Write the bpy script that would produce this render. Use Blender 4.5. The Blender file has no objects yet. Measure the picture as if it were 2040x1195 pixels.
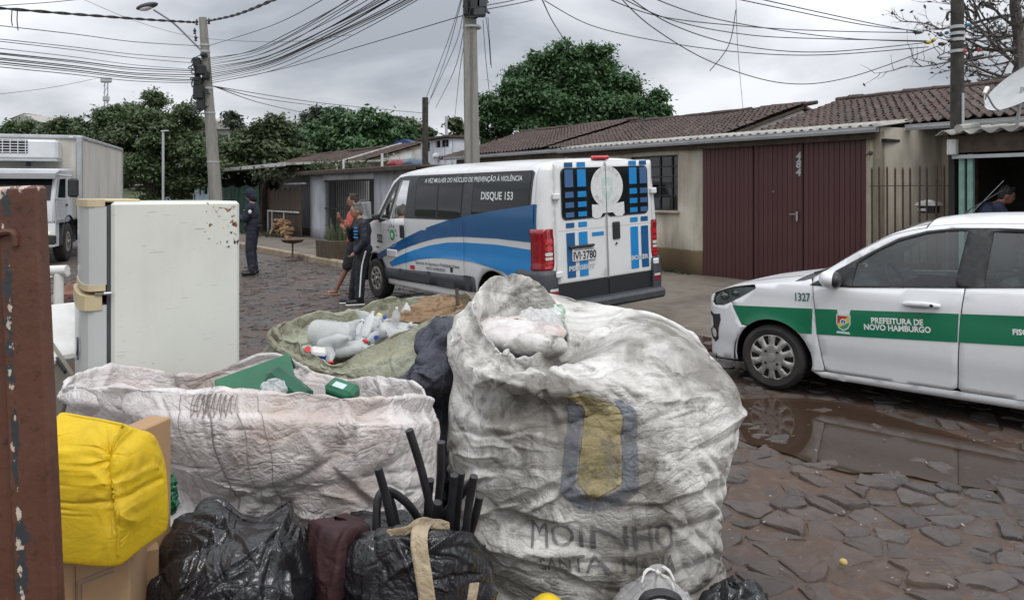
import bpy, bmesh, math, random
import numpy as np
from mathutils import Vector, Matrix
from mathutils.geometry import delaunay_2d_cdt
SC = bpy.context.scene
COL = SC.collection
R = math.radians
# ------------------------------------------------------------------ camera
CH, FPX, CX, HZ = 1.75, 1480.0, 1020.0, 385.0
cam_d = bpy.data.cameras.new('camera')
cam = bpy.data.objects.new('camera', cam_d)
COL.objects.link(cam)
cam.location = (0, 0, CH)
cam.rotation_euler = (R(90), 0, 0)
cam_d.sensor_width = 36.0
cam_d.lens = 36.0 * FPX / 2040.0
cam_d.shift_y = -(597.5 - HZ) / 2040.0
cam_d.clip_start = 0.05
cam_d.clip_end = 2000
SC.camera = cam
# ------------------------------------------------------------------ sky and sun (overcast)
SUN_EL, SUN_AZ = R(58), R(150)          # behind the camera, to its right
world = bpy.data.worlds.new('World')
SC.world = world
world.use_nodes = True
nt = world.node_tree
nt.nodes.clear()
wo = nt.nodes.new('ShaderNodeOutputWorld')
sky = nt.nodes.new('ShaderNodeTexSky')
sky.sky_type = 'NISHITA'
sky.sun_disc = False
sky.sun_elevation = SUN_EL
sky.sun_rotation = SUN_AZ
bg1 = nt.nodes.new('ShaderNodeBackground')
bg1.inputs['Strength'].default_value = 0.08
nt.links.new(sky.outputs[0], bg1.inputs['Color'])
tc = nt.nodes.new('ShaderNodeTexCoord')
sep = nt.nodes.new('ShaderNodeSeparateXYZ')
nt.links.new(tc.outputs['Generated'], sep.inputs[0])
def wmath(op, a, b=None, clamp=False):
 n = nt.nodes.new('ShaderNodeMath'); n.operation = op; n.use_clamp = clamp
 for i, v in enumerate((a, b)):
  if v is None: continue
  if isinstance(v, (int, float)): n.inputs[i].default_value = v
  else: nt.links.new(v, n.inputs[i])
 return n.outputs[0]
zc = wmath('MAXIMUM', sep.outputs[2], 0.0)
den = wmath('ADD', zc, 0.22)
cxy = nt.nodes.new('ShaderNodeCombineXYZ')
nt.links.new(wmath('DIVIDE', sep.outputs[0], den), cxy.inputs[0])
nt.links.new(wmath('DIVIDE', sep.outputs[1], den), cxy.inputs[1])
mp = nt.nodes.new('ShaderNodeMapping')
mp.inputs['Location'].default_value = (3.1, 1.7, 0.0)
nt.links.new(cxy.outputs[0], mp.inputs[0])
nz = nt.nodes.new('ShaderNodeTexNoise')
nz.inputs['Scale'].default_value = 0.9
nz.inputs['Detail'].default_value = 6
nz.inputs['Roughness'].default_value = 0.5
nz.inputs['Distortion'].default_value = 0.25
nt.links.new(mp.outputs[0], nz.inputs['Vector'])
rp = nt.nodes.new('ShaderNodeValToRGB')
rp.color_ramp.elements[0].position = 0.34
rp.color_ramp.elements[0].color = (0.34, 0.365, 0.41, 1)
rp.color_ramp.elements[1].position = 0.62
rp.color_ramp.elements[1].color = (0.84, 0.86, 0.90, 1)
nt.links.new(nz.outputs[0], rp.inputs[0])
cl_s = wmath('ADD', wmath('MULTIPLY', zc, 1.3), 0.92)     # an overcast sky is brighter overhead
bg2 = nt.nodes.new('ShaderNodeBackground')
nt.links.new(rp.outputs[0], bg2.inputs['Color'])
nt.links.new(cl_s, bg2.inputs['Strength'])
mx = nt.nodes.new('ShaderNodeMixShader')
mx.inputs[0].default_value = 0.95
nt.links.new(bg1.outputs[0], mx.inputs[1])
nt.links.new(bg2.outputs[0], mx.inputs[2])
nt.links.new(mx.outputs[0], wo.inputs[0])
sun_d = bpy.data.lights.new('sun', 'SUN')
sun_d.energy = 1.4
sun_d.angle = R(25)
sun_d.color = (1.0, 0.97, 0.93)
sun = bpy.data.objects.new('sun', sun_d)
COL.objects.link(sun)
# a sun lamp shines along its local -Z
sun_dir = Vector((math.sin(SUN_AZ) * math.cos(SUN_EL), math.cos(SUN_AZ) * math.cos(SUN_EL), math.sin(SUN_EL)))
sun.rotation_euler = sun_dir.to_track_quat('Z', 'Y').to_euler()
SC.view_settings.view_transform = 'Standard'
SC.view_settings.look = 'None'
SC.view_settings.exposure = 0.1
SC.view_settings.gamma = 1.0
# ------------------------------------------------------------------ small helpers
rng = np.random.default_rng(7)
random.seed(7)
def at(px, py, Y):
 """point at depth Y that the photograph shows at pixel (px, py)"""
 return Vector(((px - CX) / FPX * Y, Y, CH - (py - HZ) / FPX * Y))
def gy(py, z=0.0):
 return FPX * (CH - z) / (py - HZ)
def newmesh(name, V, F, smooth=True, angle=35, mats=None, mi=None):
 me = bpy.data.meshes.new(name)
 if isinstance(V, np.ndarray): V = V.tolist()
 if isinstance(F, np.ndarray): F = F.tolist()
 me.from_pydata(V, [], F)
 if mats:
  for m in mats: me.materials.append(m)
 if mi is not None and len(mi) == len(me.polygons):
  me.polygons.foreach_set('material_index', np.asarray(mi, dtype=np.int32))
 if smooth and len(me.polygons):
  me.polygons.foreach_set('use_smooth', np.ones(len(me.polygons), dtype=bool))
  if angle is not None and angle < 179:
   me.set_sharp_from_angle(angle=R(angle))
 me.update()
 return me
def link(name, me, parent=None):
 o = bpy.data.objects.new(name, me)
 COL.objects.link(o)
 if parent is not None: o.parent = parent
 return o
def tag(o, label=None, cat=None, group=None, kind=None):
 if label: o['label'] = label
 if cat: o['category'] = cat
 if group: o['group'] = group
 if kind: o['kind'] = kind
 return o
def thing(name, label, cat, loc=(0, 0, 0), rotz=0.0, group=None):
 o = bpy.data.objects.new(name, None)
 o.empty_display_size = 0.1
 COL.objects.link(o)
 o.location = loc
 o.rotation_euler = (0, 0, rotz)
 return tag(o, label, cat, group)
def copy_tree(o, parent=None):
 c = o.copy()
 COL.objects.link(c)
 c.parent = parent
 for ch in list(o.children): copy_tree(ch, c)
 return c
def norm(v):
 n = np.linalg.norm(v, axis=-1, keepdims=True)
 return v / np.maximum(n, 1e-9)
class MB:
 """collects shapes, then links them as ONE mesh object"""
 def __init__(s): s.V = []; s.F = []; s.M = []; s.m = 0
 def add(s, V, F):
  k = len(s.V)
  s.V += [tuple(map(float, v)) for v in V]
  s.F += [tuple(int(i) + k for i in f) for f in F]
  s.M += [s.m] * len(F)
  return s
 def box(s, c, d, rot=None, b=0.0):
  """chamfered box, c centre, d full size"""
  hx, hy, hz = d[0] / 2, d[1] / 2, d[2] / 2
  b = min(b, hx * .9, hy * .9, hz * .9)
  if b <= 0:
   V = [(x, y, z) for x in (-hx, hx) for y in (-hy, hy) for z in (-hz, hz)]
   F = [(0, 1, 3, 2), (4, 6, 7, 5), (0, 4, 5, 1), (2, 3, 7, 6), (0, 2, 6, 4), (1, 5, 7, 3)]
  else:
   V = []; idx = {}
   for sx in (-1, 1):
    for sy in (-1, 1):
     for sz in (-1, 1):
      for ax in range(3):
       p = [sx * (hx - b), sy * (hy - b), sz * (hz - b)]
       p[ax] = (sx * hx, sy * hy, sz * hz)[ax]
       idx[(sx, sy, sz, ax)] = len(V); V.append(tuple(p))
   F = []
   def q(l): F.append(tuple(idx[k] for k in l))
   for g in (-1, 1):
    q([(g, a, c2, 0) for a, c2 in ((-1, -1), (1, -1), (1, 1), (-1, 1))][::g])
    q([(a, g, c2, 1) for a, c2 in ((-1, -1), (-1, 1), (1, 1), (1, -1))][::g])
    q([(a, c2, g, 2) for a, c2 in ((-1, -1), (1, -1), (1, 1), (-1, 1))][::g])
   for a in (-1, 1):
    for c2 in (-1, 1):
     q([(a, c2, -1, 0), (a, c2, 1, 0), (a, c2, 1, 1), (a, c2, -1, 1)])
     q([(a, -1, c2, 0), (a, 1, c2, 0), (a, 1, c2, 2), (a, -1, c2, 2)])
     q([(-1, a, c2, 1), (1, a, c2, 1), (1, a, c2, 2), (-1, a, c2, 2)])
     for e in (-1, 1):
      q([(a, c2, e, 0), (a, c2, e, 1), (a, c2, e, 2)])
  M = rot.to_3x3() if rot is not None else None
  c = Vector(c)
  V = [(M @ Vector(v) if M else Vector(v)) + c for v in V]
  return s.add(V, F)
 def bar(s, p, q, w, h, b=0.0, up=(0, 0, 1)):
  p, q = Vector(p), Vector(q)
  d = q - p; L = d.length
  x = d.normalized(); u = Vector(up)
  if abs(x.dot(u)) > .98: u = Vector((0, 1, 0))
  y = u.cross(x).normalized(); z = x.cross(y)
  return s.box((p + q) / 2, (L, w, h), Matrix((x, y, z)).transposed(), b)
 def tube(s, pts, r, n=8, cap=True):
  pts = [Vector(p) for p in pts]
  rs = r if hasattr(r, '__len__') else [r] * len(pts)
  V = []; F = []
  t0 = (pts[1] - pts[0]).normalized()
  a = Vector((0, 0, 1)) if abs(t0.z) < .9 else Vector((1, 0, 0))
  u = t0.cross(a).normalized()
  for i, p in enumerate(pts):
   t = (pts[min(i + 1, len(pts) - 1)] - pts[max(i - 1, 0)]).normalized()
   u = (u - t * u.dot(t))
   u = u.normalized() if u.length > 1e-6 else t.orthogonal().normalized()
   v = t.cross(u)
   for k in range(n):
    an = 2 * math.pi * k / n
    V.append(p + (u * math.cos(an) + v * math.sin(an)) * rs[i])
  for i in range(len(pts) - 1):
   for k in range(n):
    k2 = (k + 1) % n
    F.append((i * n + k, i * n + k2, (i + 1) * n + k2, (i + 1) * n + k))
  if cap:
   F.append(tuple(range(n))[::-1])
   F.append(tuple((len(pts) - 1) * n + k for k in range(n)))
  return s.add(V, F)
 def lathe(s, prof, n=24, M=None, cap=True):
  """prof (r, z) pairs about local Z"""
  V = []; F = []
  for r, z in prof:
   for k in range(n):
    a = 2 * math.pi * k / n
    v = Vector((r * math.cos(a), r * math.sin(a), z))
    V.append(M @ v if M else v)
  for i in range(len(prof) - 1):
   for k in range(n):
    k2 = (k + 1) % n
    F.append((i * n + k, i * n + k2, (i + 1) * n + k2, (i + 1) * n + k))
  if cap and prof[0][0] > 1e-4: F.append(tuple(range(n))[::-1])
  if cap and prof[-1][0] > 1e-4: F.append(tuple((len(prof) - 1) * n + k for k in range(n)))
  return s.add(V, F)
 def prism(s, poly, fn, d0, d1):
  """extrude a 2-D polygon: fn(a, b, depth) -> point"""
  n = len(poly)
  V = [fn(a, b, d0) for a, b in poly] + [fn(a, b, d1) for a, b in poly]
  F = [tuple(range(n)), tuple(range(2 * n - 1, n - 1, -1))]
  F += [(i, n + i, n + (i + 1) % n, (i + 1) % n) for i in range(n)]
  return s.add(V, F)
 def ball(s, c, rad, n=12, m=8, rot=None):
  rad = rad if hasattr(rad, '__len__') else (rad,) * 3
  V = []; F = []
  Mr = rot.to_3x3() if rot is not None else None
  for i in range(m + 1):
   th = math.pi * i / m
   for k in range(n):
    a = 2 * math.pi * k / n
    v = Vector((rad[0] * math.sin(th) * math.cos(a), rad[1] * math.sin(th) * math.sin(a), rad[2] * math.cos(th)))
    V.append((Mr @ v if Mr else v) + Vector(c))
  for i in range(m):
   for k in range(n):
    k2 = (k + 1) % n
    F.append((i * n + k, (i + 1) * n + k, (i + 1) * n + k2, i * n + k2))
  return s.add(V, F)
 def build(s, name, mat, parent=None, smooth=True, angle=35):
  mats = mat if isinstance(mat, (list, tuple)) else [mat]
  me = newmesh(name, s.V, s.F, smooth, angle, mats, s.M)
  if any(len(f) < 3 for f in s.F): me.validate()
  bm = bmesh.new(); bm.from_mesh(me)
  bmesh.ops.remove_doubles(bm, verts=bm.verts, dist=1e-5)
  bmesh.ops.recalc_face_normals(bm, faces=bm.faces)
  bm.to_mesh(me); bm.free()
  if smooth and angle is not None and angle < 179: me.set_sharp_from_angle(angle=R(angle))
  return link(name, me, parent)
# ------------------------------------------------------------------ noise
_perm = np.random.default_rng(3).permutation(256)
_perm = np.concatenate([_perm, _perm, _perm])
_grad = norm(np.random.default_rng(4).normal(size=(256, 3)))
def pnoise(p):
 p = np.asarray(p, dtype=float)
 i = np.floor(p).astype(int); f = p - i
 w = f * f * f * (f * (f * 6 - 15) + 10)
 i &= 255
 out = np.zeros(p.shape[:-1])
 for dx in (0, 1):
  for dy in (0, 1):
   for dz in (0, 1):
    h = _perm[_perm[_perm[(i[..., 0] + dx) & 255] + ((i[..., 1] + dy) & 255)] + ((i[..., 2] + dz) & 255)]
    g = _grad[h]
    d = g[..., 0] * (f[..., 0] - dx) + g[..., 1] * (f[..., 1] - dy) + g[..., 2] * (f[..., 2] - dz)
    ww = (w[..., 0] if dx else 1 - w[..., 0]) * (w[..., 1] if dy else 1 - w[..., 1]) * (w[..., 2] if dz else 1 - w[..., 2])
    out += ww * d
 return out * 1.6
def fbm(p, oct=4, lac=2.03, gain=.5):
 p = np.asarray(p, dtype=float); a = 1.0; o = 0
 for k in range(oct):
  o = o + a * pnoise(p + 17.3 * k); p = p * lac; a *= gain
 return o
def ridged(p, oct=3):
 p = np.asarray(p, dtype=float); a = 1.0; o = 0
 for k in range(oct):
  o = o + a * (1 - 2 * np.abs(pnoise(p + 31.7 * k))); p = p * 2.1; a *= .5
 return o
# ------------------------------------------------------------------ polygons, sheets
def in_poly(P, poly):
 x, y = P[:, 0], P[:, 1]
 c = np.zeros(len(P), bool)
 n = len(poly)
 for i in range(n):
  x1, y1 = poly[i]; x2, y2 = poly[(i + 1) % n]
  if y1 == y2: continue
  k = ((y1 > y) != (y2 > y)) & (x < (x2 - x1) * (y - y1) / (y2 - y1) + x1)
  c ^= k
 return c
def densify(poly, step):
 out = []
 n = len(poly)
 for i in range(n):
  a, b = poly[i], poly[(i + 1) % n]
  L = math.hypot(b[0] - a[0], b[1] - a[1])
  k = max(1, int(math.ceil(L / step)))
  for j in range(k):
   t = j / k
   out.append((a[0] + (b[0] - a[0]) * t, a[1] + (b[1] - a[1]) * t))
 return out
def catmull(pts, n=6, closed=False):
 pts = [Vector(p) for p in pts]
 out = []
 N = len(pts)
 rngi = range(N) if closed else range(N - 1)
 g = (lambda i: pts[i % N]) if closed else (lambda i: pts[min(max(i, 0), N - 1)])
 for i in rngi:
  p0, p1, p2, p3 = g(i - 1), g(i), g(i + 1), g(i + 2)
  for j in range(n):
   t = j / n
   out.append(.5 * ((2 * p1) + (p2 - p0) * t + (2 * p0 - 5 * p1 + 4 * p2 - p3) * t * t + (3 * p1 - p0 - 3 * p2 + p3) * t ** 3))
 if not closed: out.append(pts[-1].copy())
 return out
def rrect(x0, z0, x1, z1, r, n=4, skew=0.0):
 """rounded rectangle polygon; skew shifts x with z"""
 out = []
 for cx, cz, a0 in ((x1 - r, z0 + r, -90), (x1 - r, z1 - r, 0), (x0 + r, z1 - r, 90), (x0 + r, z0 + r, 180)):
  for k in range(n + 1):
   a = R(a0 + 90 * k / n)
   out.append((cx + r * math.cos(a), cz + r * math.sin(a)))
 return [(x + skew * (z - z0), z) for x, z in out]
def circle(cx, cz, r, n=24, rz=None):
 return [(cx + r * math.cos(2 * math.pi * k / n), cz + (rz or r) * math.sin(2 * math.pi * k / n)) for k in range(n)]
def tri2d(poly, holes=(), step=.06, inner=True):
 """triangulate a polygon with holes, with grid points inside"""
 loops = [densify(poly, step)] + [densify(h, step) for h in holes]
 pts = []; edges = []
 for l in loops:
  k = len(pts); pts += l
  edges += [(k + i, k + (i + 1) % len(l)) for i in range(len(l))]
 P = np.array(loops[0])
 if inner:
  xs = np.arange(P[:, 0].min() + step * .5, P[:, 0].max(), step)
  ys = np.arange(P[:, 1].min() + step * .5, P[:, 1].max(), step)
  if len(xs) and len(ys):
   g = np.array([(x, y) for x in xs for y in ys])
   m = in_poly(g, loops[0])
   for h in loops[1:]: m &= ~in_poly(g, h)
   # keep grid points off the outline
   A = np.array(pts)
   g = g[m]
   if len(g):
    d = np.full(len(g), 9.)
    for i in range(0, len(g), 2000):
     d[i:i + 2000] = np.sqrt(((g[i:i + 2000, None] - A[None]) ** 2).sum(-1)).min(1)
    pts = pts + [tuple(p) for p in g[d > step * .4]]
 v, e, f, *_ = delaunay_2d_cdt([Vector(p) for p in pts], edges, [], 0, 1e-5)
 V = np.array([(p.x, p.y) for p in v])
 T = np.array([t for t in f if len(t) == 3])
 c = V[T].mean(1)
 m = in_poly(c, loops[0])
 for h in loops[1:]: m &= ~in_poly(c, h)
 return V, T[m]
def sheet(name, mat, fn, poly, holes=(), step=.06, parent=None, solid=0.0, inner=True, angle=40, flip=False):
 """curved sheet: 2-D polygon mapped by fn(a, b) -> (x, y, z); solid folds it inwards"""
 V, T = tri2d(poly, holes, step, inner)
 P = [fn(a, b) for a, b in V]
 if flip: T = T[:, ::-1]
 me = newmesh(name, P, T, True, angle, [mat])
 o = link(name, me, parent)
 if solid:
  m = o.modifiers.new('thick', 'SOLIDIFY'); m.thickness = abs(solid); m.offset = -1 if solid > 0 else 1
 return o
def text2d(s, size=1.0, align='CENTER', bold=0.0, shear=0.0, sx=1.0):
 """mesh of a line of text in its own plane: V (n,2), faces"""
 cu = bpy.data.curves.new('t', 'FONT')
 cu.body = s; cu.size = size; cu.align_x = align; cu.align_y = 'CENTER'
 cu.offset = bold; cu.shear = shear; cu.resolution_u = 3
 o = bpy.data.objects.new('t', cu)
 COL.objects.link(o)
 dg = bpy.context.evaluated_depsgraph_get()
 me = o.evaluated_get(dg).to_mesh()
 V = np.array([(v.co.x * sx, v.co.y) for v in me.vertices])
 F = [tuple(p.vertices) for p in me.polygons]
 o.evaluated_get(dg).to_mesh_clear()
 bpy.data.objects.remove(o); bpy.data.curves.remove(cu)
 return V, F
def lettering(name, s, mat, fn, a, b, size, parent, bold=.0, sx=1.0, rot=0.0, align='CENTER', shear=0.0):
 """text laid on a surface given by fn(a, b)"""
 V, F = text2d(s, size, align, bold, shear, sx)
 c, sn = math.cos(rot), math.sin(rot)
 P = [fn(a + x * c - y * sn, b + x * sn + y * c) for x, y in V]
 me = newmesh(name, P, F, False, None, [mat])
 return link(name, me, parent)
# ------------------------------------------------------------------ materials
class NT:
 def __init__(s, name):
  s.m = bpy.data.materials.new(name); s.m.use_nodes = True
  s.t = s.m.node_tree; s.b = s.t.nodes['Principled BSDF']; s.out = s.t.nodes['Material Output']
  s._tc = None
 def n(s, typ, **kw):
  n = s.t.nodes.new(typ)
  for k, v in kw.items(): setattr(n, k, v)
  return n
 def l(s, a, b): s.t.links.new(a, b)
 def put(s, n, key, v):
  if v is None: return
  if hasattr(v, 'is_output') or isinstance(v, bpy.types.NodeSocket): s.l(v, n.inputs[key])
  else: n.inputs[key].default_value = v
 def co(s, kind='Object'):
  if s._tc is None: s._tc = s.n('ShaderNodeTexCoord')
  return s._tc.outputs[kind]
 def mapping(s, v, scale=(1, 1, 1), loc=(0, 0, 0), rot=(0, 0, 0)):
  m = s.n('ShaderNodeMapping'); s.l(v, m.inputs[0])
  m.inputs['Scale'].default_value = scale; m.inputs['Location'].default_value = loc; m.inputs['Rotation'].default_value = rot
  return m.outputs[0]
 def noise(s, scale=5, detail=4, rough=.55, vec=None, dist=0.0):
  k = s.n('ShaderNodeTexNoise')
  s.l(vec if vec is not None else s.co(), k.inputs['Vector'])
  k.inputs['Scale'].default_value = scale; k.inputs['Detail'].default_value = detail
  k.inputs['Roughness'].default_value = rough; k.inputs['Distortion'].default_value = dist
  return k.outputs[0]
 def voronoi(s, scale=5, feature='F1', vec=None):
  k = s.n('ShaderNodeTexVoronoi', feature=feature)
  s.l(vec if vec is not None else s.co(), k.inputs['Vector'])
  k.inputs['Scale'].default_value = scale
  return k.outputs[0]
 def ramp(s, v, a, b, lo=0.0, hi=1.0):
  k = s.n('ShaderNodeMapRange'); k.clamp = True
  s.l(v, k.inputs[0])
  for i, x in ((1, a), (2, b), (3, lo), (4, hi)): k.inputs[i].default_value = x
  return k.outputs[0]
 def math(s, op, a, b=0.0):
  k = s.n('ShaderNodeMath', operation=op)
  s.put(k, 0, a); s.put(k, 1, b)
  return k.outputs[0]
 def mix(s, f, a, b, mode='MIX'):
  k = s.n('ShaderNodeMix', data_type='RGBA', blend_type=mode)
  s.put(k, 0, f)
  for i, v in ((6, a), (7, b)):
   if isinstance(v, (tuple, list)): k.inputs[i].default_value = tuple(v[:3]) + (1,)
   else: s.l(v, k.inputs[i])
  return k.outputs[2]
 def color(s, v):
  if isinstance(v, (tuple, list)): s.b.inputs['Base Color'].default_value = tuple(v[:3]) + (1,)
  else: s.l(v, s.b.inputs['Base Color'])
 def set(s, **kw):
  for k, v in kw.items(): s.put(s.b, {'rough': 'Roughness', 'metal': 'Metallic', 'spec': 'Specular IOR Level', 'trans': 'Transmission Weight', 'ior': 'IOR', 'coat': 'Coat Weight', 'coatr': 'Coat Roughness', 'alpha': 'Alpha', 'sss': 'Subsurface Weight', 'sheen': 'Sheen Weight'}[k], v)
  return s
 def bump(s, h, strength=.3, dist=.01, chain=None):
  k = s.n('ShaderNodeBump')
  k.inputs['Strength'].default_value = strength; k.inputs['Distance'].default_value = dist
  s.l(h, k.inputs['Height'])
  if chain is not None: s.l(chain, k.inputs['Normal'])
  s.l(k.outputs[0], s.b.inputs['Normal'])
  return k.outputs[0]
 def objrand(s):
  return s.n('ShaderNodeObjectInfo').outputs['Random']
def pm(name, c1, c2=None, scale=6, rough=.6, metal=0.0, spec=.5, bump=0.0, bscale=None, bdist=.01, lo=.35, hi=.65, coat=0.0, rvar=0.0, detail=5):
 k = NT(name)
 if c2 is not None:
  nz = k.noise(scale, detail)
  k.color(k.mix(k.ramp(nz, lo, hi), c1, c2))
 else:
  nz = None
  k.color(c1)
 k.set(rough=rough, metal=metal, spec=spec, coat=coat)
 if rvar:
  k.set(rough=k.ramp(k.noise(scale * 1.7, 4), .3, .7, max(0, rough - rvar), min(1, rough + rvar)))
 if bump: k.bump(k.noise(bscale or scale * 6, 4), bump, bdist)
 return k.m
M = {}
# metal, plastic, glass
M['black_plastic'] = pm('black_plastic', (.018, .018, .02), (.03, .03, .032), 20, .5, rvar=.1)
M['grey_plastic'] = pm('grey_plastic', (.045, .05, .058), (.06, .064, .07), 12, .55, rvar=.1)
M['rubber'] = pm('rubber', (.014, .014, .014), (.035, .03, .026), 9, .8, bump=.2, bscale=60)
M['chrome'] = pm('chrome', (.55, .55, .56), None, rough=.2, metal=1)
M['dark_gap'] = pm('dark_gap', (.006, .006, .007), None, rough=.9)
M['iron'] = pm('iron', (.05, .035, .03), (.11, .06, .04), 14, .75, bump=.2)
M['black_iron'] = pm('black_iron', (.018, .018, .022), (.035, .032, .034), 14, .55)
M['cable'] = pm('cable', (.02, .021, .024), None, rough=.6)
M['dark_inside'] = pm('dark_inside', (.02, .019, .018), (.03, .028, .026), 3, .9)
M['wood'] = pm('wood', (.16, .10, .06), (.26, .18, .11), 9, .75, bump=.2)
M['wood_dark'] = pm('wood_dark', (.05, .035, .026), (.09, .065, .048), 7, .8, bump=.3)
M['concrete'] = pm('concrete', (.26, .25, .23), (.36, .35, .32), 3, .85, bump=.25, bscale=40)
M['skin'] = pm('skin', (.30, .15, .10), (.36, .19, .13), 12, .55)
M['skin_tan'] = pm('skin_tan', (.22, .105, .065), (.27, .13, .085), 12, .55)
M['white_plastic'] = pm('white_plastic', (.70, .70, .68), (.60, .59, .56), 8, .4)
M['fur'] = pm('fur', (.3, .3, .3), None)
def glass_dark(name, col=(.012, .015, .017), rough=.04):
 k = NT(name); k.color(col); k.set(rough=rough, spec=.45)
 return k.m
M['glass_dark'] = glass_dark('glass_dark')
def glass_clear(name, tint=(.75, .82, .80), mixf=.03):
 """thin window glass: lets the inside show and mirrors the sky"""
 k = NT(name)
 tr = k.n('ShaderNodeBsdfTransparent'); tr.inputs[0].default_value = tint + (1,)
 gl = k.n('ShaderNodeBsdfGlossy'); gl.inputs['Roughness'].default_value = .03
 fr = k.n('ShaderNodeFresnel'); fr.inputs[0].default_value = 1.55
 f = k.math('MULTIPLY_ADD', fr.outputs[0], 1.6)
 f.node.inputs[2].default_value = mixf
 ms = k.n('ShaderNodeMixShader'); k.l(f, ms.inputs[0]); k.l(tr.outputs[0], ms.inputs[1]); k.l(gl.outputs[0], ms.inputs[2])
 k.l(ms.outputs[0], k.out.inputs[0])
 return k.m
M['glass_clear'] = glass_clear('glass_clear', (.62, .72, .70))
M['glass_tint'] = glass_clear('glass_tint', (.45, .55, .54))
def car_paint(name, col, dirt=(.42, .38, .33), dirty=.35, rough=.25):
 """paint with a film of road dirt that thickens in drifts"""
 k = NT(name)
 nz = k.noise(3.0, 6, .6)
 fine = k.noise(38, 4, .6)
 f = k.math('MULTIPLY', k.ramp(nz, .42, .75, 0, dirty), k.ramp(fine, .3, .7, .4, 1))
 k.color(k.mix(f, col, dirt))
 k.set(rough=k.ramp(nz, .3, .7, rough, rough + .2), spec=.5, coat=.5, coatr=.12)
 return k.m
M['paint_white'] = car_paint('paint_white', (.74, .75, .76), dirty=.22)
M['paint_van'] = car_paint('paint_van', (.72, .73, .73), dirty=.3)
M['film_green'] = car_paint('film_green', (.0, .16, .07), (.02, .14, .08), .3, .3)
M['film_navy'] = car_paint('film_navy', (.006, .095, .25), (.03, .10, .2), .3, .3)
M['film_blue'] = car_paint('film_blue', (.006, .22, .55), (.05, .25, .5), .3, .3)
M['film_steel'] = car_paint('film_steel', (.05, .12, .27), (.06, .12, .2), .3, .3)
M['print_white'] = pm('print_white', (.74, .76, .75), None, rough=.4)
M['print_teal'] = pm('print_teal', (.05, .16, .14), None, rough=.4)
M['print_black'] = pm('print_black', (.02, .022, .026), None, rough=.5)
M['print_grey'] = pm('print_grey', (.45, .46, .46), (.55, .55, .55), 30, .5)
M['print_pale'] = pm('print_pale', (.62, .63, .63), (.70, .70, .70), 20, .4)
M['print_red'] = pm('print_red', (.5, .035, .02), None, rough=.4)
M['print_yellow'] = pm('print_yellow', (.68, .5, .06), None, rough=.4)
M['print_green'] = pm('print_green', (.05, .28, .12), None, rough=.4)
M['print_mint'] = pm('print_mint', (.45, .58, .55), (.52, .62, .6), 12, .45)
M['lamp_red'] = pm('lamp_red', (.22, .008, .014), (.32, .012, .018), 40, .12, coat=.6)
M['lamp_red_bright'] = pm('lamp_red_bright', (.5, .02, .03), None, rough=.15, coat=.5)
M['lamp_clear'] = pm('lamp_clear', (.5, .48, .46), (.7, .68, .66), 60, .15, coat=.6)
M['wheel_silver'] = pm('wheel_silver', (.30, .29, .27), (.40, .39, .37), 12, .42, metal=.55, rvar=.1)
def m_stone():
 k = NT('paving_stone')
 r = k.objrand()
 nz = k.noise(4.0, 6, .62, k.co('Object'))
 geo = k.n('ShaderNodeNewGeometry')
 big = k.noise(.9, 5, .6, geo.outputs['Position'])
 c = k.mix(k.ramp(r, 0, 1), (.060, .050, .045), (.115, .095, .084))
 c = k.mix(k.ramp(nz, .35, .7), c, (.05, .042, .04))
 c = k.mix(k.ramp(big, .48, .68, 0, .7), c, (.10, .060, .042))      # mud dragged over the stones
 k.color(c)
 k.set(rough=k.ramp(k.noise(2.2, 5, .6, geo.outputs['Position']), .35, .65, .28, .7), spec=.5)
 k.bump(k.noise(22, 8, .68, geo.outputs['Position']), .6, .02)
 return k.m
M['stone'] = m_stone()
def m_mud():
 k = NT('mud')
 nz = k.noise(1.6, 8, .62); f = k.noise(14, 6, .6)
 c = k.mix(k.ramp(nz, .35, .65), (.055, .032, .022), (.092, .056, .038))
 c = k.mix(k.ramp(f, .5, .75, 0, .6), c, (.14, .10, .075))
 k.color(c)
 k.set(rough=k.ramp(nz, .35, .6, .22, .75))
 b = k.bump(k.noise(30, 7, .6), .5, .02)
 return k.m
M['mud'] = m_mud()
def m_road_far():
 """paving too far off to tell the stones apart"""
 k = NT('far_paving')
 geo = k.n('ShaderNodeNewGeometry')
 v = k.n('ShaderNodeTexVoronoi', feature='DISTANCE_TO_EDGE'); k.l(geo.outputs['Position'], v.inputs['Vector']); v.inputs['Scale'].default_value = 4.5
 nz = k.noise(.8, 6, .6, geo.outputs['Position'])
 c = k.mix(k.ramp(v.outputs[0], 0, .09), (.05, .034, .026), (.10, .082, .072))
 c = k.mix(k.ramp(nz, .45, .65, 0, .6), c, (.09, .062, .048))
 k.color(c); k.set(rough=k.ramp(nz, .3, .7, .35, .75))
 k.bump(k.ramp(v.outputs[0], 0, .12), .8, .03)
 return k.m
M['road_far'] = m_road_far()
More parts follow.
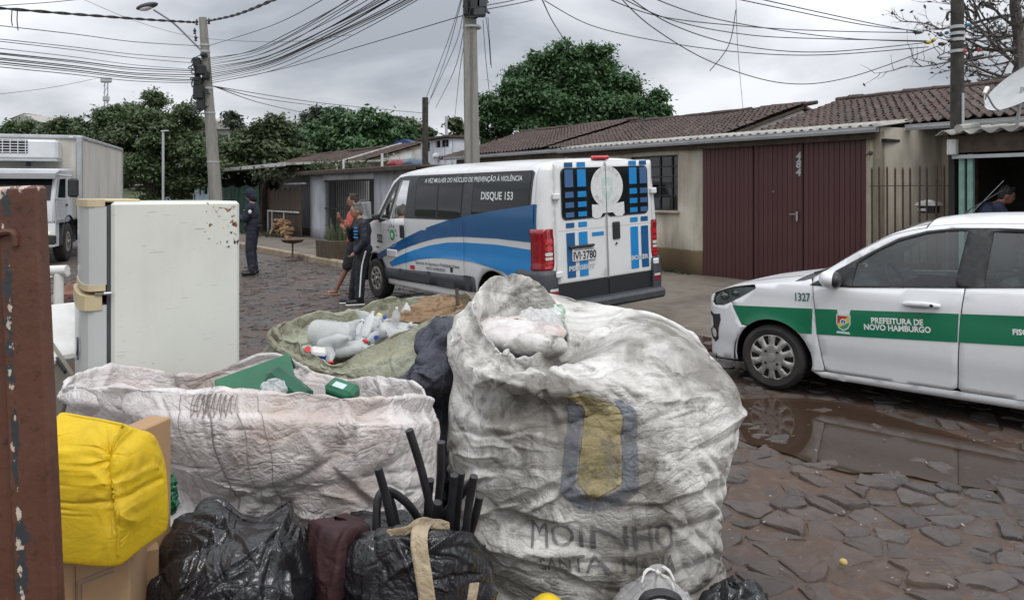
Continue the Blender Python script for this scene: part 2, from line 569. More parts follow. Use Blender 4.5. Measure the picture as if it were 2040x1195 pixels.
def m_plaster(name, c1, c2, stain, sc=1.2, foot=None):
 """painted render; rain streaks and blotches"""
 k = NT(name)
 st = k.noise(sc, 7, .6, k.mapping(k.co(), (2.2, 2.2, .5)))
 c = k.mix(k.ramp(k.noise(5, 5), .3, .7), c1, c2)
 c = k.mix(k.ramp(st, .46, .66, 0, .8), c, stain)
 c = k.mix(k.ramp(k.noise(2.3, 7, .7, k.mapping(k.co(), (5, 5, .35))), .56, .68, 0, .45), c, tuple(x * .7 for x in stain))
 if foot:
  sp = k.n('ShaderNodeSeparateXYZ'); k.l(k.co(), sp.inputs[0])
  h = k.math('ADD', sp.outputs[2], k.math('MULTIPLY', k.noise(3, 5), .12))
  c = k.mix(k.ramp(h, foot[0], foot[0] + .04), foot[1], c)
 k.color(c); k.set(rough=.88)
 k.bump(k.noise(45, 5), .2, .006)
 return k.m
M['plaster_beige'] = m_plaster('plaster_beige', (.47, .43, .35), (.53, .49, .405), (.31, .265, .205), foot=(.62, (.20, .145, .085)))
M['plaster_beige2'] = m_plaster('plaster_beige2', (.43, .375, .285), (.49, .44, .335), (.26, .21, .15))
M['plaster_white'] = m_plaster('plaster_white', (.55, .57, .63), (.63, .65, .70), (.38, .38, .40))
M['plaster_plain'] = m_plaster('plaster_plain', (.55, .55, .54), (.62, .62, .60), (.36, .35, .33))
M['plaster_blue'] = m_plaster('plaster_blue', (.33, .42, .48), (.40, .48, .52), (.25, .30, .33))
M['pavement'] = m_plaster('pavement', (.135, .115, .092), (.19, .165, .135), (.085, .068, .052), .5)
M['kerb'] = m_plaster('kerb_stone', (.30, .23, .16), (.40, .33, .24), (.17, .13, .09), 2.0)
def m_tile():
 k = NT('clay_tile')
 geo = k.n('ShaderNodeNewGeometry')
 P = geo.outputs['Position']
 r = k.n('ShaderNodeObjectInfo').outputs['Random']
 cell = k.n('ShaderNodeTexVoronoi'); k.l(P, cell.inputs['Vector']); cell.inputs['Scale'].default_value = 4.0
 c = k.mix(k.ramp(k.noise(1.1, 6, .6, P), .35, .65), (.050, .036, .031), (.088, .064, .055))
 c = k.mix(k.math('MULTIPLY', cell.outputs[1], .4), c, (.15, .08, .06))
 c = k.mix(k.ramp(r, .55, 1, 0, .5), c, (.15, .115, .10))
 c = k.mix(k.ramp(k.noise(6, 6, .65, P), .46, .62, 0, .85), c, (.055, .048, .045))
 c = k.mix(k.ramp(k.noise(13, 4, .6, P), .60, .72, 0, .55), c, (.24, .22, .19))     # lichen
 k.color(c); k.set(rough=.85)
 k.bump(k.noise(30, 5, .6, P), .4, .01)
 return k.m
M['tile'] = m_tile()
M['tile_far'] = pm('tile_far', (.10, .06, .048), (.16, .10, .08), 2.5, .9, bump=.4, bscale=18, bdist=.02)
M['fibro'] = pm('fibre_cement', (.27, .26, .235), (.43, .42, .38), 3, .85, bump=.2)
M['zinc'] = pm('zinc', (.40, .42, .43), (.50, .51, .52), 3, .45, metal=.35)
def m_door():
 k = NT('maroon_steel')
 st = k.noise(1.4, 6, .6, k.mapping(k.co(), (3, 3, .6)))
 c = k.mix(k.ramp(st, .3, .7), (.058, .017, .018), (.084, .026, .026))
 c = k.mix(k.ramp(k.objrand(), 0, 1, 0, .35), c, (.10, .040, .036))
 c = k.mix(k.ramp(k.noise(9, 6, .7, k.mapping(k.co(), (1, 1, .3))), .60, .72, 0, .5), c, (.10, .055, .04))
 k.color(c); k.set(rough=k.ramp(st, .3, .7, .4, .65))
 return k.m
M['maroon'] = m_door()
def m_cloth(name, base, shade, dirt, dirty=.55, weave=220, stain=None, sc=2.2, rough=.62, trans=.0, crease=.38):
 """woven polypropylene: fine weave, ground-in dirt in blotches and streaks"""
 k = NT(name)
 P = k.co()
 a = k.noise(sc, 8, .62, P, .6)
 b = k.noise(sc * 4.2, 8, .68, P, 1.2)
 e = k.noise(sc * 1.3, 6, .6, k.mapping(P, (1, 1, 2.6), (3, 1, 0)), 1.0)
 c = k.mix(k.ramp(b, .35, .65), base, shade)
 c = k.mix(k.ramp(a, .41, .60, 0, dirty), c, dirt)
 c = k.mix(k.ramp(k.math('MULTIPLY', b, e), .26, .38, 0, dirty * .9), c, tuple(x * .55 for x in dirt))
 if stain:
  c = k.mix(k.ramp(k.noise(sc * .8, 5, .6, k.mapping(P, loc=(9, 4, 2))), .54, .7, 0, .6), c, stain)
 k.color(c)
 k.set(rough=rough, spec=.3)
 uv = k.co('UV')
 w1 = k.n('ShaderNodeTexWave', wave_type='BANDS', bands_direction='X'); k.l(uv, w1.inputs[0]); w1.inputs['Scale'].default_value = weave
 w2 = k.n('ShaderNodeTexWave', wave_type='BANDS', bands_direction='Y'); k.l(uv, w2.inputs[0]); w2.inputs['Scale'].default_value = weave
 # creases: sharp lines where slow noise crosses its middle value
 def tent(sc_, dist_, ax): return k.math('ABSOLUTE', k.math('SUBTRACT', k.noise(sc_, 2, .5, k.mapping(P, ax), dist_), .5))
 hs = k.math('ADD', k.math('MULTIPLY', k.ramp(tent(7, 1.2, (1, 1, 1.7)), 0, .10), .9), k.math('ADD', k.math('MULTIPLY', k.ramp(tent(17, 1.0, (1, 1, 1.4)), 0, .10), .5), k.math('MULTIPLY', k.ramp(tent(42, .8, (1, 1, 1.2)), 0, .12), .25)))
 hs = k.math('MULTIPLY', hs, k.ramp(k.noise(2.6, 3, .5, k.mapping(P, loc=(5, 1, 7))), .38, .62, .25, 1))      # some panels lie smooth
 h = k.bump(hs, crease, .012)
 k.bump(k.math('ADD', w1.outputs[1], w2.outputs[1]), .12, .002, h)
 if trans:
  tl = k.n('ShaderNodeBsdfTranslucent'); k.l(c, tl.inputs[0])
  ms = k.n('ShaderNodeMixShader'); ms.inputs[0].default_value = trans
  k.l(k.b.outputs[0], ms.inputs[1]); k.l(tl.outputs[0], ms.inputs[2]); k.l(ms.outputs[0], k.out.inputs[0])
 return k.m
M['bag_big'] = m_cloth('bag_big', (.72, .705, .675), (.59, .575, .54), (.15, .135, .115), .9)
M['bag_pink'] = m_cloth('bag_pink', (.74, .715, .705), (.65, .615, .605), (.36, .30, .28), .55, stain=(.44, .31, .24), crease=.42)
M['bag_green'] = m_cloth('bag_green', (.40, .42, .33), (.31, .33, .24), (.17, .14, .09), .75, stain=(.22, .16, .10))
M['bag_yellow'] = m_cloth('bag_yellow', (.72, .50, .012), (.66, .43, .01), (.36, .24, .02), .45, rough=.5, crease=.16)
M['bag_slate'] = m_cloth('bag_slate', (.085, .09, .115), (.06, .064, .085), (.045, .043, .05), .5)
M['bag_maroon'] = m_cloth('bag_maroon', (.055, .022, .024), (.04, .015, .017), (.03, .016, .016), .5, crease=.15)
def m_black_bag():
 k = NT('black_bag')
 nz = k.noise(5, 6)
 k.color(k.mix(k.ramp(nz, .35, .7), (.009, .009, .011), (.026, .026, .03)))
 k.set(rough=k.ramp(k.noise(9, 5), .3, .7, .12, .34), spec=.6)
 def tent(sc_, d_): return k.ramp(k.math('ABSOLUTE', k.math('SUBTRACT', k.noise(sc_, 2, .5, None, d_), .5)), 0, .1)
 k.bump(k.math('MULTIPLY', k.math('ADD', tent(9, 1.8), k.math('MULTIPLY', tent(26, 1.2), .4)), k.ramp(k.noise(5, 2), .4, .62, .15, 1)), .38, .010)
 return k.m
M['bag_black'] = m_black_bag()
def m_thin_plastic(name, col, alpha):
 k = NT(name); k.color(col); k.set(rough=.25, spec=.5)
 tr = k.n('ShaderNodeBsdfTransparent')
 ms = k.n('ShaderNodeMixShader')
 ms.inputs[0].default_value = alpha
 k.l(tr.outputs[0], ms.inputs[1]); k.l(k.b.outputs[0], ms.inputs[2]); k.l(ms.outputs[0], k.out.inputs[0])
 k.bump(k.noise(30, 5, .6, dist=1.), .4, .01)
 return k.m
M['film_thin'] = m_thin_plastic('thin_film', (.72, .72, .72), .62)
M['pet'] = m_thin_plastic('bottle_plastic', (.66, .68, .68), .55)
M['pet_green'] = m_thin_plastic('bottle_plastic_green', (.012, .16, .06), .9)
M['card'] = pm('cardboard', (.36, .22, .12), (.42, .27, .15), 5, .85, bump=.1)
M['card_edge'] = pm('cardboard_edge', (.27, .165, .09), (.32, .2, .115), 5, .85)
def m_leaf(name, c1, c2, c3):
 k = NT(name)
 geo = k.n('ShaderNodeNewGeometry')
 r = geo.outputs['Random Per Island']
 c = k.mix(k.ramp(r, 0, 1), c1, c2)
 c = k.mix(k.ramp(k.noise(.55, 4, .6, geo.outputs['Position']), .4, .65), c, c3)
 k.color(c); k.set(rough=.5, spec=.4)
 tl = k.n('ShaderNodeBsdfTranslucent'); k.l(c, tl.inputs[0])
 ms = k.n('ShaderNodeMixShader'); ms.inputs[0].default_value = .25
 k.l(k.b.outputs[0], ms.inputs[1]); k.l(tl.outputs[0], ms.inputs[2]); k.l(ms.outputs[0], k.out.inputs[0])
 return k.m
M['leaf_deep'] = m_leaf('leaf_deep', (.05, .10, .043), (.10, .19, .07), (.07, .145, .062))
M['leaf_mid'] = m_leaf('leaf_mid', (.065, .105, .048), (.12, .18, .07), (.085, .115, .055))
M['leaf_olive'] = m_leaf('leaf_olive', (.065, .095, .045), (.115, .155, .07), (.08, .105, .05))
M['leaf_pale'] = m_leaf('leaf_pale', (.06, .075, .04), (.11, .13, .07), (.05, .07, .035))
M['leaf_far'] = m_leaf('leaf_far', (.075, .10, .075), (.12, .15, .10), (.07, .085, .06))
M['bark'] = pm('bark', (.05, .042, .036), (.10, .085, .072), 8, .9, bump=.5, bscale=20)
M['bark_grey'] = pm('bark_grey', (.07, .06, .055), (.12, .11, .10), 8, .9)
M['earth'] = pm('earth', (.07, .055, .04), (.10, .085, .055), .6, .95, bump=.4, bscale=8)
M['grass'] = pm('grass_ground', (.05, .07, .028), (.08, .085, .04), 1.2, .95, bump=.4, bscale=18)
# ------------------------------------------------------------------ the street frame
# a runs along the far house fronts (towards the right of the picture), d is the depth behind that wall line
SO = Vector((3.87, 15.06, 0)); SA = Vector((.592, -.806, 0)); SD = Vector((.806, .592, 0))
SROT = math.atan2(-.806, .592)
def st(a, d, z=0.0): return SO + SA * a + SD * d + Vector((0, 0, z))
def st_inv(x, y):
 v = Vector((x, y, 0)) - SO
 return v.dot(SA), v.dot(SD)
KERB_D = -4.95
def structure(name, me, parent=None):
 o = link(name, me, parent)
 if parent is None: o['kind'] = 'structure'
 return o
# ground to the horizon, with the low wooded hill behind the houses
def ground_h(x, y):
 r = np.hypot(x, y)
 h = np.clip((y - 55) / 120, 0, 1)
 h = h * h * (3 - 2 * h)
 return -0.06 + h * (9 + 4.0 * fbm(np.stack([x * .02, y * .02, 0 * x], -1), 2))
gx = np.concatenate([np.linspace(-420, -60, 30), np.linspace(-58, 58, 59), np.linspace(60, 420, 30)])
gyv = np.concatenate([np.linspace(-60, 50, 30), np.linspace(52, 200, 60), np.linspace(206, 700, 20)])
GX, GY = np.meshgrid(gx, gyv)
GZ = ground_h(GX, GY)
nr, nc = GX.shape
idx = np.arange(nr * nc).reshape(nr, nc)
gf = np.stack([idx[:-1, :-1], idx[:-1, 1:], idx[1:, 1:], idx[1:, :-1]], -1).reshape(-1, 4)
structure('ground', newmesh('ground', np.stack([GX, GY, GZ], -1).reshape(-1, 3), gf, True, 180, [M['grass']]))
# road bed: compacted mud, from the camera's side to the kerb
def road_h(a, d):
 x = np.stack([a * .45, d * .45, 0 * a], -1)
 crown = 0.0
 return .022 * fbm(x, 3) + .009 * fbm(x * 9, 3) - .010
av = np.concatenate([np.linspace(-62, -6, 60), np.linspace(-5.8, 16, 160)])
dv = np.concatenate([np.linspace(-20, -12.5, 24), np.linspace(-12.4, KERB_D, 110)])
AA, DD = np.meshgrid(av, dv)
RZ = road_h(AA, DD)
px_, py_ = SO.x + SA.x * AA + SD.x * DD, SO.y + SA.y * AA + SD.y * DD
nr, nc = AA.shape
idx = np.arange(nr * nc).reshape(nr, nc)
rf = np.stack([idx[:-1, :-1], idx[:-1, 1:], idx[1:, 1:], idx[1:, :-1]], -1).reshape(-1, 4)
rmi = np.where(AA[:-1, :-1].reshape(-1) < -9.0, 1, 0)
road = structure('road', newmesh('road', np.stack([px_, py_, RZ], -1).reshape(-1, 3), rf, True, 180, [M['mud'], M['road_far']], rmi))
# paving stones: split basalt in mud joints, each its own piece near the camera
def clip_cell(c, nb):
 poly = [(-.6, -.6), (.6, -.6), (.6, .6), (-.6, .6)]
 for q in nb:
  mx_, my_ = (q[0] - c[0]) / 2, (q[1] - c[1]) / 2
  out = []
  n = len(poly)
  for i in range(n):
   p1, p2 = poly[i], poly[(i + 1) % n]
   s1 = (p1[0] - mx_) * mx_ + (p1[1] - my_) * my_
   s2 = (p2[0] - mx_) * mx_ + (p2[1] - my_) * my_
   if s1 <= 0: out.append(p1)
   if (s1 < 0 < s2) or (s2 < 0 < s1):
    t = s1 / (s1 - s2)
    out.append((p1[0] + (p2[0] - p1[0]) * t, p1[1] + (p2[1] - p1[1]) * t))
  poly = out
  if len(poly) < 3: return []
 return poly
def stone_mesh(poly, rs):
 """uneven slab: bevelled outline, slightly domed and tilted top"""
 P = np.array(poly)
 c = P.mean(0)
 # shrink for the joint, then cut the corners
 out = []
 n = len(P)
 for i in range(n):
  p, q = P[i], P[(i + 1) % n]
  if np.hypot(*(q - p)) < .03: continue
  out.append(p + (q - p) * .12); out.append(p + (q - p) * rs.uniform(.4, .6) + rs.normal(0, .004, 2)); out.append(p + (q - p) * .88)
 if len(out) < 5: return None
 Q = np.array(out)
 v = Q - c
 ln = np.hypot(v[:, 0], v[:, 1])
 Q = c + v * ((ln - rs.uniform(.003, .013)) / ln)[:, None] * (1 + rs.normal(0, .018, len(Q)))[:, None]
 tx, ty = rs.normal(0, .045, 2)
 hgt = rs.uniform(-.008, .017)
 n = len(Q)
 def top(p, k, dz): return (c[0] + (p[0] - c[0]) * k, c[1] + (p[1] - c[1]) * k, hgt + dz + tx * (p[0] - c[0]) + ty * (p[1] - c[1]) + rs.normal(0, .0035))
 V = [(p[0], p[1], -.05) for p in Q] + [top(p, .985, -.009) for p in Q] + [top(p, .92, 0.0) for p in Q] + [top(p, .5, .002) for p in Q] + [(c[0], c[1], hgt + .003)]
 F = []
 for r_ in range(3):
  for i in range(n):
   j = (i + 1) % n
   F.append((r_ * n + i, r_ * n + j, (r_ + 1) * n + j, (r_ + 1) * n + i))
 F += [(3 * n + i, 3 * n + (i + 1) % n, 4 * n) for i in range(n)]
 return V, F
rs = np.random.default_rng(11)
sites = []
for i, a in enumerate(np.arange(-9.2, 13.0, .205)):
 for j, d in enumerate(np.arange(-12.6, KERB_D - .1, .165)):
  sites.append((a + rs.uniform(-.10, .10) + (j % 2) * .1, d + rs.uniform(-.078, .078)))
S = np.array(sites)
grid = {}
for k, p in enumerate(S): grid.setdefault((int(p[0] // .45), int(p[1] // .45)), []).append(k)
SX = SO.x + SA.x * S[:, 0] + SD.x * S[:, 1]; SY = SO.y + SA.y * S[:, 0] + SD.y * S[:, 1]
SPX = CX + FPX * SX / np.maximum(SY, .1)
# the road in view: right of the big bag, and the strip between fridge and van
vis = (SY > 1.2) & (SPX > -900) & (SPX < 2900)
near_right = vis & (SPX > 1400) & (SPX < 2060) & (SY > 3.1) & (SY < 7.6)
order = np.argsort(np.where(near_right, SY, 99))[:295]
single = set(order[near_right[order]].tolist())
MBs = MB()
n_single = 0
for k in np.nonzero(vis)[0]:
 a, d = S[k]
 ci, cj = int(a // .45), int(d // .45)
 nb = [q for u in (-1, 0, 1) for w in (-1, 0, 1) for q in grid.get((ci + u, cj + w), ()) if q != k]
 poly = clip_cell(S[k], S[nb])
 if len(poly) < 4: continue
 if rs.random() < .07 and k not in single: continue          # sunk under the mud
 r_ = stone_mesh(poly, rs)
 if r_ is None: continue
 V, F = r_
 z0 = float(road_h(np.array([a]), np.array([d]))[0])
 if k in single:
  me = newmesh('paving_stone', [(SA.x * v[0] + SD.x * v[1], SA.y * v[0] + SD.y * v[1], v[2]) for v in V], F, True, 38, [M['stone']])
  o = link('paving_stone', me, road)
  o.location = (float(SX[k]), float(SY[k]), z0)
  n_single += 1
 else:
  MBs.add([(SX[k] + SA.x * v[0] + SD.x * v[1], SY[k] + SA.y * v[0] + SD.y * v[1], z0 + v[2]) for v in V], F)
me = newmesh('paving', MBs.V, MBs.F, True, 38, [M['stone']])
o = link('paving', me, road); o['kind'] = 'stuff'
# puddle lying on the road in front of the white car
def m_puddle():
 k = NT('puddle_water')
 k.color((.05, .034, .025)); k.set(rough=.015, spec=.9, ior=1.4)
 tr = k.n('ShaderNodeBsdfTransparent'); tr.inputs[0].default_value = (.55, .42, .33, 1)
 gl = k.n('ShaderNodeBsdfGlossy'); gl.inputs['Roughness'].default_value = .045
 fr = k.n('ShaderNodeFresnel'); fr.inputs[0].default_value = 1.45
 ms = k.n('ShaderNodeMixShader'); k.l(fr.outputs[0], ms.inputs[0])
 m2 = k.n('ShaderNodeMixShader'); m2.inputs[0].default_value = .62
 k.l(tr.outputs[0], m2.inputs[1]);
 df = k.n('ShaderNodeBsdfDiffuse'); df.inputs[0].default_value = (.075, .048, .034, 1)
 k.l(df.outputs[0], m2.inputs[2])
 k.l(m2.outputs[0], ms.inputs[1]); k.l(gl.outputs[0], ms.inputs[2]); k.l(ms.outputs[0], k.out.inputs[0])
 return k.m
M['puddle'] = m_puddle()
def ground_poly(pix, z):
 out = []
 for px, py in pix:
  Y = gy(py, z); out.append(((px - CX) / FPX * Y, Y))
 return out
def wobble(poly, amp, sc=2.0, step=.08):
 P = np.array(densify(poly, step))
 n = fbm(np.stack([P[:, 0] * sc, P[:, 1] * sc, 0 * P[:, 0]], -1), 3)
 c = P.mean(0); v = P - c; l = np.hypot(v[:, 0], v[:, 1])[:, None]
 return [tuple(p) for p in P + v / l * (amp * n)[:, None]]
PZ = .012
pud = wobble(ground_poly([(1455, 800), (1560, 790), (1680, 800), (1800, 838), (1960, 880), (2120, 930), (2120, 985), (1960, 972), (1820, 948), (1700, 940), (1580, 905), (1490, 885), (1450, 850)], PZ), .10)
V, T = tri2d(pud, (), .12)
structure('puddle', newmesh('puddle', [(x, y, PZ) for x, y in V], T, True, 180, [M['puddle']]))
pud = wobble(ground_poly([(1340, 640), (1420, 628), (1425, 668), (1440, 700), (1380, 690), (1330, 668)], PZ), .10)
V, T = tri2d(pud, (), .12)
structure('puddle', newmesh('puddle', [(x, y, PZ) for x, y in V], T, True, 180, [M['puddle']]))
# pavement on the house side, ramped down to the road in front of the garage
PAVE_Z = .085
def pave(name, a0, a1, d0, d1, mat, z0=PAVE_Z, z1=PAVE_Z, step=.35):
 na, nd = max(2, int((a1 - a0) / step)), max(2, int((d1 - d0) / step))
 A_, D_ = np.meshgrid(np.linspace(a0, a1, na), np.linspace(d0, d1, nd))
 t = np.clip((D_ - d0) / .9, 0, 1)
 Z_ = z0 + (z1 - z0) * t + .008 * fbm(np.stack([A_ * .9, D_ * .9, 0 * A_], -1), 3)
 X_, Y_ = SO.x + SA.x * A_ + SD.x * D_, SO.y + SA.y * A_ + SD.y * D_
 i_ = np.arange(na * nd).reshape(nd, na)
 f_ = np.stack([i_[:-1, :-1], i_[:-1, 1:], i_[1:, 1:], i_[1:, :-1]], -1).reshape(-1, 4)
 return structure(name, newmesh(name, np.stack([X_, Y_, Z_], -1).reshape(-1, 3), f_, True, 180, [mat]))
pave('pavement', -62, -4.5, KERB_D + .1, 2.2, M['pavement'])
pave('pavement', -4.5, 12, KERB_D, 2.2, M['pavement'], .0, PAVE_Z)
# kerb stones along the far pavement
kerb = thing('kerb', 'worn ochre kerb edging the far pavement', None, st(-4.5, KERB_D), SROT)
kerb['kind'] = 'structure'
k0 = None
x = 0.0
i = 0
while x > -17:
 L = .95 if i % 3 else .8
 b_ = MB().box((x - L / 2, 0, .05), (L - .02, .17, .24), b=.03)
 V = np.array(b_.V)
 V += .010 * np.stack([fbm(V * 6 + 40 * i, 2), fbm(V * 6 + 9 + 40 * i, 2), fbm(V * 6 + 5 + 40 * i, 2)], -1)
 link('kerb_stone', newmesh('kerb_stone', V, b_.F, True, 30, [M['kerb']]), kerb)
 x -= L; i += 1
# ------------------------------------------------------------------ houses (local axes: x = a, y = d)
def house(name, label, a=0.0, d=0.0, cat='house', group=None):
 return thing(name, label, cat, st(a, d, 0), SROT, group)
# one barrel tile, shared by every roof: local x across, y up the slope, z out
def tile_mesh():
 w, L, n = .15, .33, 6
 V = []; F = []
 for j, (y, k, dz) in enumerate(((0, 1.0, .014), (0, 1.06, .030), (L, .94, .004))):
  for i in range(n + 1):
   t = i / n
   # a roll and a pan, as on a Portuguese tile
   z = .044 * math.sin(math.pi * min(t / .58, 1.0)) if t < .58 else -.012 * math.sin(math.pi * (t - .58) / .42)
   V.append(((t - .5) * w * 1.04, y, z * k + dz))
 for j in range(2):
  for i in range(n):
   F.append((j * (n + 1) + i, j * (n + 1) + i + 1, (j + 1) * (n + 1) + i + 1, (j + 1) * (n + 1) + i))
 return V, F
TV, TF = tile_mesh()
TILE_ME = newmesh('roof_tile', TV, TF, True, 50, [M['tile']])
TILES = [TILE_ME]
for q in range(2):
 v = np.array(TV); v[:, 2] += np.random.default_rng(q).normal(0, .004, len(v)); v[:, 1] += .012 * q
 TILES.append(newmesh('roof_tile', v, TF, True, 50, [M['tile']]))
def tiled_slope(parent, a0, a1, d0, z0, d1, z1, singles=0, seed=0, du=.15, dv=.27, skew=None):
 """rows of tiles from the eave (d0, z0) to the ridge (d1, z1)"""
 rs = np.random.default_rng(seed)
 L = math.hypot(d1 - d0, z1 - z0); th = math.atan2(z1 - z0, d1 - d0)
 nv = int(L / dv); nu = int((a1 - a0) / du)
 base = Matrix.Rotation(th, 4, 'X')
 TVa = np.array(TV)
 mb = MB(); left = singles
 sag = lambda u, v: .03 * math.sin(u * .7 + seed) + .02 * math.sin(u * 1.9 + v)
 # which rows show largest: eave first
 for j in range(nv):
  for i in range(nu):
   u = a0 + (i + .5) * du; v = j * dv
   y = d0 + math.cos(th) * v; z = z0 + math.sin(th) * v + sag(u, v)
   rz = rs.normal(0, .025); rx = rs.normal(0, .018)
   Mx = Matrix.Translation((u + rs.normal(0, .006), y + rs.normal(0, .008), z)) @ base @ Matrix.Rotation(rz, 4, 'Z') @ Matrix.Rotation(rx, 4, 'Y')
   if left > 0:
    o = link('roof_tile', TILES[int(rs.integers(0, 3))], parent)
    o.matrix_local = Mx
    left -= 1
   else:
    m3 = np.array(Mx.to_3x3()); t = np.array(Mx.translation)
    mb.add(TVa @ m3.T + t, TF)
 if mb.V:
  o = link('roof_tiles', newmesh('roof_tiles', mb.V, mb.F, True, 50, [M['tile']]), parent); o['kind'] = 'stuff'
 # the roof deck under the tiles
 mb = MB().bar((a0, (d0 + d1) / 2, (z0 + z1) / 2 - .06), (a1, (d0 + d1) / 2, (z0 + z1) / 2 - .06), L, .05, up=(0, -math.sin(th), math.cos(th)))
 mb.build('roof_deck', M['wood_dark'], parent)
def ridge_row(parent, a0, a1, d, z, seed=0):
 rs = np.random.default_rng(seed)
 mb = MB()
 x = a0
 while x < a1:
  L = .30
  r = .066 + rs.normal(0, .007)
  mb.tube([(x, d, z + rs.normal(-.01, .010)), (x + L * 1.08, d, z + .004)], [r, r * .78], 8)
  x += L
 o = mb.build('ridge_tiles', M['tile'], parent); o['kind'] = 'stuff'
def wall(parent, name, poly, mat, holes=(), y=0.0, t=.15, step=.5):
 return sheet(name, mat, lambda a, z: (a, y, z), poly, holes, step, parent, solid=t, inner=False, angle=20)
def rect(a0, z0, a1, z1): return [(a0, z0), (a1, z0), (a1, z1), (a0, z1)]
def corrugated(parent, name, a0, a1, d0, z0, d1, z1, mat, pitch=.177, amp=.026, n=8):
 nu = int((a1 - a0) / pitch * n)
 V = []; F = []
 rows = [(d0, z0), (d0 + (d1 - d0) * .5, z0 + (z1 - z0) * .5), (d1, z1)]
 for d, z in rows:
  for i in range(nu + 1):
   a = a0 + (a1 - a0) * i / nu
   V.append((a, d, z + amp * math.sin(2 * math.pi * a / pitch)))
 for j in range(2):
  for i in range(nu): F.append((j * (nu + 1) + i, j * (nu + 1) + i + 1, (j + 1) * (nu + 1) + i + 1, (j + 1) * (nu + 1) + i))
 o = link(name, newmesh(name, V, F, True, 180, [mat]), parent)
 m = o.modifiers.new('thick', 'SOLIDIFY'); m.thickness = .012
 return o
E_D, E_Z, R_D, R_Z = .8, 2.92, 4.0, 3.84        # eave and ridge line shared by the row of houses
# --- house A with the garage front
hA = house('garage_house', 'beige house with maroon garage doors, number 484 and a brown tiled roof')
wall(hA, 'wall', rect(-4.3, 0, -.03, 2.76), M['plaster_beige'], [rect(-2.05, 1.38, -.66, 2.56)])
wall(hA, 'wall', rect(3.39, 0, 3.62, 2.76), M['plaster_beige2'])
wall(hA, 'wall', rect(-.03, 2.72, 3.39, 2.76), M['plaster_beige'])
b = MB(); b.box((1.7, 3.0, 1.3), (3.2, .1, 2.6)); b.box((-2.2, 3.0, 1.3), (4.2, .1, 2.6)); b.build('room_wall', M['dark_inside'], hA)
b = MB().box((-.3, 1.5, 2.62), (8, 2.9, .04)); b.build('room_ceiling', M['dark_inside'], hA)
# garage doors: vertical boards of ribbed steel, each a piece
rs = np.random.default_rng(5)
def garage_leaf(a0, a1, label=None):
 g = MB().box(((a0 + a1) / 2, .06, 1.36), (a1 - a0 - .012, .03, 2.68)).build('garage_door', M['maroon'], hA)
 n = int(round((a1 - a0) / .098)); w = (a1 - a0 - .012) / n
 me = newmesh('board', *(lambda q: (q.V, q.F))(MB().box((0, 0, 0), (w - .006, .022, 2.675), b=.006)), True, 30, [M['maroon']])
 for i in range(n):
  o = link('board', me, g)
  o.location = (a0 + .006 + (i + .5) * w, .036 + rs.normal(0, .0012), 1.36)
 return g
g1 = garage_leaf(-.03, 1.17)
g2 = garage_leaf(1.19, 2.21)
g3 = garage_leaf(2.23, 3.39)
h = MB(); h.box((2.12, -.012, 1.34), (.04, .02, .16), b=.005); h.bar((2.14, -.03, 1.37), (1.98, -.035, 1.37), .022, .022, b=.005); h.box((2.12, -.01, 1.25), (.025, .02, .03), b=.004)
h.build('handle', M['chrome'], g2)
MB().box((1.62, .018, 1.78), (.03, .02, .03), b=.004).build('lock', M['chrome'], g2)
for i, ch in enumerate('484'):
 V, F = text2d(ch, .19, 'CENTER', .006, .1)
 me = newmesh('house_number', [(2.13 + x, .018, 2.41 - i * .145 + y) for x, y in V], F, False, None, [M['zinc']])
 o = link('house_number', me, hA); m = o.modifiers.new('thick', 'SOLIDIFY'); m.thickness = .012; m.offset = -1
# window with steel lattice
w = MB().box((-1.355, .09, 1.97), (1.40, .03, 1.19)).build('window', M['dark_gap'], hA)
w.data.materials.clear(); w.data.materials.append(M['glass_tint'])
b = MB()
for x in (-2.03, -1.2, -.86, -.69): b.box((x, .06, 1.97), (.028, .03, 1.17))
for z in (1.40, 1.70, 1.88, 2.10, 2.32, 2.54): b.box((-1.36, .058, z), (1.38, .026, .024))
b.build('window_bars', M['black_iron'], w)
MB().box((-1.355, -.02, 1.35), (1.5, .1, .05), b=.01).build('window_sill', M['plaster_beige2'], w)
# corrugated strip, gutter, tiled roof
corrugated(hA, 'corrugated_roof', -4.35, 3.7, -.22, 2.845, .95, 3.0, M['fibro'])
def gutter(parent, a0, a1, d, z):
 g = MB()
 prof = [(-.055, .05), (-.06, .0), (-.045, -.035), (.035, -.035), (.045, .05)]
 for (y0, z0_), (y1, z1_) in zip(prof[:-1], prof[1:]):
  g.bar((a0, d + (y0 + y1) / 2, z + (z0_ + z1_) / 2), (a1, d + (y0 + y1) / 2, z + (z0_ + z1_) / 2), math.hypot(y1 - y0, z1_ - z0_) + .004, .004, up=(0, -(z1_ - z0_), (y1 - y0)))
 g.bar((a0, d - .064, z + .05), (a1, d - .064, z + .05), .012, .012)
 g.bar((a0, d - .062, z + .012), (a1, d - .062, z + .012), .008, .02)
 return g.build('gutter', M['zinc'], parent)
gutter(hA, -4.35, 3.68, -.19, 2.775)
MB().bar((-4.3, -.08, 2.70), (3.6, -.08, 2.70), .03, .12).build('fascia', M['wood_dark'], hA)
tiled_slope(hA, -5.95, -.25, E_D, E_Z + .02, R_D, R_Z, 240, 1)
ridge_row(hA, -5.95, -.15, R_D, R_Z + .03, 2)
# white gable under the verge, facing the gap between the two roofs
MB().prism([(E_D - .1, 0), (R_D + 3, 0), (R_D + 3, 2.9), (R_D, R_Z - .12), (E_D - .1, E_Z - .10)], lambda y, z, x: (x, y, z), -.44, -.32).build('gable_wall', M['plaster_plain'], hA)
b = MB().bar((-5.95, R_D + 1.9, R_Z - .45), (-.25, R_D + 1.9, R_Z - .45), 4.0, .06, up=(0, .22, 1)); b.build('back_roof', M['tile_far'], hA)
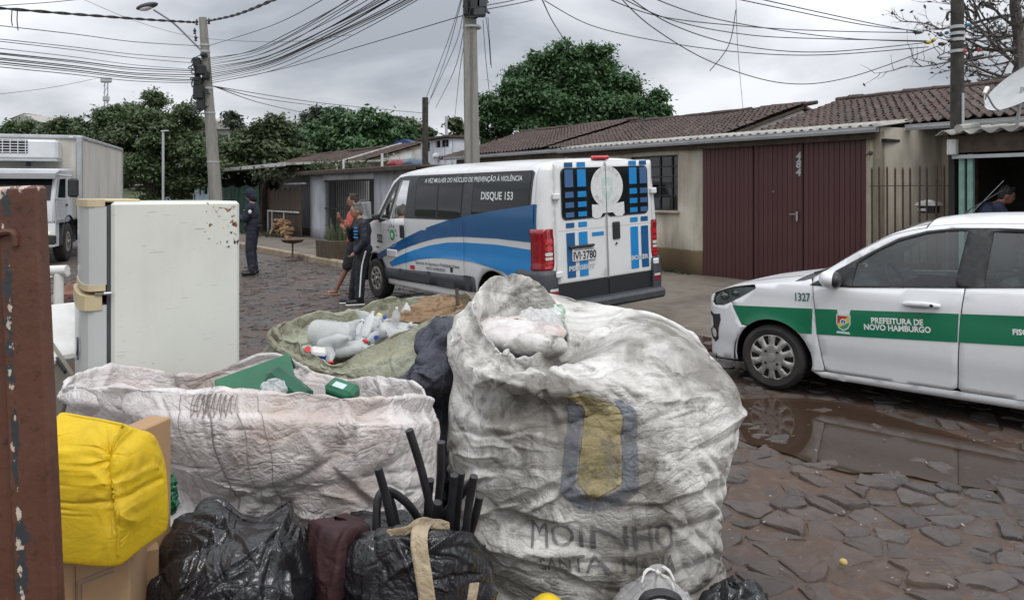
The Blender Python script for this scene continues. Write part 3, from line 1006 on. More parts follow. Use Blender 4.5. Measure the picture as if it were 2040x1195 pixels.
# --- house B to the right of the garage
hB = house('tiled_house', 'house with mossy tiled roof behind the satellite dish and barred fence')
tiled_slope(hB, .60, 6.2, E_D, E_Z, R_D, R_Z + .02, 295, 3)
ridge_row(hB, .55, 6.2, R_D, R_Z + .05, 4)
b = MB().bar((.6, R_D + 1.9, R_Z - .45), (9, R_D + 1.9, R_Z - .45), 4.0, .06, up=(0, .22, 1)); b.build('back_roof', M['tile_far'], hB)
MB().prism([(E_D + .1, 0), (R_D + 3, 0), (R_D + 3, 2.9), (R_D, R_Z - .12), (E_D + .1, E_Z - .10)], lambda y, z, x: (x, y, z), .72, .84).build('gable_wall', M['plaster_beige2'], hB)
wall(hB, 'wall', rect(4.05, 0, 9.0, 2.84), M['plaster_beige2'], y=1.2)
b = MB(); b.prism([(3.62, 0), (3.62, .16), (3.70, .5), (3.86, .85), (4.05, 1.19), (4.05, 1.34), (3.5, 1.34), (3.5, 0)], lambda x, y, z: (x, y, z), 0, 2.84); b.build('wall', M['plaster_beige'], hB)
gutter(hB, 3.75, 5.6, .62, 2.83)
MB().bar((4.2, .72, 2.78), (9, .72, 2.78), .03, .12).build('fascia', M['wood_dark'], hB)
lamp = MB(); lamp.tube([(3.4, -.04, 2.38), (3.5, -.10, 2.40), (3.54, -.16, 2.40)], [.012, .012, .03], 6); lamp.ball((3.56, -.18, 2.40), .04, 8, 6)
lamp.build('wall_lamp', M['iron'], hA)
# --- fence of upright iron bars in front of the recess
fc = thing('iron_fence', 'rusty upright iron bar fence between garage and green posts', 'fence', st(3.55, -.2, PAVE_Z), SROT)
bm_ = MB().box((0, 0, 1.03), (.022, .022, 2.06))
bm_.add([(-.011, -.011, 2.06), (.011, -.011, 2.06), (.011, .011, 2.06), (-.011, .011, 2.06), (0, 0, 2.11)], [(0, 1, 4), (1, 2, 4), (2, 3, 4), (3, 0, 4)])
bar_me = newmesh('bar', bm_.V, bm_.F, True, 30, [M['iron']])
for i in range(11):
 o = link('bar', bar_me, fc); o.location = (.05 + i * .122, 0, random.uniform(-.03, .02)); o.rotation_euler = (0, random.uniform(-.008, .008), 0)
for z in (.35, 1.78):
 MB().bar((0, .015, z), (1.36, .015, z), .02, .012).build('rail', M['iron'], fc)
b = MB()
for i in range(6):
 b.box((1.32 + i * .05, .06, .9 + .28 * (i % 2) + .1 * i), (.035, .03, 1.5 + .2 * (i % 3)))
b.build('side_bars', M['wood_dark'], fc)
# letter box with a white lid on the fence
lb = thing('letter_box', 'small white domed letter box fixed on the iron fence', 'letter box', st(4.36, .05, 1.50), SROT)
lb.scale = (.85,) * 3
b = MB(); b.box((0, 0, 0), (.30, .20, .14), b=.01); b.build('box', M['black_iron'], lb)
b = MB()
for z, w_, d_ in ((.075, .40, .28), (.105, .36, .25), (.135, .27, .19), (.155, .13, .10)): b.box((0, 0, z), (w_, d_, .032), b=.014)
b.box((-.06, -.12, -.01), (.16, .02, .05), b=.005)
b.build('lid', M['white_plastic'], lb)
# --- the open stall on the right: corrugated roof, green posts, dark inside
sh = house('roadside_stall', 'open fronted stall with corrugated roof and pale green posts', 4.95, -.7, 'stall')
corrugated(sh, 'corrugated_roof', -.05, 5.0, -.25, 2.60, 1.7, 2.82, M['fibro'], amp=.032, pitch=.24)
b = MB().tube([(.27, -.27, 2.64), (.27, 0.3, 2.70)], [.06, .06], 10); b.build('roof_pipe', M['fibro'], sh)
MB().bar((.05, -.02, 2.44), (5, -.02, 2.44), .06, .24).build('beam', M['wood_dark'], sh)
MB().bar((.1, -.06, 2.26), (5, -.06, 2.26), .03, .05).build('rail', M['zinc'], sh)
b = MB().box((.12, -.1, 2.40), (.12, .10, .22), b=.01); b.build('bracket', M['plaster_plain'], sh)
M['mint_paint'] = pm('mint_paint', (.16, .29, .25), (.24, .37, .32), 7, .6)
pm_ = MB().box((0, 0, 1.15), (.075, .075, 2.3), b=.008)
pme = newmesh('post', pm_.V, pm_.F, True, 30, [M['mint_paint']])
for x in (.20, .31, 1.03, 2.6, 4.0):
 o = link('post', pme, sh); o.location = (x, .02, 0)
MB().bar((1.0, .02, 2.2), (5, .02, 2.2), .06, .06).build('head_rail', M['mint_paint'], sh)
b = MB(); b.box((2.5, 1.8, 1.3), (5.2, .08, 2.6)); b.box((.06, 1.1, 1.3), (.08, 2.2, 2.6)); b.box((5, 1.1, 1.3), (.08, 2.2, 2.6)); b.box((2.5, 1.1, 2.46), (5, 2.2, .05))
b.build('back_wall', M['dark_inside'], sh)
b = MB(); b.box((1.6, .25, .5), (2.4, .5, 1.0), b=.02); b.build('counter', M['wood_dark'], sh)
b = MB(); b.bar((.34, -.06, 1.46), (.76, -.09, 1.92), .006, .006); b.build('stick', M['zinc'], sh)
b = MB(); b.box((.5, .2, 1.1), (.18, .16, .28), b=.02); b.build('canister', M['white_plastic'], sh)
# --- house C behind the van
hC = house('tiled_house', 'middle tiled house behind the van and the concrete pole')
tiled_slope(hC, -11.4, -5.9, E_D - .2, E_Z + .01, R_D, R_Z + .07, 0, 6)
ridge_row(hC, -11.4, -5.9, R_D, R_Z + .11, 7)
wall(hC, 'wall', rect(-11.0, 0, -4.4, 2.85), M['plaster_beige2'], y=1.0)
MB().bar((-8.7, R_D + 1.9, R_Z - .40), (-6, R_D + 1.9, R_Z - .40), 4.0, .06, up=(0, .22, 1)).build('back_roof', M['tile_far'], hC)
gutter(hC, -11.0, -4.5, .55, 2.86)
# --- white box with openings on the roofs: the water tank house
tk = house('tank_house', 'small white rendered tank house with dark slots standing above the roofs', -13.4, 2.0)
wall(tk, 'wall', rect(-1.05, 0, 1.05, 3.68), M['plaster_white'], [rect(-.80, 3.28, -.38, 3.62), rect(.02, 3.38, .92, 3.64)], y=-.4, t=.12)
b = MB(); b.box((-1.0, .25, 1.84), (.1, 1.2, 3.68)); b.box((1.0, .25, 1.84), (.1, 1.2, 3.68)); b.box((0, .8, 1.84), (2, .1, 3.68)); b.build('side_wall', M['plaster_white'], tk)
MB().box((0, .15, 3.73), (2.3, 1.4, .08), b=.01).build('roof', M['wood_dark'], tk)
b = MB(); b.box((.48, -.42, 3.5), (.05, .06, .25)); b.build('mullion', M['plaster_white'], tk)
b = MB(); b.tube([(.25, -.5, 2.9), (.25, -.5, 3.16)], .09, 10); b.build('vent_pipe', M['zinc'], tk)
b = MB(); b.lathe([(.001, .30), (.07, .28), (.14, .22), (.15, .16), (.15, .14)], 12, Matrix.Translation((.25, -.5, 2.9))); b.build('vent_cap', M['white_plastic'], tk)
# odds and ends lying on the flat roof: a red and a blue tarpaulin bundle
for nm, lab, col, a_, ww in (('tarpaulin', 'red tarpaulin bundle lying on the flat roof behind the van', (.28, .03, .03), -12.0, .75), ('tarpaulin', 'blue tarpaulin bundle lying on the flat roof behind the van', (.10, .17, .24), -10.9, .7)):
 p = st(a_, -.6, 2.62)
 V = []; F = []
 b = MB().ball((0, 0, .05), (ww, .35, .16), 20, 12)
 Vb = np.array(b.V); Vb += .06 * np.stack([fbm(Vb * 5 + a_, 3), fbm(Vb * 5 + 3, 3), fbm(Vb * 5 + 7, 3)], -1)
 o = link(nm, newmesh(nm, Vb, b.F, True, 180, [pm('tarp', col, tuple(c * .6 for c in col), 4, .5)])); o.location = p; o.rotation_euler = (0, 0, SROT)
 tag(o, lab, 'tarpaulin')
# --- house D: white porch with black gate, two tiled roofs behind
hD = house('porch_house', 'white porch house with black barred gate and a dark flat roof edge')
wall(hD, 'pillar', rect(-17.45, 0, -16.2, 2.45), M['plaster_white'], y=-1.5, t=.3)
wall(hD, 'wall', rect(-11.97, 0, -8.9, 2.45), M['plaster_white'], y=-1.5, t=.2)
wall(hD, 'lintel', rect(-16.2, 2.22, -11.97, 2.45), M['plaster_white'], y=-1.5, t=.2)
V = []
b = MB()
b.box((-13.2, -.6, 2.52), (9.4, 2.6, .09), b=.02); b.box((-13.2, -1.93, 2.48), (9.45, .05, .13), b=.01)
b.build('roof_slab', M['wood_dark'], hD)
for x_, hh in ((-14.6, .35), (-11.6, .45), (-15.2, .25)): MB().box((x_, -1.4, 2.56 + hh / 2), (.06, .06, hh)).build('rebar_post', M['plaster_plain'], hD)
gt = MB(); gt.box((-14.1, -1.42, 2.18), (4.2, .05, .06)); gt.box((-14.1, -1.42, .15), (4.2, .05, .06)); gt.box((-14.1, -1.42, 1.2), (4.2, .04, .04))
g = gt.build('gate', M['black_iron'], hD)
bme = newmesh('bar', *(lambda q: (q.V, q.F))(MB().box((0, 0, 1.15), (.016, .016, 2.1))), True, 30, [M['black_iron']])
for i in range(24):
 o = link('bar', bme, g); o.location = (-16.1 + i * .175, -1.42, 0)
for x_, ww in ((-15.6, .55), (-12.3, .45)):
 MB().box((x_, -1.39, 1.15), (ww, .03, 2.1)).build('gate_sheet', M['black_iron'], g)
# room behind the gate, with a pale back wall
b = MB(); b.box((-13.4, 1.9, 1.2), (8.5, .1, 2.45)); b.build('back_wall', M['plaster_plain'], hD)
for x_ in (-17.2, -9.1): MB().box((x_, .3, 1.2), (.1, 3.2, 2.4)).build('side_wall', M['plaster_plain'], hD)
b = MB()
for z in (1.5, 1.75, 2.0): b.box((-13.0, 1.8, z), (3.4, .04, .03))
for i in range(16): b.box((-14.6 + i * .22, 1.79, 1.75), (.02, .03, .7))
b.build('window_bars', M['black_iron'], hD)
b = MB(); b.box((-14.8, 1.5, .6), (1.4, .8, 1.2), b=.05); b.box((-12.7, 1.2, .5), (1.1, .7, 1.0), b=.05); b.box((-13.9, 1.6, 1.35), (.4, .3, .5), b=.06); b.build('stored_goods', M['wood_dark'], hD)
tiled_slope(hD, -20.5, -18.4, E_D, E_Z + .05, R_D, R_Z + .10, 0, 8)
MB().bar((-18.2, R_D - 1.6, 3.40), (-18.2, R_D - 1.59, 3.40), .1, .05).build('verge', M['plaster_plain'], hD)
MB().prism([(E_D - .1, 0), (R_D + 2, 0), (R_D + 2, 3.2), (R_D, R_Z - .05), (E_D - .1, E_Z - .08)], lambda y, z, x: (x, y, z), -18.5, -18.62).build('gable_wall', M['plaster_plain'], hD)
tiled_slope(hD, -33.0, -20.6, E_D, E_Z + .01, R_D, R_Z + .05, 0, 9)
MB().bar((-20.55, E_D - .1, E_Z + .12), (-20.55, R_D, R_Z + .19), .14, .05).build('verge', M['plaster_plain'], hD)
ridge_row(hD, -33, -18.4, R_D, R_Z + .12, 10)
wall(hD, 'wall', rect(-33, 0, -18.5, 2.85), M['plaster_plain'], y=1.1)
# --- far left: low blue-grey house under a long canopy
hE = house('canopy_house', 'low blue grey house under a long pale canopy far down the street')
wall(hE, 'wall', rect(-43, 0, -31.2, 2.72), M['plaster_blue'], [rect(-39.6, 1.75, -35.2, 2.55), rect(-33.2, 1.7, -32.4, 2.5)], y=-1.5)
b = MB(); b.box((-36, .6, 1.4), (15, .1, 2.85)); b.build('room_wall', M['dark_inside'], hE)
b = MB().prism([(-2.4, 2.80), (3.5, 3.15), (3.5, 3.21), (-2.4, 2.90)], lambda y, z, x: (x, y, z), -43.6, -17.6); b.build('canopy', M['fibro'], hE)
MB().box((-30.6, -2.42, 2.83), (26, .04, .14), b=.006).build('canopy_edge', M['plaster_plain'], hE)
w = MB().box((-37.4, -1.54, 1.25), (4.6, .03, .9)).build('window', M['glass_clear'], hE)
b = MB()
for x_ in (-39.7, -37.2, -35.1): b.box((x_, -1.57, 1.25), (.08, .04, .95))
for z in (.78, 1.72): b.box((-37.4, -1.57, z), (4.7, .04, .07))
b.build('window_frame', M['white_plastic'], w)
b = MB(); b.box((-33.9, -1.6, 1.95), (.35, .1, .5), b=.01); b.build('meter_box', M['zinc'], hE)
b = MB(); b.box((-47, -.5, 1.0), (7, .1, 2.2)); b.build('side_shed', M['dark_inside'], hE)
b = MB().prism([(-2.2, 2.30), (1, 2.5), (1, 2.56), (-2.2, 2.38)], lambda y, z, x: (x, y, z), -52, -43.2); b.build('shed_roof', M['fibro'], hE)
# --- green mesh fence
def m_mesh():
 k = NT('green_mesh')
 k.color(k.mix(k.ramp(k.noise(3, 5), .35, .65), (.012, .06, .042), (.02, .095, .065))); k.set(rough=.7)
 tr = k.n('ShaderNodeBsdfTransparent'); ms = k.n('ShaderNodeMixShader'); ms.inputs[0].default_value = .86
 k.l(tr.outputs[0], ms.inputs[1]); k.l(k.b.outputs[0], ms.inputs[2]); k.l(ms.outputs[0], k.out.inputs[0])
 return k.m
M['green_mesh'] = m_mesh()
gf_ = house('mesh_fence', 'dark green shade mesh fence behind the standing officer', -24.2, -2.2, 'fence')
na = 60
A_, Z_ = np.meshgrid(np.linspace(-2.9, 2.9, na), np.linspace(0.05, 2.05, 14))
Y_ = .06 * fbm(np.stack([A_ * 1.6, Z_ * .9, 0 * A_], -1), 3)
Z_ = Z_ + np.where(Z_ > 1.9, -.05 * np.cos(A_ * 3), 0)
i_ = np.arange(na * 14).reshape(14, na)
f_ = np.stack([i_[:-1, :-1], i_[:-1, 1:], i_[1:, 1:], i_[1:, :-1]], -1).reshape(-1, 4)
link('mesh_sheet', newmesh('mesh_sheet', np.stack([A_, Y_, Z_], -1).reshape(-1, 3), f_, True, 180, [M['green_mesh']]), gf_)
pme = newmesh('post', *(lambda q: (q.V, q.F))(MB().tube([(0, 0, 0), (0, 0, 2.15)], .035, 8)), True, 40, [M['iron']])
for x_ in (-2.9, -1, .9, 2.9):
 o = link('post', pme, gf_); o.location = (x_, .08, 0)
# --- brown board fence with a pale rail, firewood beside the porch
bf = house('board_fence', 'brown boarded yard fence with pale rails beside the white porch', -19.5, -1.8, 'fence')
bdm = [newmesh('board', *(lambda q: (q.V, q.F))(MB().box((0, 0, .95 + dz), (.19, .03, 1.9 + 2 * dz), b=.004)), True, 30, [M['wood_dark']]) for dz in (0, .03, -.03)]
for i in range(20):
 o = link('board', bdm[i % 3], bf); o.location = (-1.92 + i * .2, random.uniform(-.01, .01), 0)
b = MB(); b.box((0, -.06, 1.02), (3.6, .05, .06)); b.build('rail', M['plaster_plain'], bf)
for x_ in (-1.75, -1.2, .2): MB().box((x_, -.065, .5), (.06, .05, 1.0)).build('rail_post', M['plaster_plain'], bf)
b = MB(); b.tube([(-2.2, -.1, 0), (-2.3, -.1, 1.2), (-2.15, -.05, 2.3)], [.16, .13, .1], 8); b.build('corner_post', M['bark'], bf)
MB().box((1.0, .1, 2.12), (2.2, .06, .07)).build('top_rail', M['plaster_plain'], bf)
fw = house('firewood_pile', 'pile of split firewood against the white porch pillar', -18.1, -2.3, 'firewood')
rs = np.random.default_rng(12)
M['log'] = pm('split_log', (.24, .13, .06), (.36, .26, .16), 6, .85, bump=.3)
for i in range(46):
 x_ = rs.normal(0, .5); z_ = max(.06, .75 * (1 - abs(x_) / 1.1) * rs.random() ** .5)
 a_ = rs.uniform(-.6, .6); L = rs.uniform(.3, .5)
 b = MB(); d_ = Vector((math.cos(a_) * .5, -.7, rs.uniform(-.3, .3))).normalized() * L
 c_ = Vector((x_, rs.uniform(-.2, .2), z_))
 b.tube([c_ - d_ / 2, c_ + d_ / 2], [.05, .055], 5)
 b.build('log', M['log'], fw)
# creeper and weeds on the canopy edge
def leaf_cloud(name, pts, size, mat, parent=None, seed=0, up=.3):
 rs = np.random.default_rng(seed)
 pts = np.asarray(pts); n = len(pts)
 d = norm(rs.normal(size=(n, 3)) + np.array([0, 0, up]))
 u = norm(np.cross(d, norm(rs.normal(size=(n, 3)))))
 s = size * rs.uniform(.6, 1.3, n)[:, None]
 v = np.cross(d, u)
 V = np.stack([pts - u * s, pts + v * s * .45 + d * s * .12, pts + u * s, pts - v * s * .45 + d * s * .12], 1).reshape(-1, 3)
 F = np.arange(4 * n).reshape(-1, 4)
 return link(name, newmesh(name, V, F, False, None, [mat]), parent)
cr = house('creeper', 'dry creeper and weeds growing over the canopy edge', -18.8, -2.2, 'creeper')
rs = np.random.default_rng(21)
pp = np.concatenate([rs.normal(0, 1, (500, 3)) * (1.1, .25, .18) + (-1, 0, 2.55), rs.normal(0, 1, (600, 3)) * (1.9, .35, .09) + (1.6, 1.0, 2.75)])
leaf_cloud('leaves', pp, .10, M['leaf_pale'], cr, 3)
b = MB()
for i in range(14):
 p = Vector((rs.normal(-1, .9), rs.normal(0, .2), 2.5)); pts = [p]
 for k in range(4): p = p + Vector((rs.normal(0, .2), rs.normal(0, .1), rs.normal(0.02, .15))); pts.append(p)
 b.tube(pts, .012, 4)
b.build('stems', M['bark'], cr)['kind'] = 'stuff'
# ------------------------------------------------------------------ vehicles
def pchip(pts):
 pts = sorted(pts)
 x = np.array([p[0] for p in pts], float); y = np.array([p[1] for p in pts], float)
 h = np.diff(x); d = np.diff(y) / h
 m = np.zeros(len(x))
 for i in range(1, len(x) - 1):
  if d[i - 1] * d[i] > 0:
   w1, w2 = 2 * h[i] + h[i - 1], h[i] + 2 * h[i - 1]
   m[i] = (w1 + w2) / (w1 / d[i - 1] + w2 / d[i])
 m[0], m[-1] = d[0], d[-1]
 def f(t):
  t = min(max(t, x[0]), x[-1])
  i = min(max(int(np.searchsorted(x, t)) - 1, 0), len(h) - 1)
  s = (t - x[i]) / h[i]
  return float((1 + 2 * s) * (1 - s) ** 2 * y[i] + s * (1 - s) ** 2 * h[i] * m[i] + s * s * (3 - 2 * s) * y[i + 1] + s * s * (s - 1) * h[i] * m[i + 1])
 return f
def wheel(parent, loc, side, r, w, rim_r, style, mats):
 """one wheel; its outer face looks along +y for side 1"""
 we = MB()
 prof = [(rim_r, -w / 2), (r * .86, -w / 2 - .004), (r * .955, -w / 2 + .014), (r, -w / 2 + .045), (r, w / 2 - .045), (r * .955, w / 2 - .014), (r * .86, w / 2 + .004), (rim_r + .008, w / 2 - .004), (rim_r, w / 2 - .02)]
 Mw = Matrix.Translation(loc) @ Matrix.Rotation(R(-90 * side), 4, 'X')
 wh = thing('wheel', None, None, (0, 0, 0)); wh.parent = parent
 we.lathe(prof, 40, Mw, False).build('tyre', M['rubber'], wh)
 dish = MB().lathe([(.001, w / 2 - .075), (rim_r * .9, w / 2 - .08), (rim_r, w / 2 - .02)], 32, Mw); dish.build('rim_well', M['dark_gap'], wh)
 holes = []
 if style == 'cover':
  for k in range(10):
   c = 2 * math.pi * (k + .5) / 10 + R(18); hw = .135
   r0, r1 = rim_r * .56, rim_r * .93
   pts = [(r1 * math.cos(c - hw), r1 * math.sin(c - hw)), (r1 * math.cos(c), r1 * math.sin(c)), (r1 * math.cos(c + hw), r1 * math.sin(c + hw)), (r0 * math.cos(c + hw * .75), r0 * math.sin(c + hw * .75)), (r0 * math.cos(c - hw * .75), r0 * math.sin(c - hw * .75))]
   holes.append(pts)
 else:
  for k in range(7):
   c = 2 * math.pi * k / 7
   holes.append(circle(rim_r * .62 * math.cos(c), rim_r * .62 * math.sin(c), rim_r * .155, 10))
 def fn(a, b):
  q = math.hypot(a, b) / rim_r
  z = w / 2 - .012 + .018 * (1 - q * q) - (.02 * max(0, .45 - q) if style == 'cover' else .05 * max(0, .5 - abs(q - .3)))
  if style == 'cover':
   ang = math.atan2(b, a) * 10
   z += .004 * math.cos(ang - R(18) * 10) * (1 if .5 < q < .95 else 0)
  return Mw @ Vector((a, b, z))
 o = sheet('wheel_cover' if style == 'cover' else 'rim', M['wheel_silver'], fn, circle(0, 0, rim_r, 48), holes, .03, wh, solid=.012, angle=50)
 cap = MB().lathe([(.001, w / 2 + .012), (rim_r * .17, w / 2 + .010), (rim_r * .2, w / 2 - .01)], 16, Mw); cap.build('hub_cap', M['wheel_silver'], wh)
 for k in range(4 if style == 'cover' else 5):
  c = 2 * math.pi * (k + .5) / (4 if style == 'cover' else 5)
  p = Mw @ Vector((rim_r * .36 * math.cos(c), rim_r * .36 * math.sin(c), w / 2 - .004)); q = Mw @ Vector((rim_r * .36 * math.cos(c), rim_r * .36 * math.sin(c), w / 2 + .012))
  MB().tube([p, q], .011, 8).build('wheel_nut', M['dark_gap'], wh)
 return wh
def well(parent, x, z, r, y0, y1):
 """dark liner of a wheel arch: the upper half of a drum, closed on its inner side"""
 V = []; F = []; n = 20
 for y in (y0, y1):
  for k in range(n + 1):
   a = math.pi * (k / n * 1.1 - .05); V.append((x + r * math.cos(a), y, z + r * math.sin(a)))
 for k in range(n): F.append((k, k + 1, n + 2 + k, n + 1 + k))
 F.append(tuple(range(n + 1)))
 return link('wheel_well', newmesh('wheel_well', V, F, True, 50, [M['dark_gap']]), parent)
def star(cx, cz, r, n=5, k=.42):
 return [(cx + (r if i % 2 == 0 else r * k) * math.sin(math.pi * i / n), cz + (r if i % 2 == 0 else r * k) * math.cos(math.pi * i / n)) for i in range(2 * n)]
def arc_text(name, s, mat, fn, cx, cz, rad, size, a0, a1, parent, inside=False):
 """letters set round a circle, joined into one print"""
 Vs, Fs = [], []
 n = len(s)
 for i, ch in enumerate(s):
  if ch == ' ': continue
  an = a0 + (a1 - a0) * i / max(1, n - 1)
  V, F = text2d(ch, size, 'CENTER', size * .02)
  rot = an - math.pi / 2 if not inside else an + math.pi / 2
  k = len(Vs)
  for x, y in V:
   Vs.append(fn(cx + rad * math.cos(an) + x * math.cos(rot) - y * math.sin(rot), cz + rad * math.sin(an) + x * math.sin(rot) + y * math.cos(rot)))
  Fs += [tuple(i2 + k for i2 in f) for f in F]
 return link(name, newmesh(name, Vs, Fs, False, None, [mat]), parent)
# ================================================================== the van
VAN_ROT = math.atan2(.806, -.592)
van = thing('van', 'white passenger van with blue swoosh livery parked with its rear to us', 'van', (.38 + .806, 8.645 + .592, 0), VAN_ROT)
van.rotation_mode = 'QUATERNION'
_roll = Matrix.Rotation(VAN_ROT, 4, 'Z') @ Matrix.Rotation(R(-2.6), 4, 'X')
van.rotation_quaternion = _roll.to_quaternion()
# keep the near wheels on the ground while the body leans towards the kerb
_p = Vector((.38, 8.645, 0)) - _roll.to_3x3() @ Vector((0, 1, 0)); van.location = _p
van.location.z += .012
CR = .12
v_plan = pchip([(0, 1.0), (3.6, 1.0), (4.2, .975), (4.7, .93), (5.0, .84), (5.18, .68)])
v_tum = pchip([(.2, -.02), (.5, -.005), (.78, .006), (.855, .008), (.872, -.004), (1.0, -.006), (1.225, -.006), (1.24, .002), (1.35, 0), (1.6, -.02), (1.9, -.06), (2.04, -.105)])
def VS(x, z, off=0.0, side=1):
 y = v_plan(x) + v_tum(z)
 xx = x
 if x < CR:
  t = (CR - x) / CR
  y -= CR * (1 - math.sqrt(max(0, 1 - t * t)))
 return (xx, side * (y + off), z)
def VC(s, z, off=0.0, side=1):
 """round the rear corner: s < 0 along the flank, s > 0 across the back"""
 h = CR * math.pi / 4
 yb = 1.0 + v_tum(z)
 if s <= -h: return (CR + (-s - h), side * (yb + off), z)
 if s >= h: return (-off, side * (yb - CR - (s - h)), z)
 an = (s + h) / CR
 return (CR - (CR + off) * math.sin(an), side * (yb - CR + (CR + off) * math.cos(an)), z)
def VR(w, z, off=0.0): return (-off, 1.0 - w, z)
def VSt(off): return lambda a, b: VS(-a, b, off)
def VRt(off): return lambda a, b: VR(a, b, off)
def arch(cx, cz, r, a0=0, a1=180, n=18): return [(cx + r * math.cos(R(a0 + (a1 - a0) * k / n)), cz + r * math.sin(R(a0 + (a1 - a0) * k / n))) for k in range(n + 1)]
RWX, FWX, WZ, VWR = 1.0, 4.44, .335, .335
v_rail = [(.12, 2.035), (3.3, 2.035), (3.55, 2.02), (3.75, 1.92), (4.33, 1.37), (4.45, 1.30), (4.8, 1.2), (5.05, 1.08), (5.17, .9)]
fwin = [(3.80, 1.335), (3.31, 1.365), (3.225, 1.93), (3.48, 1.935)]
fq = [(4.20, 1.335), (3.88, 1.335), (3.60, 1.87)]
low = [(.12, .42), (.58, .42)] + arch(RWX, WZ, .42, 168, 12)[0:] + [(1.46, .30), (3.98, .30)] + arch(FWX, WZ, .42, 175, 20) + [(4.95, .42), (5.17, .45)]
side_poly = low + v_rail[::-1]
for sd in (1, -1):
 sheet('side_panel', M['paint_van'], lambda a, b, sd=sd: VS(a, b, 0, sd), side_poly, [fwin, fq], .09, van, solid=.02, angle=60, flip=sd > 0)
 h = CR * math.pi / 4
 sheet('corner_pillar', M['paint_van'], lambda a, b, sd=sd: VC(a, b, 0, sd), [(-h - .002, .42)] + [(h + (.219 if sd > 0 else .134) - CR + v_tum(z), z) for z in (.42, .7, 1.0, 1.3, 1.6, 1.8, 1.95, 2.035)] + [(-h - .002, 2.035)], (), .05, van, solid=.012, flip=sd < 0)
 for nm, pl in (('front_window', fwin), ('quarter_window', fq)):
  sheet(nm, M['glass_clear'], lambda a, b, sd=sd: VS(a, b, -.012, sd), pl, (), .12, van)
# roof, bonnet, windscreen
v_top = pchip([(0, 2.09), (.05, 2.115), (.2, 2.135), (1.5, 2.155), (3.0, 2.15), (3.45, 2.11), (3.75, 2.0), (4.55, 1.42), (4.62, 1.36), (4.9, 1.24), (5.12, 1.1), (5.18, .9)])
v_rz = pchip([(p[0], p[1]) for p in [(0, 2.035)] + v_rail])
def VT(x, u, off=0.0):
 """u in -1..1 across"""
 zr = v_rz(x); yr = v_plan(x) + v_tum(zr)
 if x < CR:
  t = (CR - x) / CR; yr -= CR * (1 - math.sqrt(max(0, 1 - t * t)))
 c = max(0, 1 - abs(u) ** 3.2)
 return (x, yr * u, zr + (v_top(x) - zr) * c ** .8 + off)
def vgrid(name, mat, x0, x1, nx, nu=28, off=0.0, u0=-1, u1=1):
 V = [VT(x0 + (x1 - x0) * i / nx, u0 + (u1 - u0) * j / nu, off) for i in range(nx + 1) for j in range(nu + 1)]
 F = [(i * (nu + 1) + j, i * (nu + 1) + j + 1, (i + 1) * (nu + 1) + j + 1, (i + 1) * (nu + 1) + j) for i in range(nx) for j in range(nu)]
 return link(name, newmesh(name, V, F, True, 60, [mat]), van)
vgrid('roof', M['paint_van'], 0, 3.62, 40)
vgrid('windscreen', M['glass_dark'], 3.63, 4.45, 14)
vgrid('bonnet', M['paint_van'], 4.46, 5.18, 14)
for xr in (.32, 1.65, 2.5):
 vgrid('roof_seam', M['print_grey'], xr, xr + .008, 1, 28, .003)
sheet('front_panel', M['grey_plastic'], lambda a, b: (5.16 - .06 * a * a, a, b), rect(-.68, .3, .68, .95), (), .1, van)
# back: two doors
for w0, w1 in ((.22, 1.037), (1.045, 1.865)):
 d = sheet('rear_door', M['paint_van'], lambda a, b: VR(a, b, .006), rrect(w0, .62, w1, 2.09, .03), (), .12, van, solid=.02)
 sheet('kick_plate', M['print_black'], lambda a, b: VR(a, b, .010), rect(w0 + .01, .40, w1, .655), (), .2, d)
 if w0 < 1:
  for z in (1.69, .77): MB().box((-.03, 1 - .225, z), (.05, .10, .075), b=.012).build('hinge', M['paint_van'], d)
 else:
  for z in (1.69, .77): MB().box((-.03, 1 - 1.865, z), (.05, .10, .075), b=.012).build('hinge', M['paint_van'], d)
  MB().box((-.012, 1 - 1.20, 1.22), (.03, .13, .22), b=.02).build('handle', M['black_plastic'], d)
  MB().tube([(0, 1 - 1.19, 1.06), (-.022, 1 - 1.19, 1.06)], .016, 10).build('lock', M['chrome'], d)
 rdoor = d
sheet('rear_panel', M['dark_gap'], lambda a, b: VR(a, b, -.004), [(.16, .4), (1.84, .4), (1.84, 1.3), (1.8, 1.7), (1.755, 2.04), (.245, 2.04), (.2, 1.7), (.16, 1.3)], (), .2, van)
sheet('rear_header', M['paint_van'], lambda a, b: VR(a, b, .003), rect(.235, 2.0, 1.765, 2.095), (), .2, van)
# rear glass, one dark band over both doors
rw = [rrect(.315, 1.40, 1.034, 2.02, .07), rrect(1.048, 1.40, 1.785, 2.02, .07)]
for pl in rw:
 sheet('rear_window', M['glass_dark'], VRt(.012), pl, (), .1, van)
 sheet('window_rubber', M['black_plastic'], VRt(.0135), [(1.0 * x, z) for x, z in pl], [[(x + (.014 if x < np.mean([p[0] for p in pl]) else -.014), z + (.014 if z < 1.7 else -.014)) for x, z in pl]], .08, van, inner=False)
# film stripes on the back
for w0, w1, mt, mg in ((.378, .51, 'film_navy', 'film_steel'), (.575, .713, 'film_blue', 'film_blue'), (1.45, 1.585, 'film_blue', 'film_blue'), (1.64, 1.77, 'film_navy', 'film_steel')):
 for z0, z1, off, mm in ((.71, 1.245, .012, mt), (1.305, 1.365, .012, mt), (2.028, 2.085, .012, mt), (1.79, 2.0, .0145, mg), (1.665, 1.735, .0145, mg), (1.545, 1.61, .0145, mg), (1.43, 1.49, .0145, mg)):
  sheet('livery_stripe', M[mm], VRt(off), rect(w0, z0, w1, z1), (), .2, van, inner=False)
sheet('livery_stripe', M['film_blue'], VRt(.0125), rect(.79, 1.18, .985, 1.225), (), .2, van, inner=False)
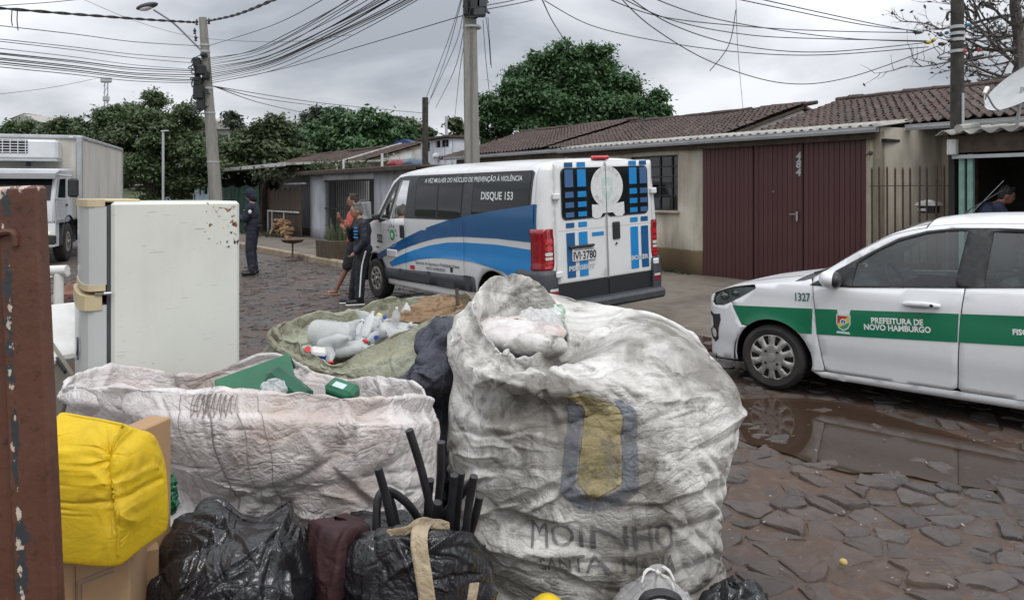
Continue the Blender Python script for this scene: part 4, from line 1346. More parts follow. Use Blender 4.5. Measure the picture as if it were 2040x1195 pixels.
# emblem across both windows
sheet('emblem', M['print_pale'], VRt(.0155), circle(1.062, 1.775, .272, 40, .255), (), .12, van)
scroll = [(.80, 1.565), (.95, 1.555), (1.06, 1.54), (1.18, 1.555), (1.345, 1.575), (1.35, 1.43), (1.30, 1.395), (1.20, 1.40), (1.15, 1.45), (.98, 1.45), (.93, 1.395), (.85, 1.39), (.80, 1.42)]
sheet('emblem_scroll', M['print_pale'], VRt(.015), scroll, (), .08, van)
sheet('emblem_shield', M['print_mint'], VRt(.017), [(.97, 1.87), (1.02, 1.89), (1.062, 1.885), (1.105, 1.89), (1.155, 1.87), (1.15, 1.70), (1.10, 1.62), (1.062, 1.60), (1.02, 1.62), (.975, 1.70)], (), .1, van)
sheet('emblem_star', M['print_pale'], VRt(.0185), star(1.062, 1.755, .085), (), .1, van, inner=False)
arc_text('lettering', 'GUARDA', M['print_grey'], VRt(.0175), 1.062, 1.775, .215, .075, R(140), R(40), van)
arc_text('lettering', 'MUNICIPAL', M['print_grey'], VRt(.0175), 1.062, 1.775, .215, .07, R(215), R(325), van, True)
# seam between the doors
sheet('door_seam', M['dark_gap'], VRt(.019), rect(1.0375, .41, 1.0445, 2.09), (), .3, van, inner=False)
for w0, w1 in ((.25, 1.02), (1.06, 1.84)):
 sheet('press_line_shade', M['print_grey'], VRt(.0075), rect(w0, 1.272, w1, 1.279), (), .3, van, inner=False)  # flat grey strip paints the shading of a pressed crease
# number plate and badges
pl = MB().box((-.02, 1 - .645, .975), (.016, .385, .155), b=.006).build('number_plate', M['print_pale'], van)
lettering('plate_number', 'IVI·3780', M['print_black'], VRt(.0295), .645, .958, .135, pl, .004, .82)
lettering('plate_town', 'RS-NOVO HAMBURGO', M['print_black'], VRt(.0295), .645, 1.034, .03, pl)
b = MB(); b.box((-.03, 1 - .60, 1.075), (.05, .40, .03), b=.01); b.build('plate_lamp', M['black_plastic'], pl)
lettering('maker_name', 'PEUGEOT', M['print_grey'], VRt(.013), .61, .815, .075, van, .004, 1.28)
lettering('model_name', 'BOXER', M['print_grey'], VRt(.013), 1.60, .845, .075, van, .004, 1.28)
# lamps at the corners
for sd in (1, -1):
 lp = sheet('rear_lamp', M['lamp_red'], lambda a, b, sd=sd: VC(a, b, .012, sd), rrect(-.17, .83, .15, 1.315, .02), (), .05, van, solid=.03, flip=sd < 0)
 for z0, z1, mt in ((1.20, 1.13, 'lamp_red_bright'), (1.11, 1.06, 'lamp_red_bright'), (1.04, 1.00, 'lamp_clear'), (.985, .95, 'lamp_clear'), (.935, .90, 'lamp_red_bright'), (.885, .85, 'lamp_red_bright')):
  sheet('lamp_cell', M[mt], lambda a, b, sd=sd: VC(a, b, .016, sd), rrect(.03, z1, .125, z0, .015), (), .06, lp, flip=sd < 0)
 bm2 = sheet('bumper_corner', M['grey_plastic'], lambda a, b, sd=sd: VC(a, b, .035 + .02 * min(1, max(0, (.8 - b) / .12)), sd), rrect(-.42, .335, .17, .825, .03), (), .05, van, solid=.05, flip=sd < 0)
 sheet('reflector', M['lamp_red'], lambda a, b, sd=sd: VC(a, b, .060, sd), rect(.06, .53, .16, .58), (), .05, bm2, flip=sd < 0)
 sheet('reflector', M['lamp_clear'], lambda a, b, sd=sd: VC(a, b, .060, sd), rect(.06, .585, .16, .615), (), .05, bm2, flip=sd < 0)
b = MB(); b.box((-.075, 0, .375), (.19, 1.84, .13), b=.035); b.build('bumper_step', M['grey_plastic'], van)
b = MB(); b.box((.03, 0, 2.135), (.09, .27, .05), b=.02); b.build('brake_lamp', M['lamp_red_bright'], van)
# flank: dark band, glass, swooshes
band = [(.20, 1.385), (.17, 1.98), (.22, 2.01), (3.30, 2.0), (3.55, 1.98), (3.72, 1.88), (4.29, 1.335), (4.22, 1.26), (4.0, 1.305), (3.85, 1.33), (3.30, 1.36)]
def grow(p, k):
 c = np.mean(p, 0); return [tuple(np.array(q) + (np.array(q) - c) / np.linalg.norm(np.array(q) - c) * k) for q in p]
sheet('window_band', M['grey_plastic'], lambda a, b: VS(a, b, .003), band, [grow(fwin, .004), grow(fq, .004)], .09, van)
for pl in (rrect(1.72, 1.385, 3.0, 1.985, .06, skew=-.05), rrect(.24, 1.40, 1.47, 2.0, .06, skew=-.05)):
 w_ = sheet('side_window', M['glass_dark'], lambda a, b: VS(a, b, .008), pl, (), .09, van)
 c_ = np.mean(pl, 0)
 sheet('window_rubber', M['black_plastic'], lambda a, b: VS(a, b, .0095), pl, [[tuple(np.array(q) + np.sign(c_ - np.array(q)) * .012) for q in pl]], .09, w_, inner=False)
sheet('window_divider', M['black_plastic'], lambda a, b: VS(a, b, .010), rect(2.33, 1.40, 2.37, 1.97), (), .09, van)
navy_up = [(.0, 1.61), (.35, 1.58), (.7, 1.545), (1.08, 1.50), (1.45, 1.455), (2.085, 1.36), (2.5, 1.275), (2.9, 1.18), (3.3, 1.07), (3.6, .98), (4.0, .85), (4.38, .735)]
navy_dn = [(4.30, .66), (3.95, .755), (3.6, .835), (3.29, .915), (2.85, 1.015), (2.44, 1.09), (2.0, 1.138), (1.64, 1.155), (.9, 1.168), (0, 1.155)]
sheet('livery_swoosh', M['film_navy'], lambda a, b: VS(a, b, .0125 if b > 1.37 else .004), [(max(x, .13), z) for x, z in navy_up + navy_dn], (), .07, van)
h = CR * math.pi / 4
sheet('livery_swoosh', M['film_navy'], lambda a, b: VC(a, b, .003), rect(-h - .035, 1.157, -.06, 1.608), (), .04, van)
blue_up = [(.13, 1.067), (.9, 1.092), (1.64, 1.08), (2.1, 1.055), (2.6, .985), (3.1, .885), (3.53, .77), (3.9, .64)]
blue_dn = [(3.80, .585), (3.35, .68), (2.916, .762), (2.5, .812), (2.231, .832), (1.8, .842), (1.453, .835), (1.074, .795), (.80, .765), (.62, .70), (.54, .60), (.50, .45), (.13, .45)]
sheet('livery_swoosh', M['film_blue'], lambda a, b: VS(a, b, .004), blue_up[::-1][::-1] + blue_dn, (), .07, van)
sheet('livery_swoosh', M['film_blue'], lambda a, b: VC(a, b, .003), rect(-h - .035, .5, -.06, 1.066), (), .04, van)
sheet('side_moulding', M['grey_plastic'], lambda a, b: VS(a, b, .014), [(4.02, .395), (4.06, .55), (2.8, .60), (1.43, .64), (1.40, .44), (2.8, .415)], (), .1, van, solid=.012)
for x_, z0, z1 in ((3.295, .40, 1.355), (1.655, .42, 1.37), (4.17, .62, 1.28)):
 sheet('panel_seam', M['dark_gap'], lambda a, b: VS(a, b, .0165), rect(x_ - .003, z0, x_ + .003, z1), (), .12, van, inner=False)
hd = MB().box((3.405, 1.008, 1.155), (.12, .03, .20), b=.02); hd.build('door_handle', M['black_plastic'], van)
b = MB(); b.box((3.75, 1.01, .80), (.34, .03, .12), b=.02); b.build('fuel_flap', M['paint_van'], van)
# round badge on the door
sheet('door_badge', M['print_pale'], lambda a, b: VS(-a, b, .006), circle(-3.755, 1.085, .185, 36), [circle(-3.755, 1.085, .178, 36)], .09, van, inner=False)
arc_text('lettering', 'GUARDA', M['print_black'], VSt(.007), -3.755, 1.085, .142, .062, R(150), R(0), van)
arc_text('lettering', 'MUNICIPAL', M['print_grey'], VSt(.007), -3.755, 1.085, .142, .05, R(200), R(340), van, True)
sheet('badge_centre', M['print_green'], VSt(.0065), circle(-3.755, 1.085, .088, 28), (), .09, van, inner=False)
sheet('badge_star', M['print_white'], VSt(.0085), star(-3.755, 1.085, .062), (), .09, van, inner=False)
lettering('fleet_number', '522', M['print_black'], VSt(.006), -4.25, 1.0, .18, van, .006, .8)
MB().box((4.31, .985, .865), (.09, .01, .02), b=.004).build('side_marker', M['print_black'], van)
lettering('lettering', 'A VEZ MULHER DO NÚCLEO DE PREVENÇÃO À VIOLÊNCIA', M['print_white'], VSt(.0125), -1.56, 1.915, .088, van, .001, 1.0)
lettering('lettering', 'DISQUE 153', M['print_white'], VSt(.0125), -.89, 1.70, .135, van, .003, 1.0)
lettering('lettering', 'Secretaria de Segurança e Mobilidade Urbana', M['print_black'], VSt(.006), -2.40, .725, .068, van, .0, .98, rot=.02)
lettering('lettering', 'NOVO HAMBURGO', M['print_black'], VSt(.006), -2.44, .655, .062, van, .0, .98, rot=.02)
sheet('sticker', M['print_red'], VSt(.006), rect(-3.19, .60, -3.05, .66), (), .1, van, inner=False)
sheet('sticker', M['print_black'], VSt(.006), rect(-2.03, .65, -1.97, .72), (), .1, van, inner=False)
# mirror
mr = MB(); mr.box((4.30, 1.20, 1.44), (.16, .22, .42), b=.06); mo = mr.build('wing_mirror', M['black_plastic'], van)
MB().box((4.215, 1.20, 1.47), (.012, .17, .27), b=.005).build('mirror_glass', M['chrome'], mo)
b = MB(); b.bar((4.24, .95, 1.36), (4.28, 1.14, 1.34), .07, .09, b=.02); b.build('mirror_arm', M['black_plastic'], mo)
# inside and underneath
b = MB(); b.box((2.5, 0, .52), (4.8, 1.6, .22)); b.box((1.5, 0, 1.15), (.06, 1.8, 1.3)); b.box((4.0, 0, 1.1), (.5, 1.6, .35), b=.05); b.build('floor', M['dark_gap'], van)
for y in (.45, -.45):
 b = MB(); b.box((3.2, y, .95), (.5, .5, .3), b=.06); b.box((2.95, y, 1.3), (.16, .48, .6), b=.06); b.box((2.93, y, 1.68), (.1, .25, .2), b=.04); b.build('seat', M['grey_plastic'], van)
for x_ in (RWX, FWX):
 for sd in (1, -1):
  well(van, x_, WZ, .43, sd * .62, sd * .985)
  wheel(van, (x_, sd * .875, WZ + (.07 if sd < 0 else 0) - .0), sd, VWR, .2, .205, 'steel', None)
# ================================================================== the white car
CA = R(49.3)
CARROT = math.atan2(math.cos(CA), -math.sin(CA))
cf = Vector((-math.sin(CA), math.cos(CA), 0)); cl = Vector((-math.cos(CA), -math.sin(CA), 0))
cpos = Vector((2.33, 6.64, 0)) - cl * .80
car = thing('car', 'white hatchback with green side stripe standing at the puddle', 'car', cpos, CARROT)
c_plan = pchip([(.86, .30), (.845, .42), (.80, .55), (.72, .66), (.6, .74), (.45, .79), (.2, .822), (0, .832), (-.5, .84), (-2, .84), (-2.7, .80), (-3.1, .70)])
c_prof = pchip([(.15, .93), (.22, .955), (.30, .965), (.37, .972), (.42, .99), (.55, 1.0), (.72, 1.0), (.80, .992), (.88, .995), (.955, .978), (1.02, .952), (1.2, .888), (1.4, .80), (1.5, .745), (1.56, .70)])
c_rz = pchip([(.86, .58), (.84, .63), (.78, .72), (.70, .78), (.58, .825), (.47, .86), (.3, .90), (.1, .935), (-.1, .965), (-.30, .995), (-.38, 1.035), (-.49, 1.115), (-.75, 1.29), (-.99, 1.42), (-1.25, 1.478), (-1.55, 1.503), (-1.9, 1.508), (-2.3, 1.485), (-2.7, 1.42), (-3.0, 1.25), (-3.1, 1.05)])
c_top = pchip([(.86, .60), (.84, .66), (.78, .755), (.70, .815), (.58, .86), (.4, .905), (.1, .965), (-.15, 1.01), (-.30, 1.035), (-.45, 1.13), (-.75, 1.335), (-.99, 1.475), (-1.2, 1.545), (-1.5, 1.585), (-1.9, 1.597), (-2.4, 1.575), (-2.8, 1.48), (-3.05, 1.25), (-3.1, 1.05)])
def nose(x): return x if x < .36 else .36 + (x - .36) * .80
def CS(x, z, off=0.0, side=1):
 y = c_plan(x) * c_prof(z)
 # flared arch lip
 d = math.hypot(x, z - .275) - .355
 if 0 <= d < .05 : y += .010 * (1 - d / .05)
 return (nose(x), side * (y + off), z)
def CSt(off): return lambda a, b: CS(-a, b, off)
def CT(x, u, off=0.0):
 zr = c_rz(x); yr = c_plan(x) * c_prof(zr)
 return (nose(x), yr * u, zr + (c_top(x) - zr) * max(0, 1 - abs(u) ** 2.6) + off)
def cgrid(name, mat, x0, x1, nx, nu=26, off=0.0, u0=-1, u1=1, parent=None):
 V = [CT(x0 + (x1 - x0) * i / nx, u0 + (u1 - u0) * j / nu, off) for i in range(nx + 1) for j in range(nu + 1)]
 F = [(i * (nu + 1) + j, i * (nu + 1) + j + 1, (i + 1) * (nu + 1) + j + 1, (i + 1) * (nu + 1) + j) for i in range(nx) for j in range(nu)]
 return link(name, newmesh(name, V, F, True, 60, [mat]), parent or car)
rail = lambda x0, x1, n: [(x0 + (x1 - x0) * i / n, c_rz(x0 + (x1 - x0) * i / n)) for i in range(n + 1)]
AR = arch(0, .275, .352, 180, 0, 24)                # front wheel arch, from front lip (x<0 is backwards) to rear
AR = [(x, z) for x, z in AR]
hlamp = [(.146, .893), (.22, .892), (.33, .882), (.47, .856), (.58, .812), (.66, .755), (.69, .715), (.64, .69), (.511, .703), (.40, .742), (.31, .79), (.22, .845)]
glassF = [(-.672, .985), (-.705, 1.165), (-.85, 1.268), (-1.0, 1.355), (-1.2, 1.425), (-1.35, 1.45), (-1.485, 1.458), (-1.46, 1.3), (-1.415, 1.034)]
glassR = [(-1.61, 1.05), (-1.655, 1.455), (-1.95, 1.452), (-2.25, 1.43), (-2.42, 1.38), (-2.48, 1.12)]
surround = [(-.335, .962), (-.70, 1.20), (-.85, 1.295), (-1.0, 1.383), (-1.2, 1.448), (-1.4, 1.477), (-1.7, 1.485), (-2.0, 1.48), (-2.3, 1.452), (-2.55, 1.38), (-2.66, 1.13), (-1.5, 1.028), (-.66, .966)]
RWC = -2.49
for sd in (1, -1):
 fnS = lambda a, b, sd=sd: CS(a, b, 0, sd)
 S_ = .012
 bump_poly = [(.352, .275), (.34, .215), (.60, .19), (.86, .19)] + [(.86, .58)] + rail(.86, .66, 5)[1:] + [(.69, .715), (.64, .69), (.511, .703), (.40, .742), (.372, .70), (.285, .545)] + [(x, z) for x, z in arch(0, .275, .352, 49, 0, 8)]
 bp = sheet('front_bumper', M['paint_white'], fnS, bump_poly, (), .05, car, solid=S_, flip=sd > 0, angle=60)
 fend = [(.28, .555), (.366, .705), (.395, .747), (.31, .79), (.22, .845), (.146, .893), (.16, .925)] + rail(.15, -.34, 8) + [(-.355, .95), (-.37, .8), (-.405, .5), (-.45, .235), (-.36, .215), (-.34, .22)] + arch(0, .275, .352, 180, 52, 22)
 sheet('front_wing', M['paint_white'], fnS, fend, (), .05, car, solid=S_, flip=sd > 0, angle=60)
 d1 = sheet('front_door', M['paint_white'], fnS, [(-.362, .955), (-.377, .8), (-.412, .5), (-.457, .245), (-.50, .232), (-1.40, .235), (-1.437, .26), (-1.445, .5), (-1.46, .8), (-1.485, 1.028), (-.66, .966)], (), .06, car, solid=S_, flip=sd > 0, angle=60)
 d2 = sheet('rear_door', M['paint_white'], fnS, [(-1.493, 1.028), (-1.468, .8), (-1.453, .5), (-1.445, .26), (-1.47, .235), (-2.12, .24), (-2.2, .45), (-2.45, .66), (-2.5, 1.10)], (), .08, car, solid=S_, flip=sd > 0, angle=60)
 sheet('rear_quarter', M['paint_white'], fnS, [(-2.51, 1.11), (-2.46, .66), (-2.6, .64), (-2.78, .5), (-2.85, .3), (-3.08, .3), (-3.1, 1.04)] + rail(-3.05, -2.66, 5), (), .08, car, solid=S_, flip=sd > 0, angle=60)
 sheet('sill', M['paint_white'], lambda a, b, sd=sd: CS(a, b, -.004, sd), [(-.36, .212), (-.46, .226), (-2.14, .232), (-2.15, .165), (-1.0, .165), (-.42, .17)], (), .06, car, solid=S_, flip=sd > 0)
 # pillars and roof rail, white, round the glass
 up = [(-.345, .965)] + rail(-.36, -3.05, 36) + [(-2.66, 1.12)] + [(-2.55, 1.11), (-1.5, 1.032), (-.66, .970)]
 sheet('roof_pillar', M['paint_white'], fnS, up, [grow(glassF, .008), grow(glassR, .008)], .06, car, solid=S_, flip=sd > 0, angle=60)
 sheet('window_trim', M['black_plastic'], lambda a, b, sd=sd: CS(a, b, .004, sd), surround, [glassF, glassR], .06, car, solid=S_ * .5, flip=sd > 0)
 for gp, par in ((glassF, d1), (glassR, d2)):
  sheet('window', M['glass_clear'], lambda a, b, sd=sd: CS(a, b, -.006, sd), gp, (), .1, par)
 if sd > 0:
  lp = sheet('headlamp', M['lamp_clear'], lambda a, b: CS(a, b, -.03), hlamp, (), .05, car, flip=True)
  lp.data.materials[0] = pm('lamp_inside', (.40, .40, .41), (.62, .62, .62), 7, .3, metal=.3)
  sheet('lens', M['glass_clear'], lambda a, b: CS(a, b, .002), hlamp, (), .05, lp, flip=True)
  sheet('lamp_trim', M['black_plastic'], lambda a, b: CS(a, b, -.003), hlamp, [grow(hlamp, -.008)], .05, lp, flip=True, inner=False)
  b = MB(); b.ball(CS(.50, .785, -.035), (.06, .03, .05), 12, 8); b.build('reflector', M['chrome'], lp)
  b = MB(); b.ball(CS(.36, .825, -.03), (.045, .025, .035), 12, 8); b.build('reflector', M['chrome'], lp)
  # fog lamp recess: a black bracket in the bumper corner
  sheet('fog_recess', M['black_plastic'], lambda a, b: CS(a, b, .004), [(.56, .615), (.66, .60), (.76, .615), (.78, .595), (.70, .565), (.68, .50), (.70, .46), (.76, .44), (.74, .37), (.66, .33), (.60, .37), (.585, .48), (.55, .56)], (), .04, bp, flip=True)
  sheet('fog_lamp', M['lamp_clear'], lambda a, b: CS(a, b, .007), circle(.665, .42, .045, 16), (), .04, bp, flip=True)
  # wiper well
  # green stripe with the notch for the arms
  sl = lambda x: .065 * (-x - .36)
  t0 = lambda x: .760 + sl(x); b0 = lambda x: .543 + sl(x)
  stripe1 = [(.378, .714), (.28, .556)] + [(p[0], p[1]) for p in arch(0, .275, .356, 51, 130, 12)] + [(-.27, b0(-.27)), (-.355, b0(-.36)), (-.362, t0(-.36)), (-.1, .745), (.15, .73)]
  sheet('livery_stripe', M['film_green'], lambda a, b: CS(a, b, .003), stripe1, (), .05, car, flip=True)
  xs = [-.382, -.50, -.563]; xe = [-.67, -.8, -1.0, -1.2, -1.452]
  notch = [(-.563, t0(-.563)), (-.576, .665 + sl(-.58)), (-.655, .665 + sl(-.65)), (-.67, t0(-.67))]
  st2 = [(-.398, b0(-.398))] + [(-.38, t0(-.38)), (-.47, t0(-.47))] + notch + [(x, t0(x)) for x in xe[1:]] + [(x, b0(x)) for x in (-1.445, -1.2, -1.0, -.8, -.6)]
  sheet('livery_stripe', M['film_green'], lambda a, b: CS(a, b, .003), st2, (), .06, car, flip=True)
  st3 = [(-1.465, t0(-1.465)), (-1.8, t0(-1.8)), (-2.2, t0(-2.2)), (-2.47, t0(-2.47)), (-2.46, b0(-2.46) + .05), (-2.2, b0(-2.2)), (-1.8, b0(-1.8)), (-1.455, b0(-1.455))]
  sheet('livery_stripe', M['film_green'], lambda a, b: CS(a, b, .003), st3, (), .06, car, flip=True)
  # coat of arms
  s0 = sl(-.615)
  def shield(k): return [(.615 + k * x, .655 + s0 + k * z) for x, z in ((-.046, .052), (.046, .052), (.046, -.01), (.030, -.042), (0, -.058), (-.030, -.042), (-.046, -.01))]
  arms = sheet('coat_of_arms', M['print_mint'], CSt(.005), shield(1.25), (), .1, car, inner=False)
  sheet('arms_field', M['print_green'], CSt(.006), shield(1.0), (), .1, arms, inner=False)
  sheet('arms_field', M['print_red'], CSt(.007), [(.569, .707 + s0), (.655, .707 + s0), (.569, .64 + s0)], (), .1, arms, inner=False)
  sheet('arms_field', M['print_yellow'], CSt(.0067), [(.661, .707 + s0), (.661, .66 + s0), (.585, .613 + s0), (.569, .638 + s0), (.652, .707 + s0)], (), .1, arms, inner=False)
  sheet('arms_disc', M['print_white'], CSt(.008), circle(.615, .66 + s0, .026, 18), (), .1, arms, inner=False)
  sheet('arms_disc', M['film_navy'], CSt(.009), circle(.615, .66 + s0, .018, 16), (), .1, arms, inner=False)
  sheet('arms_tower', M['print_white'], CSt(.010), [(.610, .645 + s0), (.620, .645 + s0), (.617, .672 + s0), (.613, .672 + s0)], (), .1, arms, inner=False)
  sheet('arms_scroll', M['print_mint'], CSt(.006), [(.565, .580 + s0), (.665, .580 + s0), (.67, .560 + s0), (.56, .560 + s0)], (), .1, arms, inner=False)
  lettering('lettering', 'PREFEITURA DE', M['print_white'], CSt(.0055), 1.02, .695 + sl(-1.02) * .0 + .028, .064, car, .0022, .86, rot=.065)
  lettering('lettering', 'NOVO HAMBURGO', M['print_white'], CSt(.0055), 1.02, .640 + .028, .064, car, .0022, .86, rot=.065)
  lettering('lettering', 'FISCALIZAÇÃO', M['print_white'], CSt(.0055), 1.965, .745, .056, car, .002, .9, rot=.065)
  lettering('lettering', 'SEMAM', M['print_white'], CSt(.0055), 1.985, .693, .056, car, .002, .9, rot=.065)
  lettering('fleet_number', '1327', M['print_teal'], CSt(.0045), .27, .848, .098, car, .002, .72, rot=.05)
  # handle
  b = MB()
  hp = [(-1.07, .870), (-1.12, .880), (-1.20, .884), (-1.28, .882), (-1.325, .876)]
  b.tube([CS(x, z, .030 if 0 < i < 4 else .004) for i, (x, z) in enumerate(hp)], [.014, .021, .022, .021, .014], 10)
  hdl = b.build('door_handle', M['paint_white'], d1)
  b = MB(); b.ball(CS(-1.17, .868, .002), (.10, .006, .026), 14, 8); b.build('handle_recess', M['print_grey'], hdl)
  b = MB(); b.ball(CS(-1.275, .880, .05), (.014, .006, .012), 8, 6); b.build('key_hole', M['dark_gap'], hdl)
# black mirror corner and mirror
b = MB(); p0 = Vector(CS(-.52, 1.03, .10)); b.ball(p0, (.085, .115, .075), 18, 12, Matrix.Rotation(R(15), 4, 'Z')); mo = b.build('wing_mirror', M['paint_white'], car)
b = MB(); b.ball(p0 + Vector((-.045, .005, -.002)), (.058, .10, .067), 16, 10, Matrix.Rotation(R(15), 4, 'Z')); b.build('mirror_housing', M['black_plastic'], mo)
b = MB(); b.bar(CS(-.55, .985, -.005), p0 + Vector((-.02, -.02, -.045)), .08, .03, b=.01); b.build('mirror_arm', M['black_plastic'], mo)
# top: bonnet, windscreen, roof
cgrid('bonnet', M['paint_white'], .86, -.20, 30)
for u in (-.62, .62):
 cgrid('bonnet_crease', M['paint_white'], .66, -.18, 16, 2, .006, u - .03, u + .03)
cgrid('wiper_well', M['black_plastic'], -.20, -.345, 5, 26, -.004)
cgrid('windscreen', M['glass_clear'], -.35, -1.19, 16)
cgrid('roof', M['paint_white'], -1.20, -2.75, 26)
cgrid('rear_window', M['glass_dark'], -2.76, -3.08, 6)
for sd in (1, -1):
 cgrid('a_pillar', M['paint_white'], -.35, -1.19, 16, 3, .004, sd * .90, sd)
 V = []
cgrid('roof_seam', M['dark_gap'], -.5, -2.7, 40, 1, .0035, .955, .965)
b = MB(); b.bar(CT(-.25, .55, .012), CT(-.34, -.1, .02), .02, .012); b.bar(CT(-.24, .1, .012), CT(-.36, -.55, .02), .02, .012); b.build('wiper', M['black_plastic'], car)
b = MB().tube([CT(-1.35, 0, .0), CT(-1.40, 0, .04), CT(-1.62, 0, .18)], [.012, .006, .003], 6); b.build('aerial', M['black_plastic'], car)
sheet('nose_panel', M['paint_white'], lambda a, b: (nose(.86) - .02 * (a / .3) ** 2, a, b), rect(-.30, .19, .30, .60), (), .1, car)
b = MB(); b.box((-3.08, 0, .55), (.08, 1.4, .6), b=.03); b.box((-3.08, 0, .95), (.06, 1.4, .3), b=.03); b.build('rear_bumper', M['paint_white'], car)
# inside
b = MB(); b.box((-1.3, 0, .27), (3.2, 1.42, .06)); b.box((.2, 0, .5), (.7, 1.1, .5)); b.build('floor', M['dark_gap'], car)
for sd in (1, -1):
 b = MB(); b.box((-1.4, sd * .745, .62), (1.9, .04, .68)); b.build('door_lining', M['grey_plastic'], car)
b = MB(); b.box((-.62, 0, .92), (.5, 1.40, .20), b=.07); b.box((-.48, 0, .70), (.3, 1.4, .5)); b.build('dashboard', M['grey_plastic'], car)
b = MB().ball((-.72, .36, 1.02), (.14, .18, .06), 14, 8); b.build('binnacle', M['black_plastic'], car)
tor = MB()
Mt = Matrix.Translation((-.92, .36, .97)) @ Matrix.Rotation(R(-64), 4, 'Y')
tor.tube([Mt @ Vector((.185 * math.cos(2 * math.pi * k / 24), .185 * math.sin(2 * math.pi * k / 24), 0)) for k in range(25)], .016, 8, cap=False)
tor.bar(Mt @ Vector((0, -.17, 0)), Mt @ Vector((0, .17, 0)), .05, .02); tor.ball(Mt @ Vector((0, 0, .0)), .06, 10, 6)
tor.build('steering_wheel', M['black_plastic'], car)
M['seat_cloth'] = pm('seat_cloth', (.10, .10, .10), (.14, .14, .14), 30, .9)
for y in (.36, -.36):
 b = MB(); b.box((-1.35, y, .52), (.52, .48, .22), b=.07); b.bar((-1.55, y, .55), (-1.78, y, 1.10), .46, .15, b=.06); b.box((-1.80, y, 1.24), (.10, .26, .20), b=.045); b.build('seat', M['seat_cloth'], car)
b = MB(); b.box((-2.35, 0, .5), (.5, 1.3, .22), b=.06); b.bar((-2.5, 0, .55), (-2.7, 0, 1.05), 1.25, .14, b=.05); b.build('rear_seat', M['seat_cloth'], car)
b = MB(); b.box((-1.02, .0, 1.40), (.03, .20, .06), b=.015); b.build('inside_mirror', M['black_plastic'], car)
for x_ in (0, RWC):
 for sd in (1, -1):
  well(car, x_, .278, .36, sd * .52, sd * .81)
  wheel(car, (x_, sd * .735, .288), sd, .288, .185, .203, 'cover', None)
b = MB(); b.box((-1.2, 0, .20), (3.6, 1.36, .05)); b.build('underbody', M['dark_gap'], car)
# ================================================================== the lorry on the left
TH = Vector((.31, -.95, 0)).normalized(); TL = Vector((-TH.y, TH.x, 0))
TROT = math.atan2(TH.y, TH.x)
tr_corner = Vector((-11.62, 20.0, 0))
tpos = tr_corner - TL * 1.22
truck = thing('lorry', 'white refrigerated lorry with box body facing us behind the rusty post', 'lorry', tpos, TROT)
# local: x forward from the front of the box, y to the lorry's left
M['box_panel'] = m_plaster('box_panel', (.62, .60, .54), (.66, .64, .58), (.50, .47, .41), .8)
M['cab_white'] = car_paint('cab_white', (.66, .68, .70), dirty=.4)
b = MB(); b.box((-3.0, 0, 2.17), (6.0, 2.44, 2.2), b=.02); box = b.build('cargo_box', M['box_panel'], truck)
for y in (1.2, -1.2): MB().box((.0, y, 2.17), (.16, .14, 2.22), b=.02).build('corner_post', M['zinc'], box)
b = MB(); b.box((.02, 0, 3.25), (.08, 2.5, .10), b=.02); b.box((-3, 1.2, 3.25), (6, .1, .10), b=.02); b.box((-3, 1.2, 1.10), (6, .08, .12), b=.02); b.box((-5.95, 1.2, 2.17), (.1, .09, 2.2)); b.build('edge_trim', M['zinc'], box)
MB().box((.07, 1.02, 3.24), (.05, .12, .06), b=.015).build('marker_lamp', M['lamp_clear'], box)
rfu = MB().box((.28, -.10, 2.88), (.5, 1.80, .52), b=.06).build('cooling_unit', M['cab_white'], truck)
b = MB().box((.53, -.42, 2.95), (.02, 1.10, .34)); gr = b.build('grille', M['dark_gap'], rfu)
for i in range(5): MB().box((.55, -.42, 2.81 + i * .07), (.02, 1.12, .018)).build('slat', M['cab_white'], gr)
for i in range(7): MB().box((.553, -.93 + i * .17, 2.95), (.02, .018, .34)).build('slat', M['cab_white'], gr)
MB().box((.33, -.10, 2.60), (.56, 1.84, .05), b=.015).build('unit_tray', M['zinc'], rfu)
b = MB(); b.box((.35, .1, 2.48), (.06, .10, .18)); b.tube([(.5, -.5, 2.38), (.55, .1, 2.42), (.5, .5, 2.38)], .02, 6); b.build('hose', M['black_plastic'], truck)
# cab
cab = MB().prism([(.10, 1.02), (1.95, 1.02), (1.98, 1.55), (1.72, 2.26), (1.5, 2.36), (.10, 2.40)], lambda x, z, y: (x, y, z), -1.08, 1.08).build('cab', M['cab_white'], truck)
mbv = cab.modifiers.new('bev', 'BEVEL'); mbv.width = .05; mbv.segments = 2
ws = MB().prism([(1.985, 1.58), (1.75, 2.20), (1.76, 2.21), (1.995, 1.585)], lambda x, z, y: (x, y, z), -1.0, 1.0).build('windscreen', M['glass_dark'], cab)
vs_ = MB().prism([(1.55, 2.33), (2.05, 2.23), (2.04, 2.10), (1.98, 2.10), (1.78, 2.21), (1.5, 2.27)], lambda x, z, y: (x, y, z), -1.12, 1.12).build('sun_visor', M['zinc'], cab)
dr = MB(); dr.prism([(.85, 1.05), (1.78, 1.05), (1.85, 1.58), (1.62, 2.18), (.85, 2.2)], lambda x, z, y: (x, y, z), 1.09, 1.10); dr = dr.build('door', M['cab_white'], cab)
MB().prism([(1.05, 1.62), (1.74, 1.62), (1.57, 2.10), (1.05, 2.12)], lambda x, z, y: (x, y, z), 1.105, 1.11).build('window', M['glass_dark'], dr)
MB().prism([(.75, 1.02), (1.95, 1.02), (1.95, 1.10), (.75, 1.10)], lambda x, z, y: (x, y, z), 1.09, 1.12).build('trim', M['zinc'], dr)
MB().box((.95, 1.12, 1.45), (.14, .03, .05), b=.01).build('handle', M['black_plastic'], dr)
